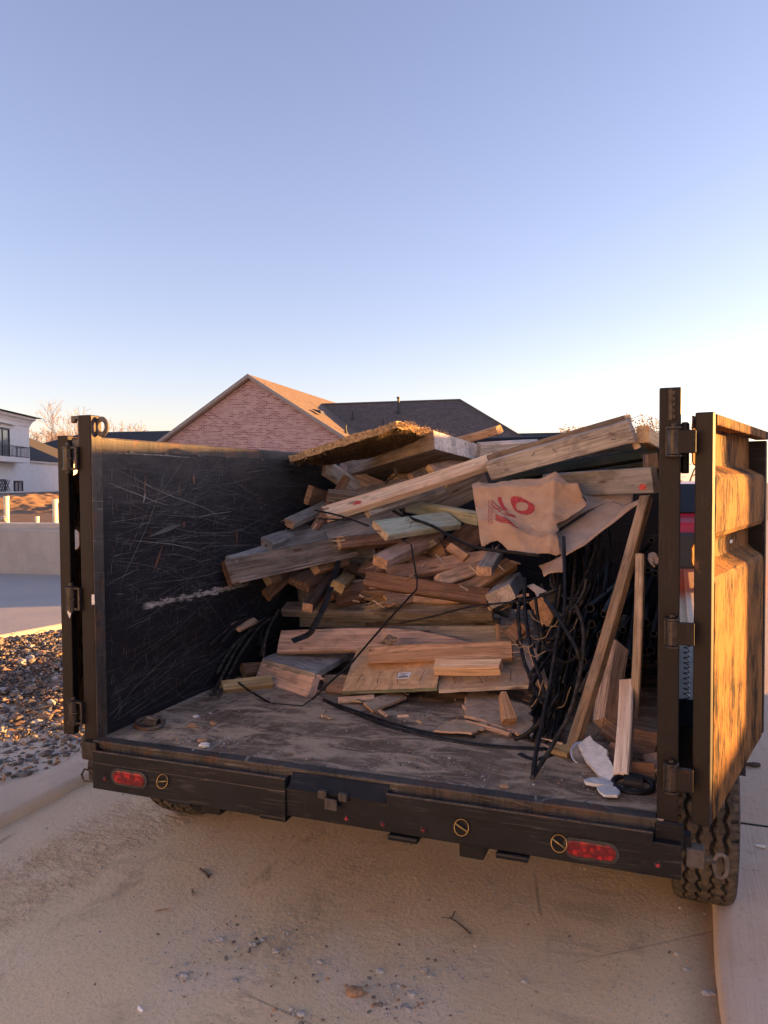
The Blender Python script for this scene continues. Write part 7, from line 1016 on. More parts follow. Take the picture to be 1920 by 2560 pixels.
SHEETS = [
 ('cardboard_box', 'cardboard', 'crumpled cardboard box flap with a red ring and a striped flag printed on it', [[-0.0261, -0.002], [0.0, 0.0], [0.1035, 0.0013], [0.2437, -0.0073], [0.3323, -0.0104], [0.3842, -0.0025], [0.4179, 0.0029], [0.4336, -0.0178], [0.452, -0.0525], [0.4802, -0.0895], [0.5156, -0.1179], [0.5297, -0.1598], [0.537, -0.2209], [0.5358, -0.2506], [0.4861, -0.2884], [0.4257, -0.329], [0.3679, -0.3644], [0.3717, -0.4162], [0.3547, -0.4429], [0.3557, -0.4968], [0.3558, -0.5774], [0.3325, -0.5881], [0.2569, -0.559], [0.185, -0.5351], [0.1134, -0.4996], [0.0916, -0.4549], [0.0661, -0.413], [0.0321, -0.4244], [-0.0, -0.4503], [-0.0143, -0.4497], [-0.0168, -0.3783], [-0.0172, -0.2554], [-0.0234, -0.135]], [[0.9639, 0.2395, 0.1166], [-0.2557, 0.7087, 0.6575], [0.0749, -0.6636, 0.7444], [-1.0027, 4.05, 1.6423]], 'card', 0.016, 0.004, {'ring': [[[0.1639, -0.1497], [0.1808, -0.1387], [0.1962, -0.1814], [0.1905, -0.1873]], [[0.1808, -0.1387], [0.2142, -0.1466], [0.2129, -0.1751], [0.1962, -0.1814]], [[0.2142, -0.1466], [0.2456, -0.169], [0.2393, -0.1866], [0.2129, -0.1751]], [[0.2456, -0.169], [0.2696, -0.1981], [0.2475, -0.2055], [0.2393, -0.1866]], [[0.2696, -0.1981], [0.2801, -0.221], [0.2473, -0.214], [0.2475, -0.2055]], [[0.2801, -0.221], [0.2721, -0.2494], [0.2443, -0.2237], [0.2473, -0.214]], [[0.2721, -0.2494], [0.2544, -0.2679], [0.2382, -0.232], [0.2443, -0.2237]], [[0.2544, -0.2679], [0.2325, -0.273], [0.2284, -0.2383], [0.2382, -0.232]], [[0.2325, -0.273], [0.2064, -0.2623], [0.2097, -0.2394], [0.2284, -0.2383]], [[0.2064, -0.2623], [0.1872, -0.2437], [0.1924, -0.2282], [0.2097, -0.2394]], [[0.1872, -0.2437], [0.172, -0.2157], [0.1847, -0.2101], [0.1924, -0.2282]], [[0.172, -0.2157], [0.1634, -0.1821], [0.186, -0.1961], [0.1847, -0.2101]], [[0.1634, -0.1821], [0.1639, -0.1497], [0.1905, -0.1873], [0.186, -0.1961]]], 'flag': [[[0.0977, -0.136], [0.1174, -0.1339], [0.1203, -0.1606], [0.1011, -0.1646]], [[0.1011, -0.1646], [0.1203, -0.1606], [0.1268, -0.194], [0.109, -0.1974]], [[0.109, -0.1974], [0.1268, -0.194], [0.1426, -0.2306], [0.1193, -0.2301]], [[0.127, -0.2381], [0.1335, -0.248], [0.1304, -0.2558], [0.1238, -0.2459]], [[0.1335, -0.248], [0.1414, -0.2544], [0.1383, -0.2622], [0.1304, -0.2558]], [[0.1414, -0.2544], [0.1507, -0.2575], [0.1475, -0.2652], [0.1383, -0.2622]], [[0.1507, -0.2575], [0.1599, -0.2606], [0.1567, -0.2683], [0.1475, -0.2652]], [[0.1599, -0.2606], [0.1677, -0.267], [0.1645, -0.2748], [0.1567, -0.2683]], [[0.1677, -0.267], [0.1741, -0.2768], [0.171, -0.2845], [0.1645, -0.2748]], [[0.1151, -0.2495], [0.1244, -0.2599], [0.1218, -0.268], [0.1124, -0.2576]], [[0.1244, -0.2599], [0.1349, -0.2667], [0.1323, -0.2748], [0.1218, -0.268]], [[0.1349, -0.2667], [0.1466, -0.2701], [0.1439, -0.2781], [0.1323, -0.2748]], [[0.1466, -0.2701], [0.1582, -0.2734], [0.1555, -0.2815], [0.1439, -0.2781]], [[0.1582, -0.2734], [0.1686, -0.2803], [0.1659, -0.2883], [0.1555, -0.2815]], [[0.1686, -0.2803], [0.1778, -0.2906], [0.175, -0.2986], [0.1659, -0.2883]], [[0.0772, -0.2587], [0.0861, -0.2743], [0.0823, -0.2814], [0.0735, -0.2658]], [[0.0861, -0.2743], [0.0968, -0.2862], [0.093, -0.2932], [0.0823, -0.2814]], [[0.0968, -0.2862], [0.1095, -0.2944], [0.1057, -0.3014], [0.093, -0.2932]], [[0.1095, -0.2944], [0.1221, -0.3026], [0.1183, -0.3095], [0.1057, -0.3014]], [[0.1221, -0.3026], [0.1327, -0.3144], [0.1289, -0.3213], [0.1183, -0.3095]], [[0.1327, -0.3144], [0.1412, -0.3297], [0.1374, -0.3366], [0.1289, -0.3213]], [[0.0756, -0.2734], [0.0868, -0.2896], [0.0834, -0.2969], [0.0722, -0.2809]], [[0.0868, -0.2896], [0.0998, -0.3018], [0.0964, -0.3091], [0.0834, -0.2969]], [[0.0998, -0.3018], [0.1145, -0.3101], [0.111, -0.3174], [0.0964, -0.3091]], [[0.1145, -0.3101], [0.1291, -0.3184], [0.1256, -0.3257], [0.111, -0.3174]], [[0.1291, -0.3184], [0.1418, -0.3305], [0.1383, -0.3378], [0.1256, -0.3257]], [[0.1418, -0.3305], [0.1526, -0.3463], [0.1492, -0.3535], [0.1383, -0.3378]], [[0.074, -0.2882], [0.0876, -0.3047], [0.0845, -0.3123], [0.0709, -0.2958]], [[0.0876, -0.3047], [0.1028, -0.3172], [0.0996, -0.3248], [0.0845, -0.3123]], [[0.1028, -0.3172], [0.1194, -0.3257], [0.1163, -0.3332], [0.0996, -0.3248]], [[0.1194, -0.3257], [0.1361, -0.3342], [0.1329, -0.3417], [0.1163, -0.3332]], [[0.1361, -0.3342], [0.1509, -0.3466], [0.1477, -0.3541], [0.1329, -0.3417]], [[0.1509, -0.3466], [0.164, -0.3628], [0.1609, -0.3702], [0.1477, -0.3541]], [[0.0725, -0.3029], [0.0884, -0.3198], [0.0855, -0.3275], [0.0696, -0.3107]], [[0.0884, -0.3198], [0.1057, -0.3326], [0.1028, -0.3403], [0.0855, -0.3275]], [[0.1057, -0.3326], [0.1244, -0.3413], [0.1215, -0.349], [0.1028, -0.3403]], [[0.1244, -0.3413], [0.143, -0.35], [0.1401, -0.3576], [0.1215, -0.349]], [[0.143, -0.35], [0.16, -0.3627], [0.1571, -0.3703], [0.1401, -0.3576]], [[0.16, -0.3627], [0.1754, -0.3792], [0.1724, -0.3867], [0.1571, -0.3703]], [[0.0772, -0.1612], [0.0822, -0.1771], [0.0777, -0.1821], [0.0726, -0.1662]], [[0.0822, -0.1771], [0.0898, -0.19], [0.0853, -0.195], [0.0777, -0.1821]], [[0.0898, -0.19], [0.099, -0.2011], [0.0945, -0.2061], [0.0853, -0.195]], [[0.099, -0.2011], [0.1065, -0.214], [0.102, -0.2189], [0.0945, -0.2061]], [[0.1065, -0.214], [0.1114, -0.2296], [0.1069, -0.2345], [0.102, -0.2189]], [[0.0733, -0.1882], [0.0771, -0.2016], [0.0726, -0.2065], [0.0688, -0.1932]], [[0.0771, -0.2016], [0.0834, -0.212], [0.0789, -0.2169], [0.0726, -0.2065]], [[0.0834, -0.212], [0.0914, -0.2206], [0.0869, -0.2255], [0.0789, -0.2169]], [[0.0914, -0.2206], [0.0977, -0.231], [0.0932, -0.2358], [0.0869, -0.2255]], [[0.0977, -0.231], [0.1013, -0.2441], [0.0968, -0.249], [0.0932, -0.2358]]], 'text': [[[0.0576, -0.1476], [0.078, -0.1512], [0.0604, -0.3348], [0.0407, -0.3315]]]}, [[[-0.0314, -0.072], [0.5644, -0.1193], 0.03], [[0.1262, -0.5421], [0.4947, -0.0586], -0.012], [[0.3001, -0.5768], [0.4231, 0.0039], 0.02], [[-0.0339, -0.2705], [0.368, -0.5069], 0.014], [[0.361, -0.3632], [0.5536, -0.1455], -0.016], [[0.0132, 0.0025], [0.0934, -0.2293], 0.012], [[0.0001, -0.4487], [0.2538, -0.3191], -0.012]]),
 ('cardboard_lining', 'cardboard', 'smooth greyish inside of the cardboard box lying right of the printed flap', [[-0.0028, 0.0056], [0.0652, 0.009], [0.1997, 0.0117], [0.3116, 0.0085], [0.3877, 0.0062], [0.4147, 0.0], [0.408, -0.056], [0.3968, -0.1295], [0.2637, -0.1532], [0.1369, -0.1639], [-0.0023, -0.1807], [-0.151, -0.1685], [-0.1142, -0.1169]], [[0.5583, 0.7234, 0.4063], [-0.8244, 0.5386, 0.1738], [-0.0931, -0.432, 0.8971], [-0.566, 3.95, 1.3868]], 'card2', 0.006, 0.004, {}, []),
 ('cardboard_strip', 'cardboard', 'torn cardboard strip folded down along the panel edge toward the cables', [[0.007, 0.0186], [0.1187, -0.0316], [0.2244, -0.0001], [0.3182, 0.0172], [0.4167, 0.0647], [0.4841, 0.032], [0.5204, -0.0029], [0.4391, -0.029], [0.3074, -0.037], [0.1951, -0.0511], [0.0987, -0.0802], [0.0566, -0.0458], [-0.0007, -0.0263], [-0.0778, -0.2376], [-0.0976, -0.1606], [-0.1171, -0.1199], [-0.1447, -0.1164], [-0.1148, 0.0027], [-0.0977, 0.1101], [-0.0546, 0.0565]], [[0.746, 0.3473, 0.5682], [-0.422, 0.9066, -0.0001], [-0.5152, -0.2396, 0.8229], [-0.5074, 3.72, 1.299]], 'card', 0.008, 0.004, {}, []),
 ('cardboard_flap', 'cardboard', 'dark folded back flap of the cardboard box by the right wall', [[-0.0, 0.0], [0.0796, 0.0251], [0.1626, -0.0158], [0.2186, 0.0163], [0.2818, 0.0042], [0.3006, -0.0755], [0.2839, -0.1469], [0.175, -0.0874], [0.1592, -0.1234], [0.1058, -0.2279], [0.0068, -0.4414], [-0.0131, -0.3802], [0.0767, -0.1493], [0.0517, -0.0743]], [[0.9826, -0.1768, -0.0571], [0.184, 0.8827, 0.4324], [-0.0261, -0.4354, 0.8999], [-0.4929, 4.35, 1.602]], 'card2', 0.014, 0.004, {}, []),
 ('paper_wad', 'paper', 'crumpled paper wad between the pipe ends and the post', [[0.0, 0.0], [0.0161, 0.0167], [0.0406, 0.0], [0.053, -0.0358], [0.0453, -0.0712], [0.0232, -0.0632], [0.0038, -0.0354]], [[0.9507, 0.0, -0.3102], [0.2208, 0.7024, 0.6767], [0.2179, -0.7118, 0.6678], [-0.1158, 3.7, 1.3253]], 'paper', 0.02, 0.004, {}, []),
 ('plaster_chunk', 'plaster', 'jagged white plaster chunk leaning beside the pale pine stud', [[-0.0065, -0.0017], [-0.0005, 0.0343], [0.0108, 0.0589], [0.0362, 0.035], [0.0795, 0.0164], [0.1118, 0.0], [0.1224, -0.0258], [0.1567, -0.0563], [0.1875, -0.0942], [0.1978, -0.1381], [0.1663, -0.131], [0.1379, -0.1202], [0.0977, -0.0888], [0.0527, -0.0611], [0.0231, -0.0278]], [[0.8907, -0.447, 0.0828], [0.3781, 0.8295, 0.411], [-0.2524, -0.3348, 0.9079], [-0.317, 2.8, 0.7087]], 'plaster', 0.005, 0.018, {}, []),
 ('plaster_flake', 'plaster', 'flat white plaster flake under the jagged plaster chunk', [[0.0, 0.0], [0.0259, 0.0253], [0.0546, 0.0246], [0.0934, 0.0], [0.0885, -0.0393], [0.0515, -0.0344], [0.005, -0.0224]], [[0.9902, 0.1397, -0.0], [-0.1397, 0.9902, -0.0], [0.0, 0.0, 1.0], [-0.278, 2.578, 0.67]], 'plaster', 0.004, 0.01, {}, []),
 ('plaster_flake', 'plaster', 'small plaster flake nearest the bed edge', [[0.0, 0.0], [0.0249, 0.0123], [0.0599, 0.0], [0.0621, -0.0421], [0.046, -0.0655], [0.0056, -0.0597], [-0.0007, -0.0302]], [[0.9404, 0.34, 0.0], [-0.34, 0.9404, 0.0], [-0.0, -0.0, 1.0], [-0.2318, 2.528, 0.67]], 'plaster', 0.004, 0.008, {}, []),
 ('cardboard_scrap', 'cardboard', 'small torn scrap of greyish cardboard among the cables', [[0.0, -0.0], [0.0161, 0.0306], [0.0505, 0.021], [0.1126, 0.0], [0.0942, -0.0309], [0.1058, -0.066], [0.0639, -0.0263]], [[0.8899, -0.444, -0.1042], [0.447, 0.8039, 0.3924], [-0.0905, -0.3958, 0.9139], [-0.6515, 3.6, 1.1669]], 'card2', 0.006, 0.004, {}, []),
 ('netting_wad', 'netting', 'crumpled wad of brown netting on the knotty tan stud', [[0.0, -0.0], [0.0042, 0.0336], [0.0398, 0.0328], [0.0773, 0.0], [0.0885, -0.042], [0.0595, -0.0429], [0.0307, -0.0309]], [[0.8964, 0.0, 0.4431], [-0.2393, 0.8416, 0.4841], [-0.373, -0.54, 0.7545], [-1.3389, 3.5, 0.8692]], 'mesh', 0.02, 0.01, {}, []),
]

NAILS = {}
def nail(parent, p, d, L=.045):
    mb = MB(); p = Vector(p); d = Vector(d).normalized(); e = p+d*L
    mb.tube([p, p+d*L*.6, e+Vector((rnd.uniform(-1, 1), rnd.uniform(-1, 1), 0))*L*.16], .0016, 5); mb.cyl(e, e+d*.0015, .0032, 6)
    o = mb.build('nail', 'nail_steel'); o.parent = parent
def make_board(name, cat, label, p1, p2, nn, w, t, mat, end, k):
    a, b = Vector(p1), Vector(p2); ax = b-a; L = ax.length; ax.normalize(); nn = Vector(nn); nn = (nn-ax*nn.dot(ax)).normalized(); wy = nn.cross(ax)
    seed = rnd.uniform(0, 99); N = max(6, int(L/.10)); c = min(.005, t*.16)
    bow = rnd.uniform(-.012, .012)*L; bow2 = rnd.uniform(-.009, .009)*L; tw = rnd.uniform(-.08, .08)*L
    sk1, sk2 = rnd.uniform(-.06, .06), rnd.uniform(-.06, .06)
    mb = MB(); vs = []; K = 12; 
    sec0 = [(-w/2+c, -t/2), (0, -t/2), (w/2-c, -t/2), (w/2, -t/2+c), (w/2, 0), (w/2, t/2-c), (w/2-c, t/2), (0, t/2), (-w/2+c, t/2), (-w/2, t/2-c), (-w/2, 0), (-w/2, -t/2+c)]
    tp = k.get('taper', 0)
    for i in range(N+1):
        u = i/N; x = (u-.5)*L; ws = ts = 1; sh = 0
        if tp == 1 and u > .45: q = (u-.45)/.55; ws = 1-.8*q*q; sh = -w*.5*(1-ws)
        if tp == 2: ts = 1-.8*(1-u); 
        if tp == 3: ws = 1-.62*u; sh = 0
        sec = [(y*ws+sh, z*ts) for y, z in sec0]; ring = []
        for y, z in sec:
            j = .0016; a_ = tw*(u-.5); yy = y*math.cos(a_)-z*math.sin(a_)+bow2*(4*u*(1-u)); zz = y*math.sin(a_)+z*math.cos(a_)+bow*(4*u*(1-u))
            q = Vector((x*2.2+seed, y*14, z*14)); xx = x+(sk1*y+.003*nz(q*3) if i == 0 else sk2*y+.003*nz(q*3) if i == N else 0)
            if k.get('splinter') and i == 0: xx += rnd.uniform(0, .05)
            ring.append((xx, yy+j*nz(q), zz+j*nz(q+Vector((7, 3, 1)))))
        vs += ring
    fs = [(i*K+j, i*K+(j+1) % K, (i+1)*K+(j+1) % K, (i+1)*K+j) for i in range(N) for j in range(K)]; mi = [0]*len(fs)
    fs += [tuple(range(K))[::-1], tuple(range(N*K, N*K+K))]; mi += [1, 1]
    mb.add(vs, fs, mi)
    mw = Matrix((ax, wy, nn)).transposed().to_4x4(); mw.translation = (a+b)/2
    o = mb.build(name, [mat, end], mw=mw); tag(o, label, cat, k.get('group'))
    for q in range(k.get('nails', 0)):
        if name == 'board' and 'hanging' in label: nail(o, (-L/2+.02+q*.016, rnd.uniform(-.02, .02)-w*.3, -t/2), (-.2, -.3, -1), .05)
        elif 'green treated' in label: nail(o, (-L/2+.17+.03*(q % 2)+q*.012, rnd.uniform(-.3, .2)*w, t/2), (rnd.uniform(-.5, .2), rnd.uniform(-.2, .3), 1), .035)
        else: nail(o, (rnd.uniform(-.36, .40)*L if q else .4*L, rnd.uniform(-.3, .3)*w, t/2), (rnd.uniform(-.3, .3), rnd.uniform(-.2, 1.0), .8), .035)
    if k.get('mark'):
        mb = MB(); q = -L/2+(.19 if k['mark'] == 1 else L-.06); y0 = -w*.18 if k['mark'] == 1 else -w*.22
        pts = [(q+.028*math.cos(r)*rnd.uniform(.5, 1.2), y0+.016*math.sin(r)*rnd.uniform(.5, 1.2)) for r in np.arange(0, 6.2, .5)]
        mb.add([(x, y, t/2+.0022+bow*.4) for x, y in pts], [tuple(range(len(pts)))]); pm = mb.build('paint_mark', 'paint_red'); pm.parent = o
    if k.get('splinter'):
        mb = MB()
        for q in range(26):
            y, z = rnd.uniform(-.5, .5)*w, rnd.uniform(-.5, .5)*t; l = rnd.uniform(.03, .13); r0 = rnd.uniform(.003, .009)
            mb.tube([(-L/2+.03, y, z), (-L/2-l*.5, y*1.15, z*1.2-.006), (-L/2-l, y*1.4+rnd.uniform(-.02, .02), z*1.5-rnd.uniform(0, .03))], [r0, r0*.7, .0008], 5, flat=.5)
        sp = mb.build('splinters', 'fresh'); sp.parent = o; sp['kind'] = 'stuff'
    elif name == 'board' and w > .04 and k.get('group') is None and rnd.random() < .35:
        mb = MB(); sd = rnd.choice((-1, 1))
        for q in range(7):
            y, z = rnd.uniform(-.5, .5)*w, rnd.choice((-.5, .5, .3))*t; l = rnd.uniform(.02, .07); r0 = rnd.uniform(.0015, .004)
            mb.tube([(sd*(L/2-.03), y, z), (sd*(L/2+l*.3), y, z*1.05), (sd*(L/2+l), y+rnd.uniform(-.012, .012), z*1.2)], [r0, r0*.7, .0006], 4, flat=.5)
        sp = mb.build('splinters', end); sp.parent = o; sp['kind'] = 'stuff'
    if k.get('layers'):
        mb = MB(); 
        for zz, l0, l1 in ((-.3, -.5, .5), (-.42, -.46, .49)): mb.box((0+(l0+l1)/2*L, zz*w*1.02-.008, t/2+.001), ((l1-l0)*L*.98, .010, .008))
        ly = mb.build('split_layer', 'old'); ly.parent = o
    return o
for rec in BOARDS: make_board(*rec)
def make_slab(name, cat, label, cs, th, mat, end, k):
    P0, PA, PB = [Vector(q) for q in cs[:3]]; PC = Vector(cs[3]) if len(cs) > 3 else PA+PB-P0
    ax = (PA-P0).normalized(); nn = ax.cross(PB-P0).normalized()
    if nn.z < 0: nn = -nn
    wy = nn.cross(ax); mw = Matrix((ax, wy, nn)).transposed().to_4x4(); mw.translation = (P0+PA+PB+PC)/4; inv = mw.inverted()
    l = [inv @ q for q in (P0, PA, PC, PB)]; nu, nv = 26, 20; rg = k.get('ragged'); seed = rnd.uniform(0, 50); mb = MB(); top = []; bot = []
    for i in range(nu):
        for j in range(nv):
            u, v = i/(nu-1), j/(nv-1); p = l[0]*(1-u)*(1-v)+l[1]*u*(1-v)+l[2]*u*v+l[3]*(1-u)*v
            e = 1 if (i in (0, nu-1) or j in (0, nv-1)) else 0
            am = (.022 if rg else .003)*e
            p = p+Vector((am*nz((p.x*26+seed, p.y*26, 1)), am*nz((p.x*26, p.y*26+seed, 2)), (.006 if mat == 'strawy' else .0015)*nz((p.x*12, p.y*12, seed))))
            hz_ = th*(.5+(.18*nz((p.x*30, p.y*30, seed)) if rg and e else 0)); top.append(p+Vector((0, 0, hz_))); bot.append(p-Vector((0, 0, hz_)))
    n = nu*nv; fs = []; mi = []
    for i in range(nu-1):
        for j in range(nv-1):
            q = (i*nv+j, (i+1)*nv+j, (i+1)*nv+j+1, i*nv+j+1); fs += [q, tuple(x+n for x in q[::-1])]; mi += [0, 0]
    ring = [i*nv for i in range(nu)]+[(nu-1)*nv+j for j in range(1, nv)]+[i*nv+nv-1 for i in range(nu-2, -1, -1)]+[j for j in range(nv-2, 0, -1)]
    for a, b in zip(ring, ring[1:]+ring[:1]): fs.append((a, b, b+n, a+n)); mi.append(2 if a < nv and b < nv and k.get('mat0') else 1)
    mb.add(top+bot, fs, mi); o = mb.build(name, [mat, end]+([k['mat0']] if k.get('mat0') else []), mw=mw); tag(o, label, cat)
    for q in range(k.get('nails', 0)):
        u = (q+.6)/k['nails']; p = l[0].lerp(l[1], u*.9)+(l[3]-l[0])*rnd.uniform(.08, .16); nail(o, p+Vector((0, 0, th/2)), (rnd.uniform(-.4, .4), .6, .5), .05)
    if k.get('sticker'):
        p = l[0].lerp(l[1], .63)+(l[3]-l[0])*.27; mb = MB(); mb.box((p.x, p.y, th/2+.002), (.064, .05, .001)); st = mb.build('sticker', 'sticker'); st.parent = o
        mb = MB()
        for q in range(9): mb.box((p.x-.022+q*.0055, p.y-.011, th/2+.0028), (.0025+.0015*(q % 3), .014, .0005))
        for q in range(3): mb.box((p.x-.006*(q % 2), p.y+.016-q*.008, th/2+.0028), (.044-.01*q, .003, .0005))
        pb = mb.build('sticker_print', 'stone_grey'); pb.parent = st
    if mat == 'strawy':
        mb = MB()
        for q in range(900):
            e = rnd.random(); p = l[1].lerp(l[2], rnd.random()) if e < .65 else l[0].lerp(l[3], rnd.random()) if e < .8 else l[0].lerp(l[1], rnd.random())
            p = p+Vector((rnd.uniform(-.02, .03), rnd.uniform(-.02, .02), rnd.uniform(-.5, .5)*th)); dd = Vector((rnd.uniform(-1, 1), rnd.uniform(-1, 1), rnd.uniform(-.6, .6))).normalized()
            mb.tube([p, p+dd*.012, p+dd*rnd.uniform(.018, .038)+Vector((0, 0, -.006))], [.0022, .0016, .0006], 3)
        fb = mb.build('loose_fibre', 'straw', fix=False); fb.parent = o  # loose fibres share the lighter edge colour that paints the sun glow
    return o
for rec in SLABS: make_slab(*rec)
for (name, cat, label, pts, r, mat, flat, k) in TUBES:
    pp = [Vector(q) for q in pts] if k.get('sharp') else smoothpath(pts, 5)
    mb = MB()
    if k.get('hollow'):
        a, b = pp[0], pp[-1]; d = (b-a).normalized(); mb.tube([a, b], r, 14, cap=False); mb.tube([a+d*.001, b], r*.7, 14, cap=False)
        u = d.orthogonal().normalized(); w_ = d.cross(u); q = [(a+(u*math.cos(x*math.pi/7)+w_*math.sin(x*math.pi/7))*rr) for rr in (r, r*.7) for x in range(14)]
        mb.add(q, [(i, (i+1) % 14, 14+(i+1) % 14, 14+i) for i in range(14)])
    else: mb.tube(pp, r, 9, jit=.06 if not flat else 0, flat=flat)
    tag(mb.build(name, mat, smooth=not flat), label, cat, k.get('group'))

# crumpled sheets: constrained triangulation of the outline, folded and creased
def inside(p, poly):
    c = False; n = len(poly)
    for i in range(n):
        (x0, y0), (x1, y1) = poly[i], poly[i-1]
        if (y0 > p[1]) != (y1 > p[1]) and p[0] < (x1-x0)*(p[1]-y0)/(y1-y0)+x0: c = not c
    return c
for (name, cat, label, poly, fr, mat, amp, th, prints, creases) in SHEETS:
    e1, e2, nn, O = [Vector(q) for q in fr]; seed = rnd.uniform(0, 60)
    # fray the outline
    op = []
    for i in range(len(poly)):
        a, b = Vector(poly[i]), Vector(poly[(i+1) % len(poly)]); L = (b-a).length; n = max(1, int(L/.012))
        for q in range(n):
            p = a.lerp(b, q/n); d = (b-a).orthogonal().normalized() if L else Vector((0, 0)); f = .0025*nz((p.x*90, p.y*90, seed)) if q else 0; op.append((p.x+d.x*f, p.y+d.y*f))
    xs_ = [p[0] for p in op]; ys_ = [p[1] for p in op]; st = .011 if max(xs_)-min(xs_) > .25 else .006; pin = []
    x = min(xs_)
    while x < max(xs_):
        y = min(ys_)
        while y < max(ys_):
            p = (x+rnd.uniform(-.3, .3)*st, y+rnd.uniform(-.3, .3)*st)
            if inside(p, op) and min((p[0]-q[0])**2+(p[1]-q[1])**2 for q in op) > (st*.45)**2: pin.append(p)
            y += st
        x += st
    def height(x, y):
        q = Vector((x*7+seed, y*7, 0)); h = amp*(nz(q)+.45*abs(nz(q*2.3))+.22*nz(q*5))
        for (a, b, d) in creases:
            a, b = Vector(a), Vector(b); t = (b-a).normalized(); s_ = (Vector((x, y))-a).cross(t) if False else (x-a.x)*t.y-(y-a.y)*t.x
            h += d*max(0, 1-abs(s_)/.07)+d*.25*math.exp(-abs(s_)/.012)
        if mat in ('plaster', 'paper', 'mesh') and amp > .006: h += amp*.9*nz(q*3)+amp*.5*nz(q*7)
        return h
    allp = [Vector(p) for p in op]+[Vector(p) for p in pin]; n0 = len(op)
    res = geometry.delaunay_2d_cdt(allp, [], [list(range(n0))], 1, 1e-6)
    mb = MB(); mb.add([O+e1*p.x+e2*p.y+nn*height(p.x, p.y) for p in res[0]], [tuple(f) for f in res[2]])
    f0 = mb.f[0]; v0, v1, v2 = [Vector(mb.v[q]) for q in f0[:3]]
    if (v1-v0).cross(v2-v0).dot(nn) < 0: mb.f = [f[::-1] for f in mb.f]
    o = mb.build(name, mat, smooth=mat.startswith('card'), solid=th, fix=False); tag(o, label, cat)
    P3 = lambda x, y: O+e1*x+e2*y+nn*(height(x, y)+.0028)
    for key in ('ring', 'flag'):
        if key not in prints: continue
        mb = MB()
        for q in prints[key]:
            a, b, c, d = [Vector(w) for w in q]
            g = [[a.lerp(b, i/4).lerp(d.lerp(c, i/4), j/4) for j in range(5)] for i in range(5)]
            mb.add([P3(p.x, p.y) for r in g for p in r], [(i*5+j, (i+1)*5+j, (i+1)*5+j+1, i*5+j+1) for i in range(4) for j in range(4)])
        mb.build('printed_ring' if key == 'ring' else 'printed_flag', 'print_red', o, fix=True)
    if 'text' in prints:
        A, B_, C_, D_ = [Vector(w) for w in prints['text'][0]]      # top-left, top-right, bottom-right, bottom-left in the picture
        cu = bpy.data.curves.new('lettering', 'FONT'); cu.body = 'MADE IN U.S.A.'; cu.size = 1; cu.resolution_u = 3
        to = bpy.data.objects.new('lettering', cu); C.objects.link(to); bpy.context.view_layer.update()
        me = bpy.data.meshes.new_from_object(to.evaluated_get(bpy.context.evaluated_depsgraph_get())); C.objects.unlink(to); bpy.data.objects.remove(to)
        vx = [v.co.x for v in me.vertices]; W_ = max(vx); mb = MB()
        def tp(x, y): u, v = x/W_, y/.75; p = (B_.lerp(C_, u)).lerp(A.lerp(D_, u), .75-.6*v+.0) if False else (A.lerp(D_, u)).lerp(B_.lerp(C_, u), .12+.75*v); return P3(p.x, p.y)
        mb.add([tp(v.co.x, v.co.y) for v in me.vertices], [tuple(p.vertices) for p in me.polygons]); mb.build('printed_text', 'print_red', o)
        mb = MB()      # a line of tiny unreadable print beside the words
        for q in range(34):
            if q % 7 == 5: continue
            u0, u1 = q/34, (q+.62)/34; f = lambda u, s_: P3(*(A.lerp(D_, u)+(A-B_)*(s_))); mb.add([f(u0, .42), f(u1, .42), f(u1, .2), f(u0, .2)], [(0, 1, 2, 3)])
        mb.build('small_print', 'print_red', o)
# ---------------------------------------------------------------- neighbouring houses
def shingles(key, c1, c2):
    n = NT(key); o = n.sep(n.tc.outputs['Object'])
    row = n.math('MULTIPLY', o[2], 12.0); fr = n.math('FRACT', row); rid = n.math('FLOOR', row)
    cx = n.t.nodes.new('ShaderNodeCombineXYZ'); n.set(cx.inputs[0], n.math('MULTIPLY', n.math('ADD', o[0], o[1]), 2.6)); n.set(cx.inputs[1], n.math('MULTIPLY', rid, 3.71)); w = n.noise(cx.outputs[0], 1.3, 3, .7)
    col = n.mix(n.ramp(w, .3, .7), c1, c2); col = n.mix(n.math('MULTIPLY', n.ramp(fr, .25, .02), .55), col, tuple(q*.35 for q in c1))
    M[key] = n.out(col, .9, 0, .2)
shingles('shingle', (.115, .085, .072), (.19, .14, .115)); shingles('shingle_dark', (.045, .042, .045), (.07, .065, .066))
n = NT('brick_wall')
bt = n.t.nodes.new('ShaderNodeTexBrick'); o = n.sep(n.tc.outputs['Object']); cx = n.t.nodes.new('ShaderNodeCombineXYZ'); n.set(cx.inputs[0], o[0]); n.set(cx.inputs[1], o[2]); n.t.links.new(cx.outputs[0], bt.inputs['Vector'])
bt.inputs['Scale'].default_value = 1; bt.inputs['Brick Width'].default_value = .30; bt.inputs['Row Height'].default_value = .095; bt.inputs['Mortar Size'].default_value = .014; bt.inputs['Mortar Smooth'].default_value = .3
bt.inputs['Color1'].default_value = (.24, .065, .055, 1); bt.inputs['Color2'].default_value = (.60, .36, .31, 1); bt.inputs['Mortar'].default_value = (.68, .50, .46, 1); bt.inputs['Bias'].default_value = .15
a = n.noise(n.map((1, 1, 1)), 1.1, 4, .6); b2 = n.noise(n.map((2.2, 1, 9)), 2, 3, .7)
col = n.mix(n.math('MULTIPLY', n.ramp(a, .4, .7), .45), bt.outputs['Color'], (.55, .36, .31)); col = n.mix(n.math('MULTIPLY', n.ramp(b2, .5, .7), .4), col, (.50, .30, .26))
n.bump(bt.outputs['Fac'], -.4, .01); M['brick'] = n.out(col, .9, 0, .2)
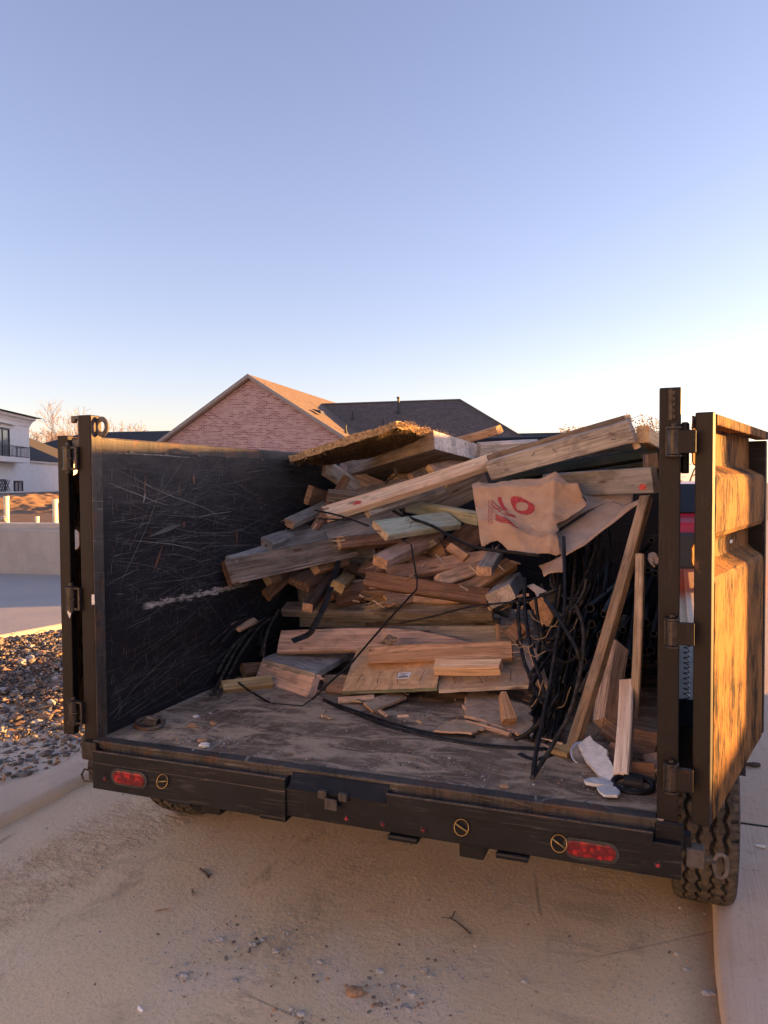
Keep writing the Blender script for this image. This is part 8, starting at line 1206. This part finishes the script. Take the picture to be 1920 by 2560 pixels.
plain('fascia', (.36, .30, .26), .7, 0, .08, 3, 0); plain('stucco', (.74, .73, .71), .9, 0, .06, 3, .2); plain('stucco_trim', (.78, .75, .72), .85, 0, .05, 3, 0)
plain('frame_black', (.018, .017, .017), .5, 0, .1, 3, 0); plain('vent_black', (.03, .028, .028), .5, 0, .1, 3, 0); plain('pvc', (.72, .66, .5), .5, 0, .08, 8, 0)
plain('fence_white', (.60, .62, .66), .8, 0, .05, 2, 0)
n = NT('window_glass'); M['glass'] = n.out((.20, .22, .24), .08, 0, .9)

TH = rad(6.5); HO = Vector((-22.574, 38.0, 0)); HX = Vector((math.cos(TH), math.sin(TH), 0)); HY = Vector((-math.sin(TH), math.cos(TH), 0))
HM = Matrix((HX, HY, Vector((0, 0, 1)))).transposed().to_4x4(); HM.translation = HO
house = empty('brick_house', (0, 0, 0), 'pink brick gabled house with dark shingle roofs behind the trailer', 'house'); house.matrix_world = HM
def hb(mb, name, mat, parent=house, **k): o = mb.build(name, mat, **k); o.parent = parent; return o
S = .638; ZR = 7.864; EZ = 3.7; HW = (ZR-EZ)/S
mb = MB(); g = .35     # gable wall plane stands back under the rake
mb.add([(-HW+.3, g, .9), (HW-.3, g, .9), (HW-.3, g, ZR-.25-(HW-.3)*S), (0, g, ZR-.25), (-HW+.3, g, ZR-.25-(HW-.3)*S)], [(0, 1, 2, 3, 4)])
mb.add([(HW-.3, g, .9), (HW-.3, 18, .9), (HW-.3, 18, EZ), (HW-.3, g, EZ)], [(0, 1, 2, 3)]); mb.add([(-HW+.3, g, .9), (-HW+.3, 18, .9), (-HW+.3, 18, EZ), (-HW+.3, g, EZ)], [(3, 2, 1, 0)])
mb.box2((1.4, 5.0, .9), (14.6, 14, 4.1)); hb(mb, 'wall', 'brick')
mb = MB(); t_ = .09
for sg in (-1, 1):
    mb.add([(0, 0, ZR), (sg*HW, 0, EZ), (sg*HW, 20, EZ), (0, 20, ZR), (0, 0, ZR-t_), (sg*HW, 0, EZ-t_), (sg*HW, 20, EZ-t_), (0, 20, ZR-t_)], [(0, 1, 2, 3), (4, 5, 6, 7), (0, 1, 5, 4), (1, 2, 6, 5), (2, 3, 7, 6)])
roof = hb(mb, 'roof', 'shingle')
mb = MB(); wr_, wy, we = 6.985, 9.03, 4.1; d = (wr_-we)/S
hx0, hx1 = 10.63, 10.63+d
mb.add([(1.2, wy, wr_), (hx0, wy, wr_), (hx1, wy-d, we), (1.2, wy-d, we), (hx1, wy+d, we), (1.2, wy+d, we)], [(0, 1, 2, 3), (1, 4, 2), (0, 5, 4, 1)])
mb.add([(1.2, wy-d, we-.12), (hx1, wy-d, we-.12), (hx1, wy-d, we), (1.2, wy-d, we)], [(0, 1, 2, 3)]); rw = hb(mb, 'wing_roof', 'shingle')
mb = MB(); mb.tube([(1.3, wy, wr_+.02), (hx0, wy, wr_+.02)], .07, 6); mb.tube([(hx0, wy, wr_+.02), (hx1, wy-d, we+.02)], .07, 6); q = hb(mb, 'ridge_cap', 'shingle', rw)
mb = MB()
for sg in (-1, 1):
    for (y0, y1, dz, h) in ((-.03, .02, .02, .20), (.02, g, -.12, .10)):
        mb.add([(0, y0, ZR+dz), (sg*(HW+.05), y0, EZ+dz-.03), (sg*(HW+.05), y0, EZ+dz-.03-h), (0, y0, ZR+dz-h), (0, y1, ZR+dz), (sg*(HW+.05), y1, EZ+dz-.03), (sg*(HW+.05), y1, EZ+dz-.03-h), (0, y1, ZR+dz-h)], [(0, 1, 2, 3), (4, 5, 6, 7), (0, 1, 5, 4), (3, 2, 6, 7), (1, 2, 6, 5)])
hb(mb, 'rake_board', 'fascia', roof)
for (x, y, z, h, r, par) in ((6.88, 7.76, 6.18, .95, .075, rw), (6.26, 6.22, 5.2, .50, .05, rw), (4.02, 7.19, 5.81, .48, .05, rw), (5.21, 1.72, 4.54, .45, .05, roof)):
    mb = MB(); mb.tube([(x, y, z-.2), (x, y, z+.10), (x, y, z+.12), (x, y, z+h)], [r*3.4, r*2.0, r, r], 10); 
    if h > .9: mb.cyl((x, y, z+h-.05), (x, y, z+h+.06), r*1.5, 10)
    hb(mb, 'vent_pipe', 'vent_black', par)
mb = MB(); x, y, z = 3.5, 2.0, ZR-3.5*S; mb.add([(x-.3, y-.35, z+.32), (x+.25, y-.35, z+.03), (x+.25, y+.35, z+.03), (x-.3, y+.35, z+.32), (x-.25, y-.3, z+.34), (x+.2, y-.3, z+.24), (x+.2, y+.3, z+.24), (x-.25, y+.3, z+.34)], [(0, 1, 5, 4), (1, 2, 6, 5), (2, 3, 7, 6), (4, 5, 6, 7), (3, 0, 4, 7)]); hb(mb, 'roof_vent', 'vent_black', roof)

WA = rad(115.5); WV = Vector((math.cos(WA), math.sin(WA), 0)); WN = Vector((math.sin(WA), -math.cos(WA), 0))    # along the wall / out of it
WM = Matrix((WV, -WN, Vector((0, 0, 1)))).transposed().to_4x4(); WM.translation = (-40.62, 40.0, 0)
wh = empty('white_house', (0, 0, 0), 'white stucco house with black framed windows and a balcony at the left edge', 'house'); wh.matrix_world = WM
def wb(mb, name, mat, parent=wh, **k): o = mb.build(name, mat, **k); o.parent = parent; return o
mb = MB(); mb.box2((-14, 0, .9), (0, 12, 6.0)); mb.box2((.0, .5, .9), (16, 10, 3.42)); wb(mb, 'wall', 'stucco')
mb = MB(); mb.prism([(0, 5.55), (-.06, 5.6), (-.12, 5.75), (-.28, 5.95), (-.45, 6.02), (-.45, 6.16), (0, 6.16)], lambda u, v, h: (h, u, v), -14, .0); mb.box2((-14, -.04, 5.4), (-2.6, 0, 5.5)); mb.box2((-14, -.3, 5.5), (-2.65, 0, 5.56)); wb(mb, 'cornice', 'stucco_trim')
mb = MB(); mb.add([(-15, -.75, 6.2), (.75, -.75, 6.2), (.75, 12.5, 6.2), (-15, 12.5, 6.2), (-10, 5, 6.75), (-5, 5, 6.75), (-5, 7, 6.75), (-10, 7, 6.75)], [(0, 1, 2, 3), (0, 1, 5, 4), (1, 2, 6, 5), (2, 3, 7, 6), (3, 0, 4, 7), (4, 5, 6, 7)]); wb(mb, 'roof', 'shingle_dark', solid=.12)
mb = MB(); mb.add([(-.2, .2, 3.42), (17, .2, 3.42), (17, 10.5, 3.42), (-.2, 10.5, 3.42), (.0, 5, 5.4), (12, 5, 5.9)], [(0, 1, 5, 4), (1, 2, 5), (2, 3, 4, 5), (0, 4, 3), (0, 3, 2, 1)]); wb(mb, 'wing_roof', 'shingle_dark')
mb = MB(); mb.box2((-.05, .3, 3.28), (16.2, .5, 3.40)); wb(mb, 'eave_board', 'stucco_trim')
def window(x0, x1, z0, z1, bars, name='window', trim=.22):
    mb = MB(); mb.box2((x0-trim, -.03, z0-trim*.6), (x1+trim, .0-.002, z1+trim)); w = wb(mb, name, 'stucco_trim')
    mb = MB(); f = .12
    for a, b in (((x0, z0), (x0+f, z1)), ((x1-f, z0), (x1, z1)), ((x0, z1-f), (x1, z1)), ((x0, z0), (x1, z0+f*.6))): mb.box2((a[0], -.10, a[1]), (b[0], -.031, b[1]))
    for q in range(1, bars+1): mb.box2((x0+(x1-x0)*q/(bars+1)-.03, -.09, z0), (x0+(x1-x0)*q/(bars+1)+.03, -.032, z1))
    wb(mb, 'frame', 'frame_black', w); mb = MB(); mb.box2((x0+.05, -.05, z0+.05), (x1-.05, -.045, z1-.05)); wb(mb, 'pane', 'glass', w); return w
window(-5.6, -3.5, 3.42, 5.25, 1, 'balcony_door', .15); window(-2.92, -1.5, 1.27, 2.0, 1)
mb = MB(); mb.box2((-7, -.9, 3.12), (-2.45, 0, 3.42)); bal = wb(mb, 'balcony', 'stucco_trim')
mb = MB(); mb.box2((-7, -.88, 4.07), (-2.48, -.84, 4.12)); mb.box2((-2.52, -.88, 4.07), (-2.48, 0, 4.12)); mb.box2((-7, -.88, 3.46), (-2.48, -.84, 3.5))
for q in range(22): mb.box2((-2.52-q*.2, -.87, 3.43), (-2.495-q*.2, -.845, 4.1))
for q in range(4): mb.box2((-2.51, -.8+q*.22, 3.43), (-2.485, -.775+q*.22, 4.1))
wb(mb, 'railing', 'frame_black', bal)
mb = MB(); mb.box2((-5.6, -.06, 1.3), (-4.2, -.02, 1.36)); mb.box2((-5.6, -.06, 2.02), (-4.2, -.02, 2.08)); mb.box2((-4.28, -.06, 1.3), (-4.2, -.02, 2.08))
for q in range(-3, 4):
    mb.tube([(-4.9+q*.35-.36, -.04, 1.33), (-4.9+q*.35+.36, -.04, 2.05)], .022, 4); mb.tube([(-4.9+q*.35+.36, -.045, 1.33), (-4.9+q*.35-.36, -.045, 2.05)], .022, 4)
wb(mb, 'lattice', 'frame_black')
mb = MB(); f0 = Vector((-36.5, 30.5, 0)); fd = Vector((-.30, .95, 0)).normalized(); f1 = f0+fd*26-0*fd; f2 = f0-fd*6
mb.add([f2+Vector((0, 0, .5)), f1+Vector((0, 0, .5)), f1+Vector((0, 0, 1.25)), f2+Vector((0, 0, 1.25))], [(0, 1, 2, 3)]); gw = mb.build('garden_wall', 'fence_white', solid=.2); tag(gw, 'long pale grey garden wall in front of the white house', 'wall')
mb = MB(); mb.add([f2+Vector((.05, 0, 1.25)), f1+Vector((.05, 0, 1.25)), f1+Vector((.05, 0, 1.32)), f2+Vector((.05, 0, 1.32))], [(0, 1, 2, 3)]); mb.build('coping', 'stucco_trim', gw, solid=.32)

def lowhouse(x, y, w, d, ez, rz, ang, label, hip=.5):
    e = empty('house', (x, y, 0), label, 'house'); e.rotation_euler = (0, 0, rad(ang))
    mb = MB(); mb.box2((-w/2+.4, -d/2+.4, .5), (w/2-.4, d/2-.4, ez)); o = mb.build('wall', 'stucco'); o.parent = e
    mb = MB(); h = d/2*hip/.5; mb.add([(-w/2, -d/2, ez), (w/2, -d/2, ez), (w/2, d/2, ez), (-w/2, d/2, ez), (-w/2+h, 0, rz), (w/2-h, 0, rz)], [(0, 1, 5, 4), (1, 2, 5), (2, 3, 4, 5), (3, 0, 4), (3, 2, 1, 0)]); o = mb.build('roof', 'shingle_dark'); o.parent = e
lowhouse(-48, 60, 22, 12, 4.3, 6.75, 10, 'far house with a flat dark hipped roof left of the brick gable')
lowhouse(-9.2, 62, 16, 10, 3.6, 5.62, 8, 'far house with a low dark roof right of the brick house')

# pipes and spoil heap on the lot behind the retaining wall
for (x, y, z0, z1, r, lab) in ((-12.3, 11.5, .9, 1.455, .05, 'left tall plumbing pipe stub glowing yellow in the sun'), (-11.08, 11.5, .9, 1.40, .05, 'right tall plumbing pipe stub by the trailer post'), (-10.98, 10.95, .9, 1.09, .035, 'short capped pipe stub between footing and tall pipe')):
    mb = MB(); mb.tube([(x, y, z0), (x, y, z1-.07), (x, y, z1-.068), (x, y, z1)], [r, r, r*1.15, r*1.15], 14); tag(mb.build('pipe_stub', 'pvc', smooth=False), lab, 'pipe')
mb = MB()
def mz(u, v):
    x = -23.5+u*8.5; y = 15.2+v*6; e = math.sin(math.pi*v)**.6
    h = .42*math.exp(-((x+17.9)/.9)**2)+.30*math.exp(-((x+20)/1.8)**2)+.2*math.exp(-((x+15.8)/1.1)**2)
    return (x, y, .88+e*(h+.07*nz((x*1.7, y*1.7, 0))+.06*nz((x*4, y*4, 3))+.05*abs(nz((x*9, y*9, 1)))))
mb.grid(mz, 110, 60); tag(mb.build('dirt_mound', 'earth'), 'heap of brown excavated dirt between the two pipe stubs', 'dirt mound')
for (x, y, z, r, lab) in ((-11.4, 10.6, 1.06, .07, 'pale rock on the footing near the short pipe'), (-18.5, 15.6, 1.0, .28, 'broken concrete lump at the foot of the dirt heap'), (-19.6, 15.8, .98, .24, 'second concrete lump left at the foot of the dirt heap')):
    bm = bmesh.new(); bmesh.ops.create_icosphere(bm, subdivisions=2, radius=1); mb = MB()
    for v in bm.verts: v.co *= 1+.35*nz(v.co*1.5+Vector((x, y, 0)))
    mb.add([(x+v.co.x*r*1.2, y+v.co.y*r, z+v.co.z*r*.7) for v in bm.verts], [tuple(v.index for v in f.verts) for f in bm.faces]); bm.free(); tag(mb.build('rock', 'stone_pale'), lab, 'rock')

# bare winter trees
def plaintwig(key, c): plain(key, c, .9, 0, .2, 3, 0)
plaintwig('tree_bark', (.20, .13, .09)); plaintwig('tree_twig', (.34, .25, .20)); plaintwig('dry_leaf', (.30, .20, .10))
def tree(x, y, z0, h, label, group, spread=.55, leaf=0, seed=1, levels=6):
    rr = random.Random(seed); e = empty('bare_tree', (x, y, z0), label, 'tree', group); tk, tw, lf = MB(), MB(), []
    def grow(p, d, L, r, lev):
        n = 3; pts = [p]; 
        for i in range(n):
            d = (d+Vector((rr.uniform(-.2, .2), rr.uniform(-.2, .2), rr.uniform(-.06, .16)))).normalized(); pts.append(pts[-1]+d*L/n)
        r = max(r, .020)
        (tk if lev < 3 else tw).tube(pts, [r*(1-.35*i/n) for i in range(n+1)], 5 if lev < 3 else 3, cap=False)
        if lev >= levels: lf.append(pts[-1]); return
        for q in range(rr.choice((2, 3, 3)) if lev else 4):
            a = rr.uniform(0, 6.28); s_ = rr.uniform(.5, 1.15)*spread*1.5; o = d.orthogonal().normalized(); b = d.cross(o)
            nd = (d+(o*math.cos(a)+b*math.sin(a))*s_+Vector((0, 0, .12))).normalized()
            grow(pts[-1] if q < 2 else pts[rr.choice((1, 2))], nd, L*rr.uniform(.64, .86), r*.62, lev+1)
    grow(Vector((0, 0, 0)), Vector((0, 0, 1)), h*.30, h*.015, 0)
    o = tk.build('trunk', 'tree_bark', fix=False); o.parent = e
    if leaf:
        for p in lf:
            for q in range(leaf):
                c = p+Vector((rr.gauss(0, .3), rr.gauss(0, .3), rr.gauss(0, .25))); a = Vector((rr.uniform(-1, 1), rr.uniform(-1, 1), rr.uniform(-1, 1))).normalized()*.14; b = a.orthogonal()
                tw.add([c-a, c+b*.7, c+a, c-b*.7], [(0, 1, 2, 3)], 1)
    o = tw.build('crown', ['tree_twig', 'dry_leaf'], fix=False); o.parent = e; return e
for i, (x, y, h, s_, lab) in enumerate(((-74.5, 75, 8.6, .5, 'leftmost bare tree, right beside the white house corner'), (-71.5, 78, 8.4, .6, 'second bare tree from the white house, reddish in the sun'), (-68.0, 74, 11.4, .62, 'tallest bare tree, behind the trailer post'), (-64.0, 77, 9.6, .6, 'bare tree spreading right of the tallest one'), (-80, 82, 9.5, .5, 'bare tree half hidden behind the white house'))):
    tree(x, y, .5, h, lab, 'bare trees at the left', s_, 0, 11+i, 6)
for i, (x, y, h, lab) in enumerate(((-21.5, 112, 6.2, 'leftmost dry leaved tree over the far low roof'), (-17.8, 115, 7.2, 'dry leaved tree second from left on the skyline'), (-14.2, 110, 7.7, 'dry leaved tree just left of the tilted beam'), (-10.3, 113, 8.0, 'dry leaved tree behind the beam top'), (-5.6, 108, 8.6, 'dry leaved tree between beam and sunlit block'), (-2.0, 111, 8.2, 'dry leaved tree right above the sunlit block'), (1.5, 113, 8.4, 'dry leaved tree behind the right post'))):
    tree(x, y, .3, h*1.22, lab, 'dry trees on the right skyline', .7, 3, 40+i, 5)

# red car parked beyond the trailer
plain('car_red', (.42, .012, .025), .25, 0, .05, 3, 0, .6); plain('car_glass', (.012, .013, .015), .25, 0, .05, 3, 0, .3); plain('car_trim', (.02, .02, .02), .5, 0, .1, 3, 0)
car = empty('parked_car', (.0, 14, 0), 'red car parked beyond the trailer, glimpsed between post and right door', 'car')
sil = [(-2.25, .45), (-2.3, .80), (-2.2, 1.08), (-1.75, 1.15), (-1.05, 1.62), (.35, 1.66), (1.05, 1.22), (2.05, 1.02), (2.25, .75), (2.2, .42)]
mb = MB()
for hw, pts in ((.86, sil),):
    mb.prism([(a, b) for a, b in pts], lambda u, v, h: (h*(1-.22*max(0, (v-1.1)/.55)), 14+u, v), -hw, hw)
mb.build('body', 'car_red', car, bevel=.05)
mb = MB()
mb.add([(-.60, 14-1.72, 1.20), (.60, 14-1.72, 1.20), (.54, 14-1.08, 1.62), (-.54, 14-1.08, 1.62)], [(0, 1, 2, 3)]); mb.build('rear_window', 'car_glass', car, solid=.02)
for sg in (-1, 1):
    mb = MB(); mb.add([(sg*.865, 14-1.5, 1.16), (sg*.865, 14+.9, 1.16), (sg*.70, 14+.3, 1.58), (sg*.70, 14-1.0, 1.58)], [(0, 1, 2, 3)]); mb.build('side_window', 'car_glass', car, solid=.02)
    mb = MB(); mb.box2((sg*.62, 14-2.30, .96), (sg*.84, 14-2.2, 1.05)); mb.build('tail_light', 'lens', car, bevel=.02)
    for dy in (-1.4, 1.35):
        mb = MB(); mb.cyl((sg*.68, 14+dy, .32), (sg*.88, 14+dy, .32), .32, 20); mb.build('wheel', 'tyre_side', car, bevel=.03)
mb = MB(); mb.box2((-.84, 14-2.38, .42), (.84, 14-2.2, .93)); mb.build('bumper', 'car_trim', car, bevel=.04)

# unseen blockers added at the right to shade trailer and road from the sun
def across(q, dist): s_ = Vector((math.cos(rad(SUN_AZ)), math.sin(rad(SUN_AZ)), 0)); p_ = Vector((-s_.y, s_.x, 0)); return s_*dist+p_*q
plain('blocker_blue', (.10, .13, .17), .6, 0, .2, 4, 0)
B0 = across((QB0+QB1)/2, 11.5); bx = empty('sun_blocker_container', (B0.x, B0.y, 0), 'blue steel container added outside the picture to block the low sun', 'container'); bx.rotation_euler = (0, 0, rad(SUN_AZ))  # invented container, sized to cut the sun across the door
mb = MB(); w = QB1-QB0
mb.box2((-3, -w/2, .12), (3, w/2, HB)); o = mb.build('shell', 'blocker_blue', bevel=.02); o.parent = bx; mb2 = MB()
for q in range(20): mb2.box2((-2.9+q*.3, -w/2-.02, .2), (-2.78+q*.3, -w/2-.0, HB-.1))
for x in (-2.8, 2.8): mb2.box2((x-.1, -w/2, 0), (x+.1, w/2, .119))
o = mb2.build('ribs', 'blocker_blue'); o.parent = bx
A_ = across((QA+.25)/2, 14); ah = empty('sun_blocker_cabin', (A_.x, A_.y, 0), 'grey flat roofed cabin added outside the picture to block the low sun', 'cabin'); ah.rotation_euler = (0, 0, rad(SUN_AZ))  # invented cabin, keeps the sun off the near ground
w = QA-.25; mb = MB(); mb.box2((-2, -w/2, .15), (2, w/2, 2.85)); o = mb.build('wall', 'stucco', bevel=.02); o.parent = ah
mb = MB(); mb.box2((-2.1, -w/2, 2.855), (2.1, w/2, 3.0)); o = mb.build('roof', 'blocker_blue', bevel=.02); o.parent = ah
mb = MB(); mb.box2((-2.03, -.5, .2), (-2.002, .3, 2.2)); o = mb.build('door', 'blocker_blue'); o.parent = ah; mb = MB(); mb.box2((-2.07, .18, 1.1), (-2.031, .22, 1.25)); o2 = mb.build('handle', 'frame_black'); o2.parent = o
mb = MB()
for a, b in ((-1.8, -w/2+.2), (1.8, -w/2+.2), (-1.8, w/2-.2), (1.8, w/2-.2)): mb.box2((a-.15, b-.1, 0), (a+.15, b+.1, .149))
o = mb.build('skid', 'frame_black'); o.parent = ah
L0 = across((QA+QB0)/2, 13.2); mb = MB(); ca, sa = math.cos(rad(SUN_AZ)), math.sin(rad(SUN_AZ)); w = QB0-QA+.5
mb.box((L0.x, L0.y, HL/2), (1.2, w, HL), Matrix.Rotation(rad(SUN_AZ), 3, 'Z')); tag(mb.build('sun_blocker_blocks', 'wall_concrete', bevel=.02), 'low stack of concrete blocks added outside the picture to stop sun below the door', 'block stack')  # added to stop the sun strip passing under the door

# unseen house added behind the viewer as warm bounce fill for trailer and load
vh = empty('bounce_fill_house', (-6.5, -11.5, 0), 'white stucco house added behind the viewer, outside the picture, to bounce warm sunlight', 'house'); vh.rotation_euler = (0, 0, rad(-22))
mb = MB(); mb.box2((-6.5, -8, 0), (6.5, 0, 5.8)); o = mb.build('wall', 'stucco'); o.parent = vh
mb = MB(); mb.add([(-6.9, -8.5, 5.8), (6.9, -8.5, 5.8), (6.9, .5, 5.8), (-6.9, .5, 5.8), (-2.5, -4, 8.6), (2.5, -4, 8.6)], [(0, 1, 5, 4), (1, 2, 5), (2, 3, 4, 5), (3, 0, 4), (3, 2, 1, 0)]); o = mb.build('roof', 'shingle'); o.parent = vh
for xx in (-4.2, 0, 4.2):
    for zz in (.8, 3.2):
        mb = MB(); mb.box2((xx-.6, .001, zz), (xx+.6, .04, zz+1.4)); o = mb.build('window', 'frame_black'); o.parent = vh
        mb = MB(); mb.box2((xx-.53, .041, zz+.07), (xx+.53, .05, zz+1.33)); o2 = mb.build('pane', 'glass'); o2.parent = o
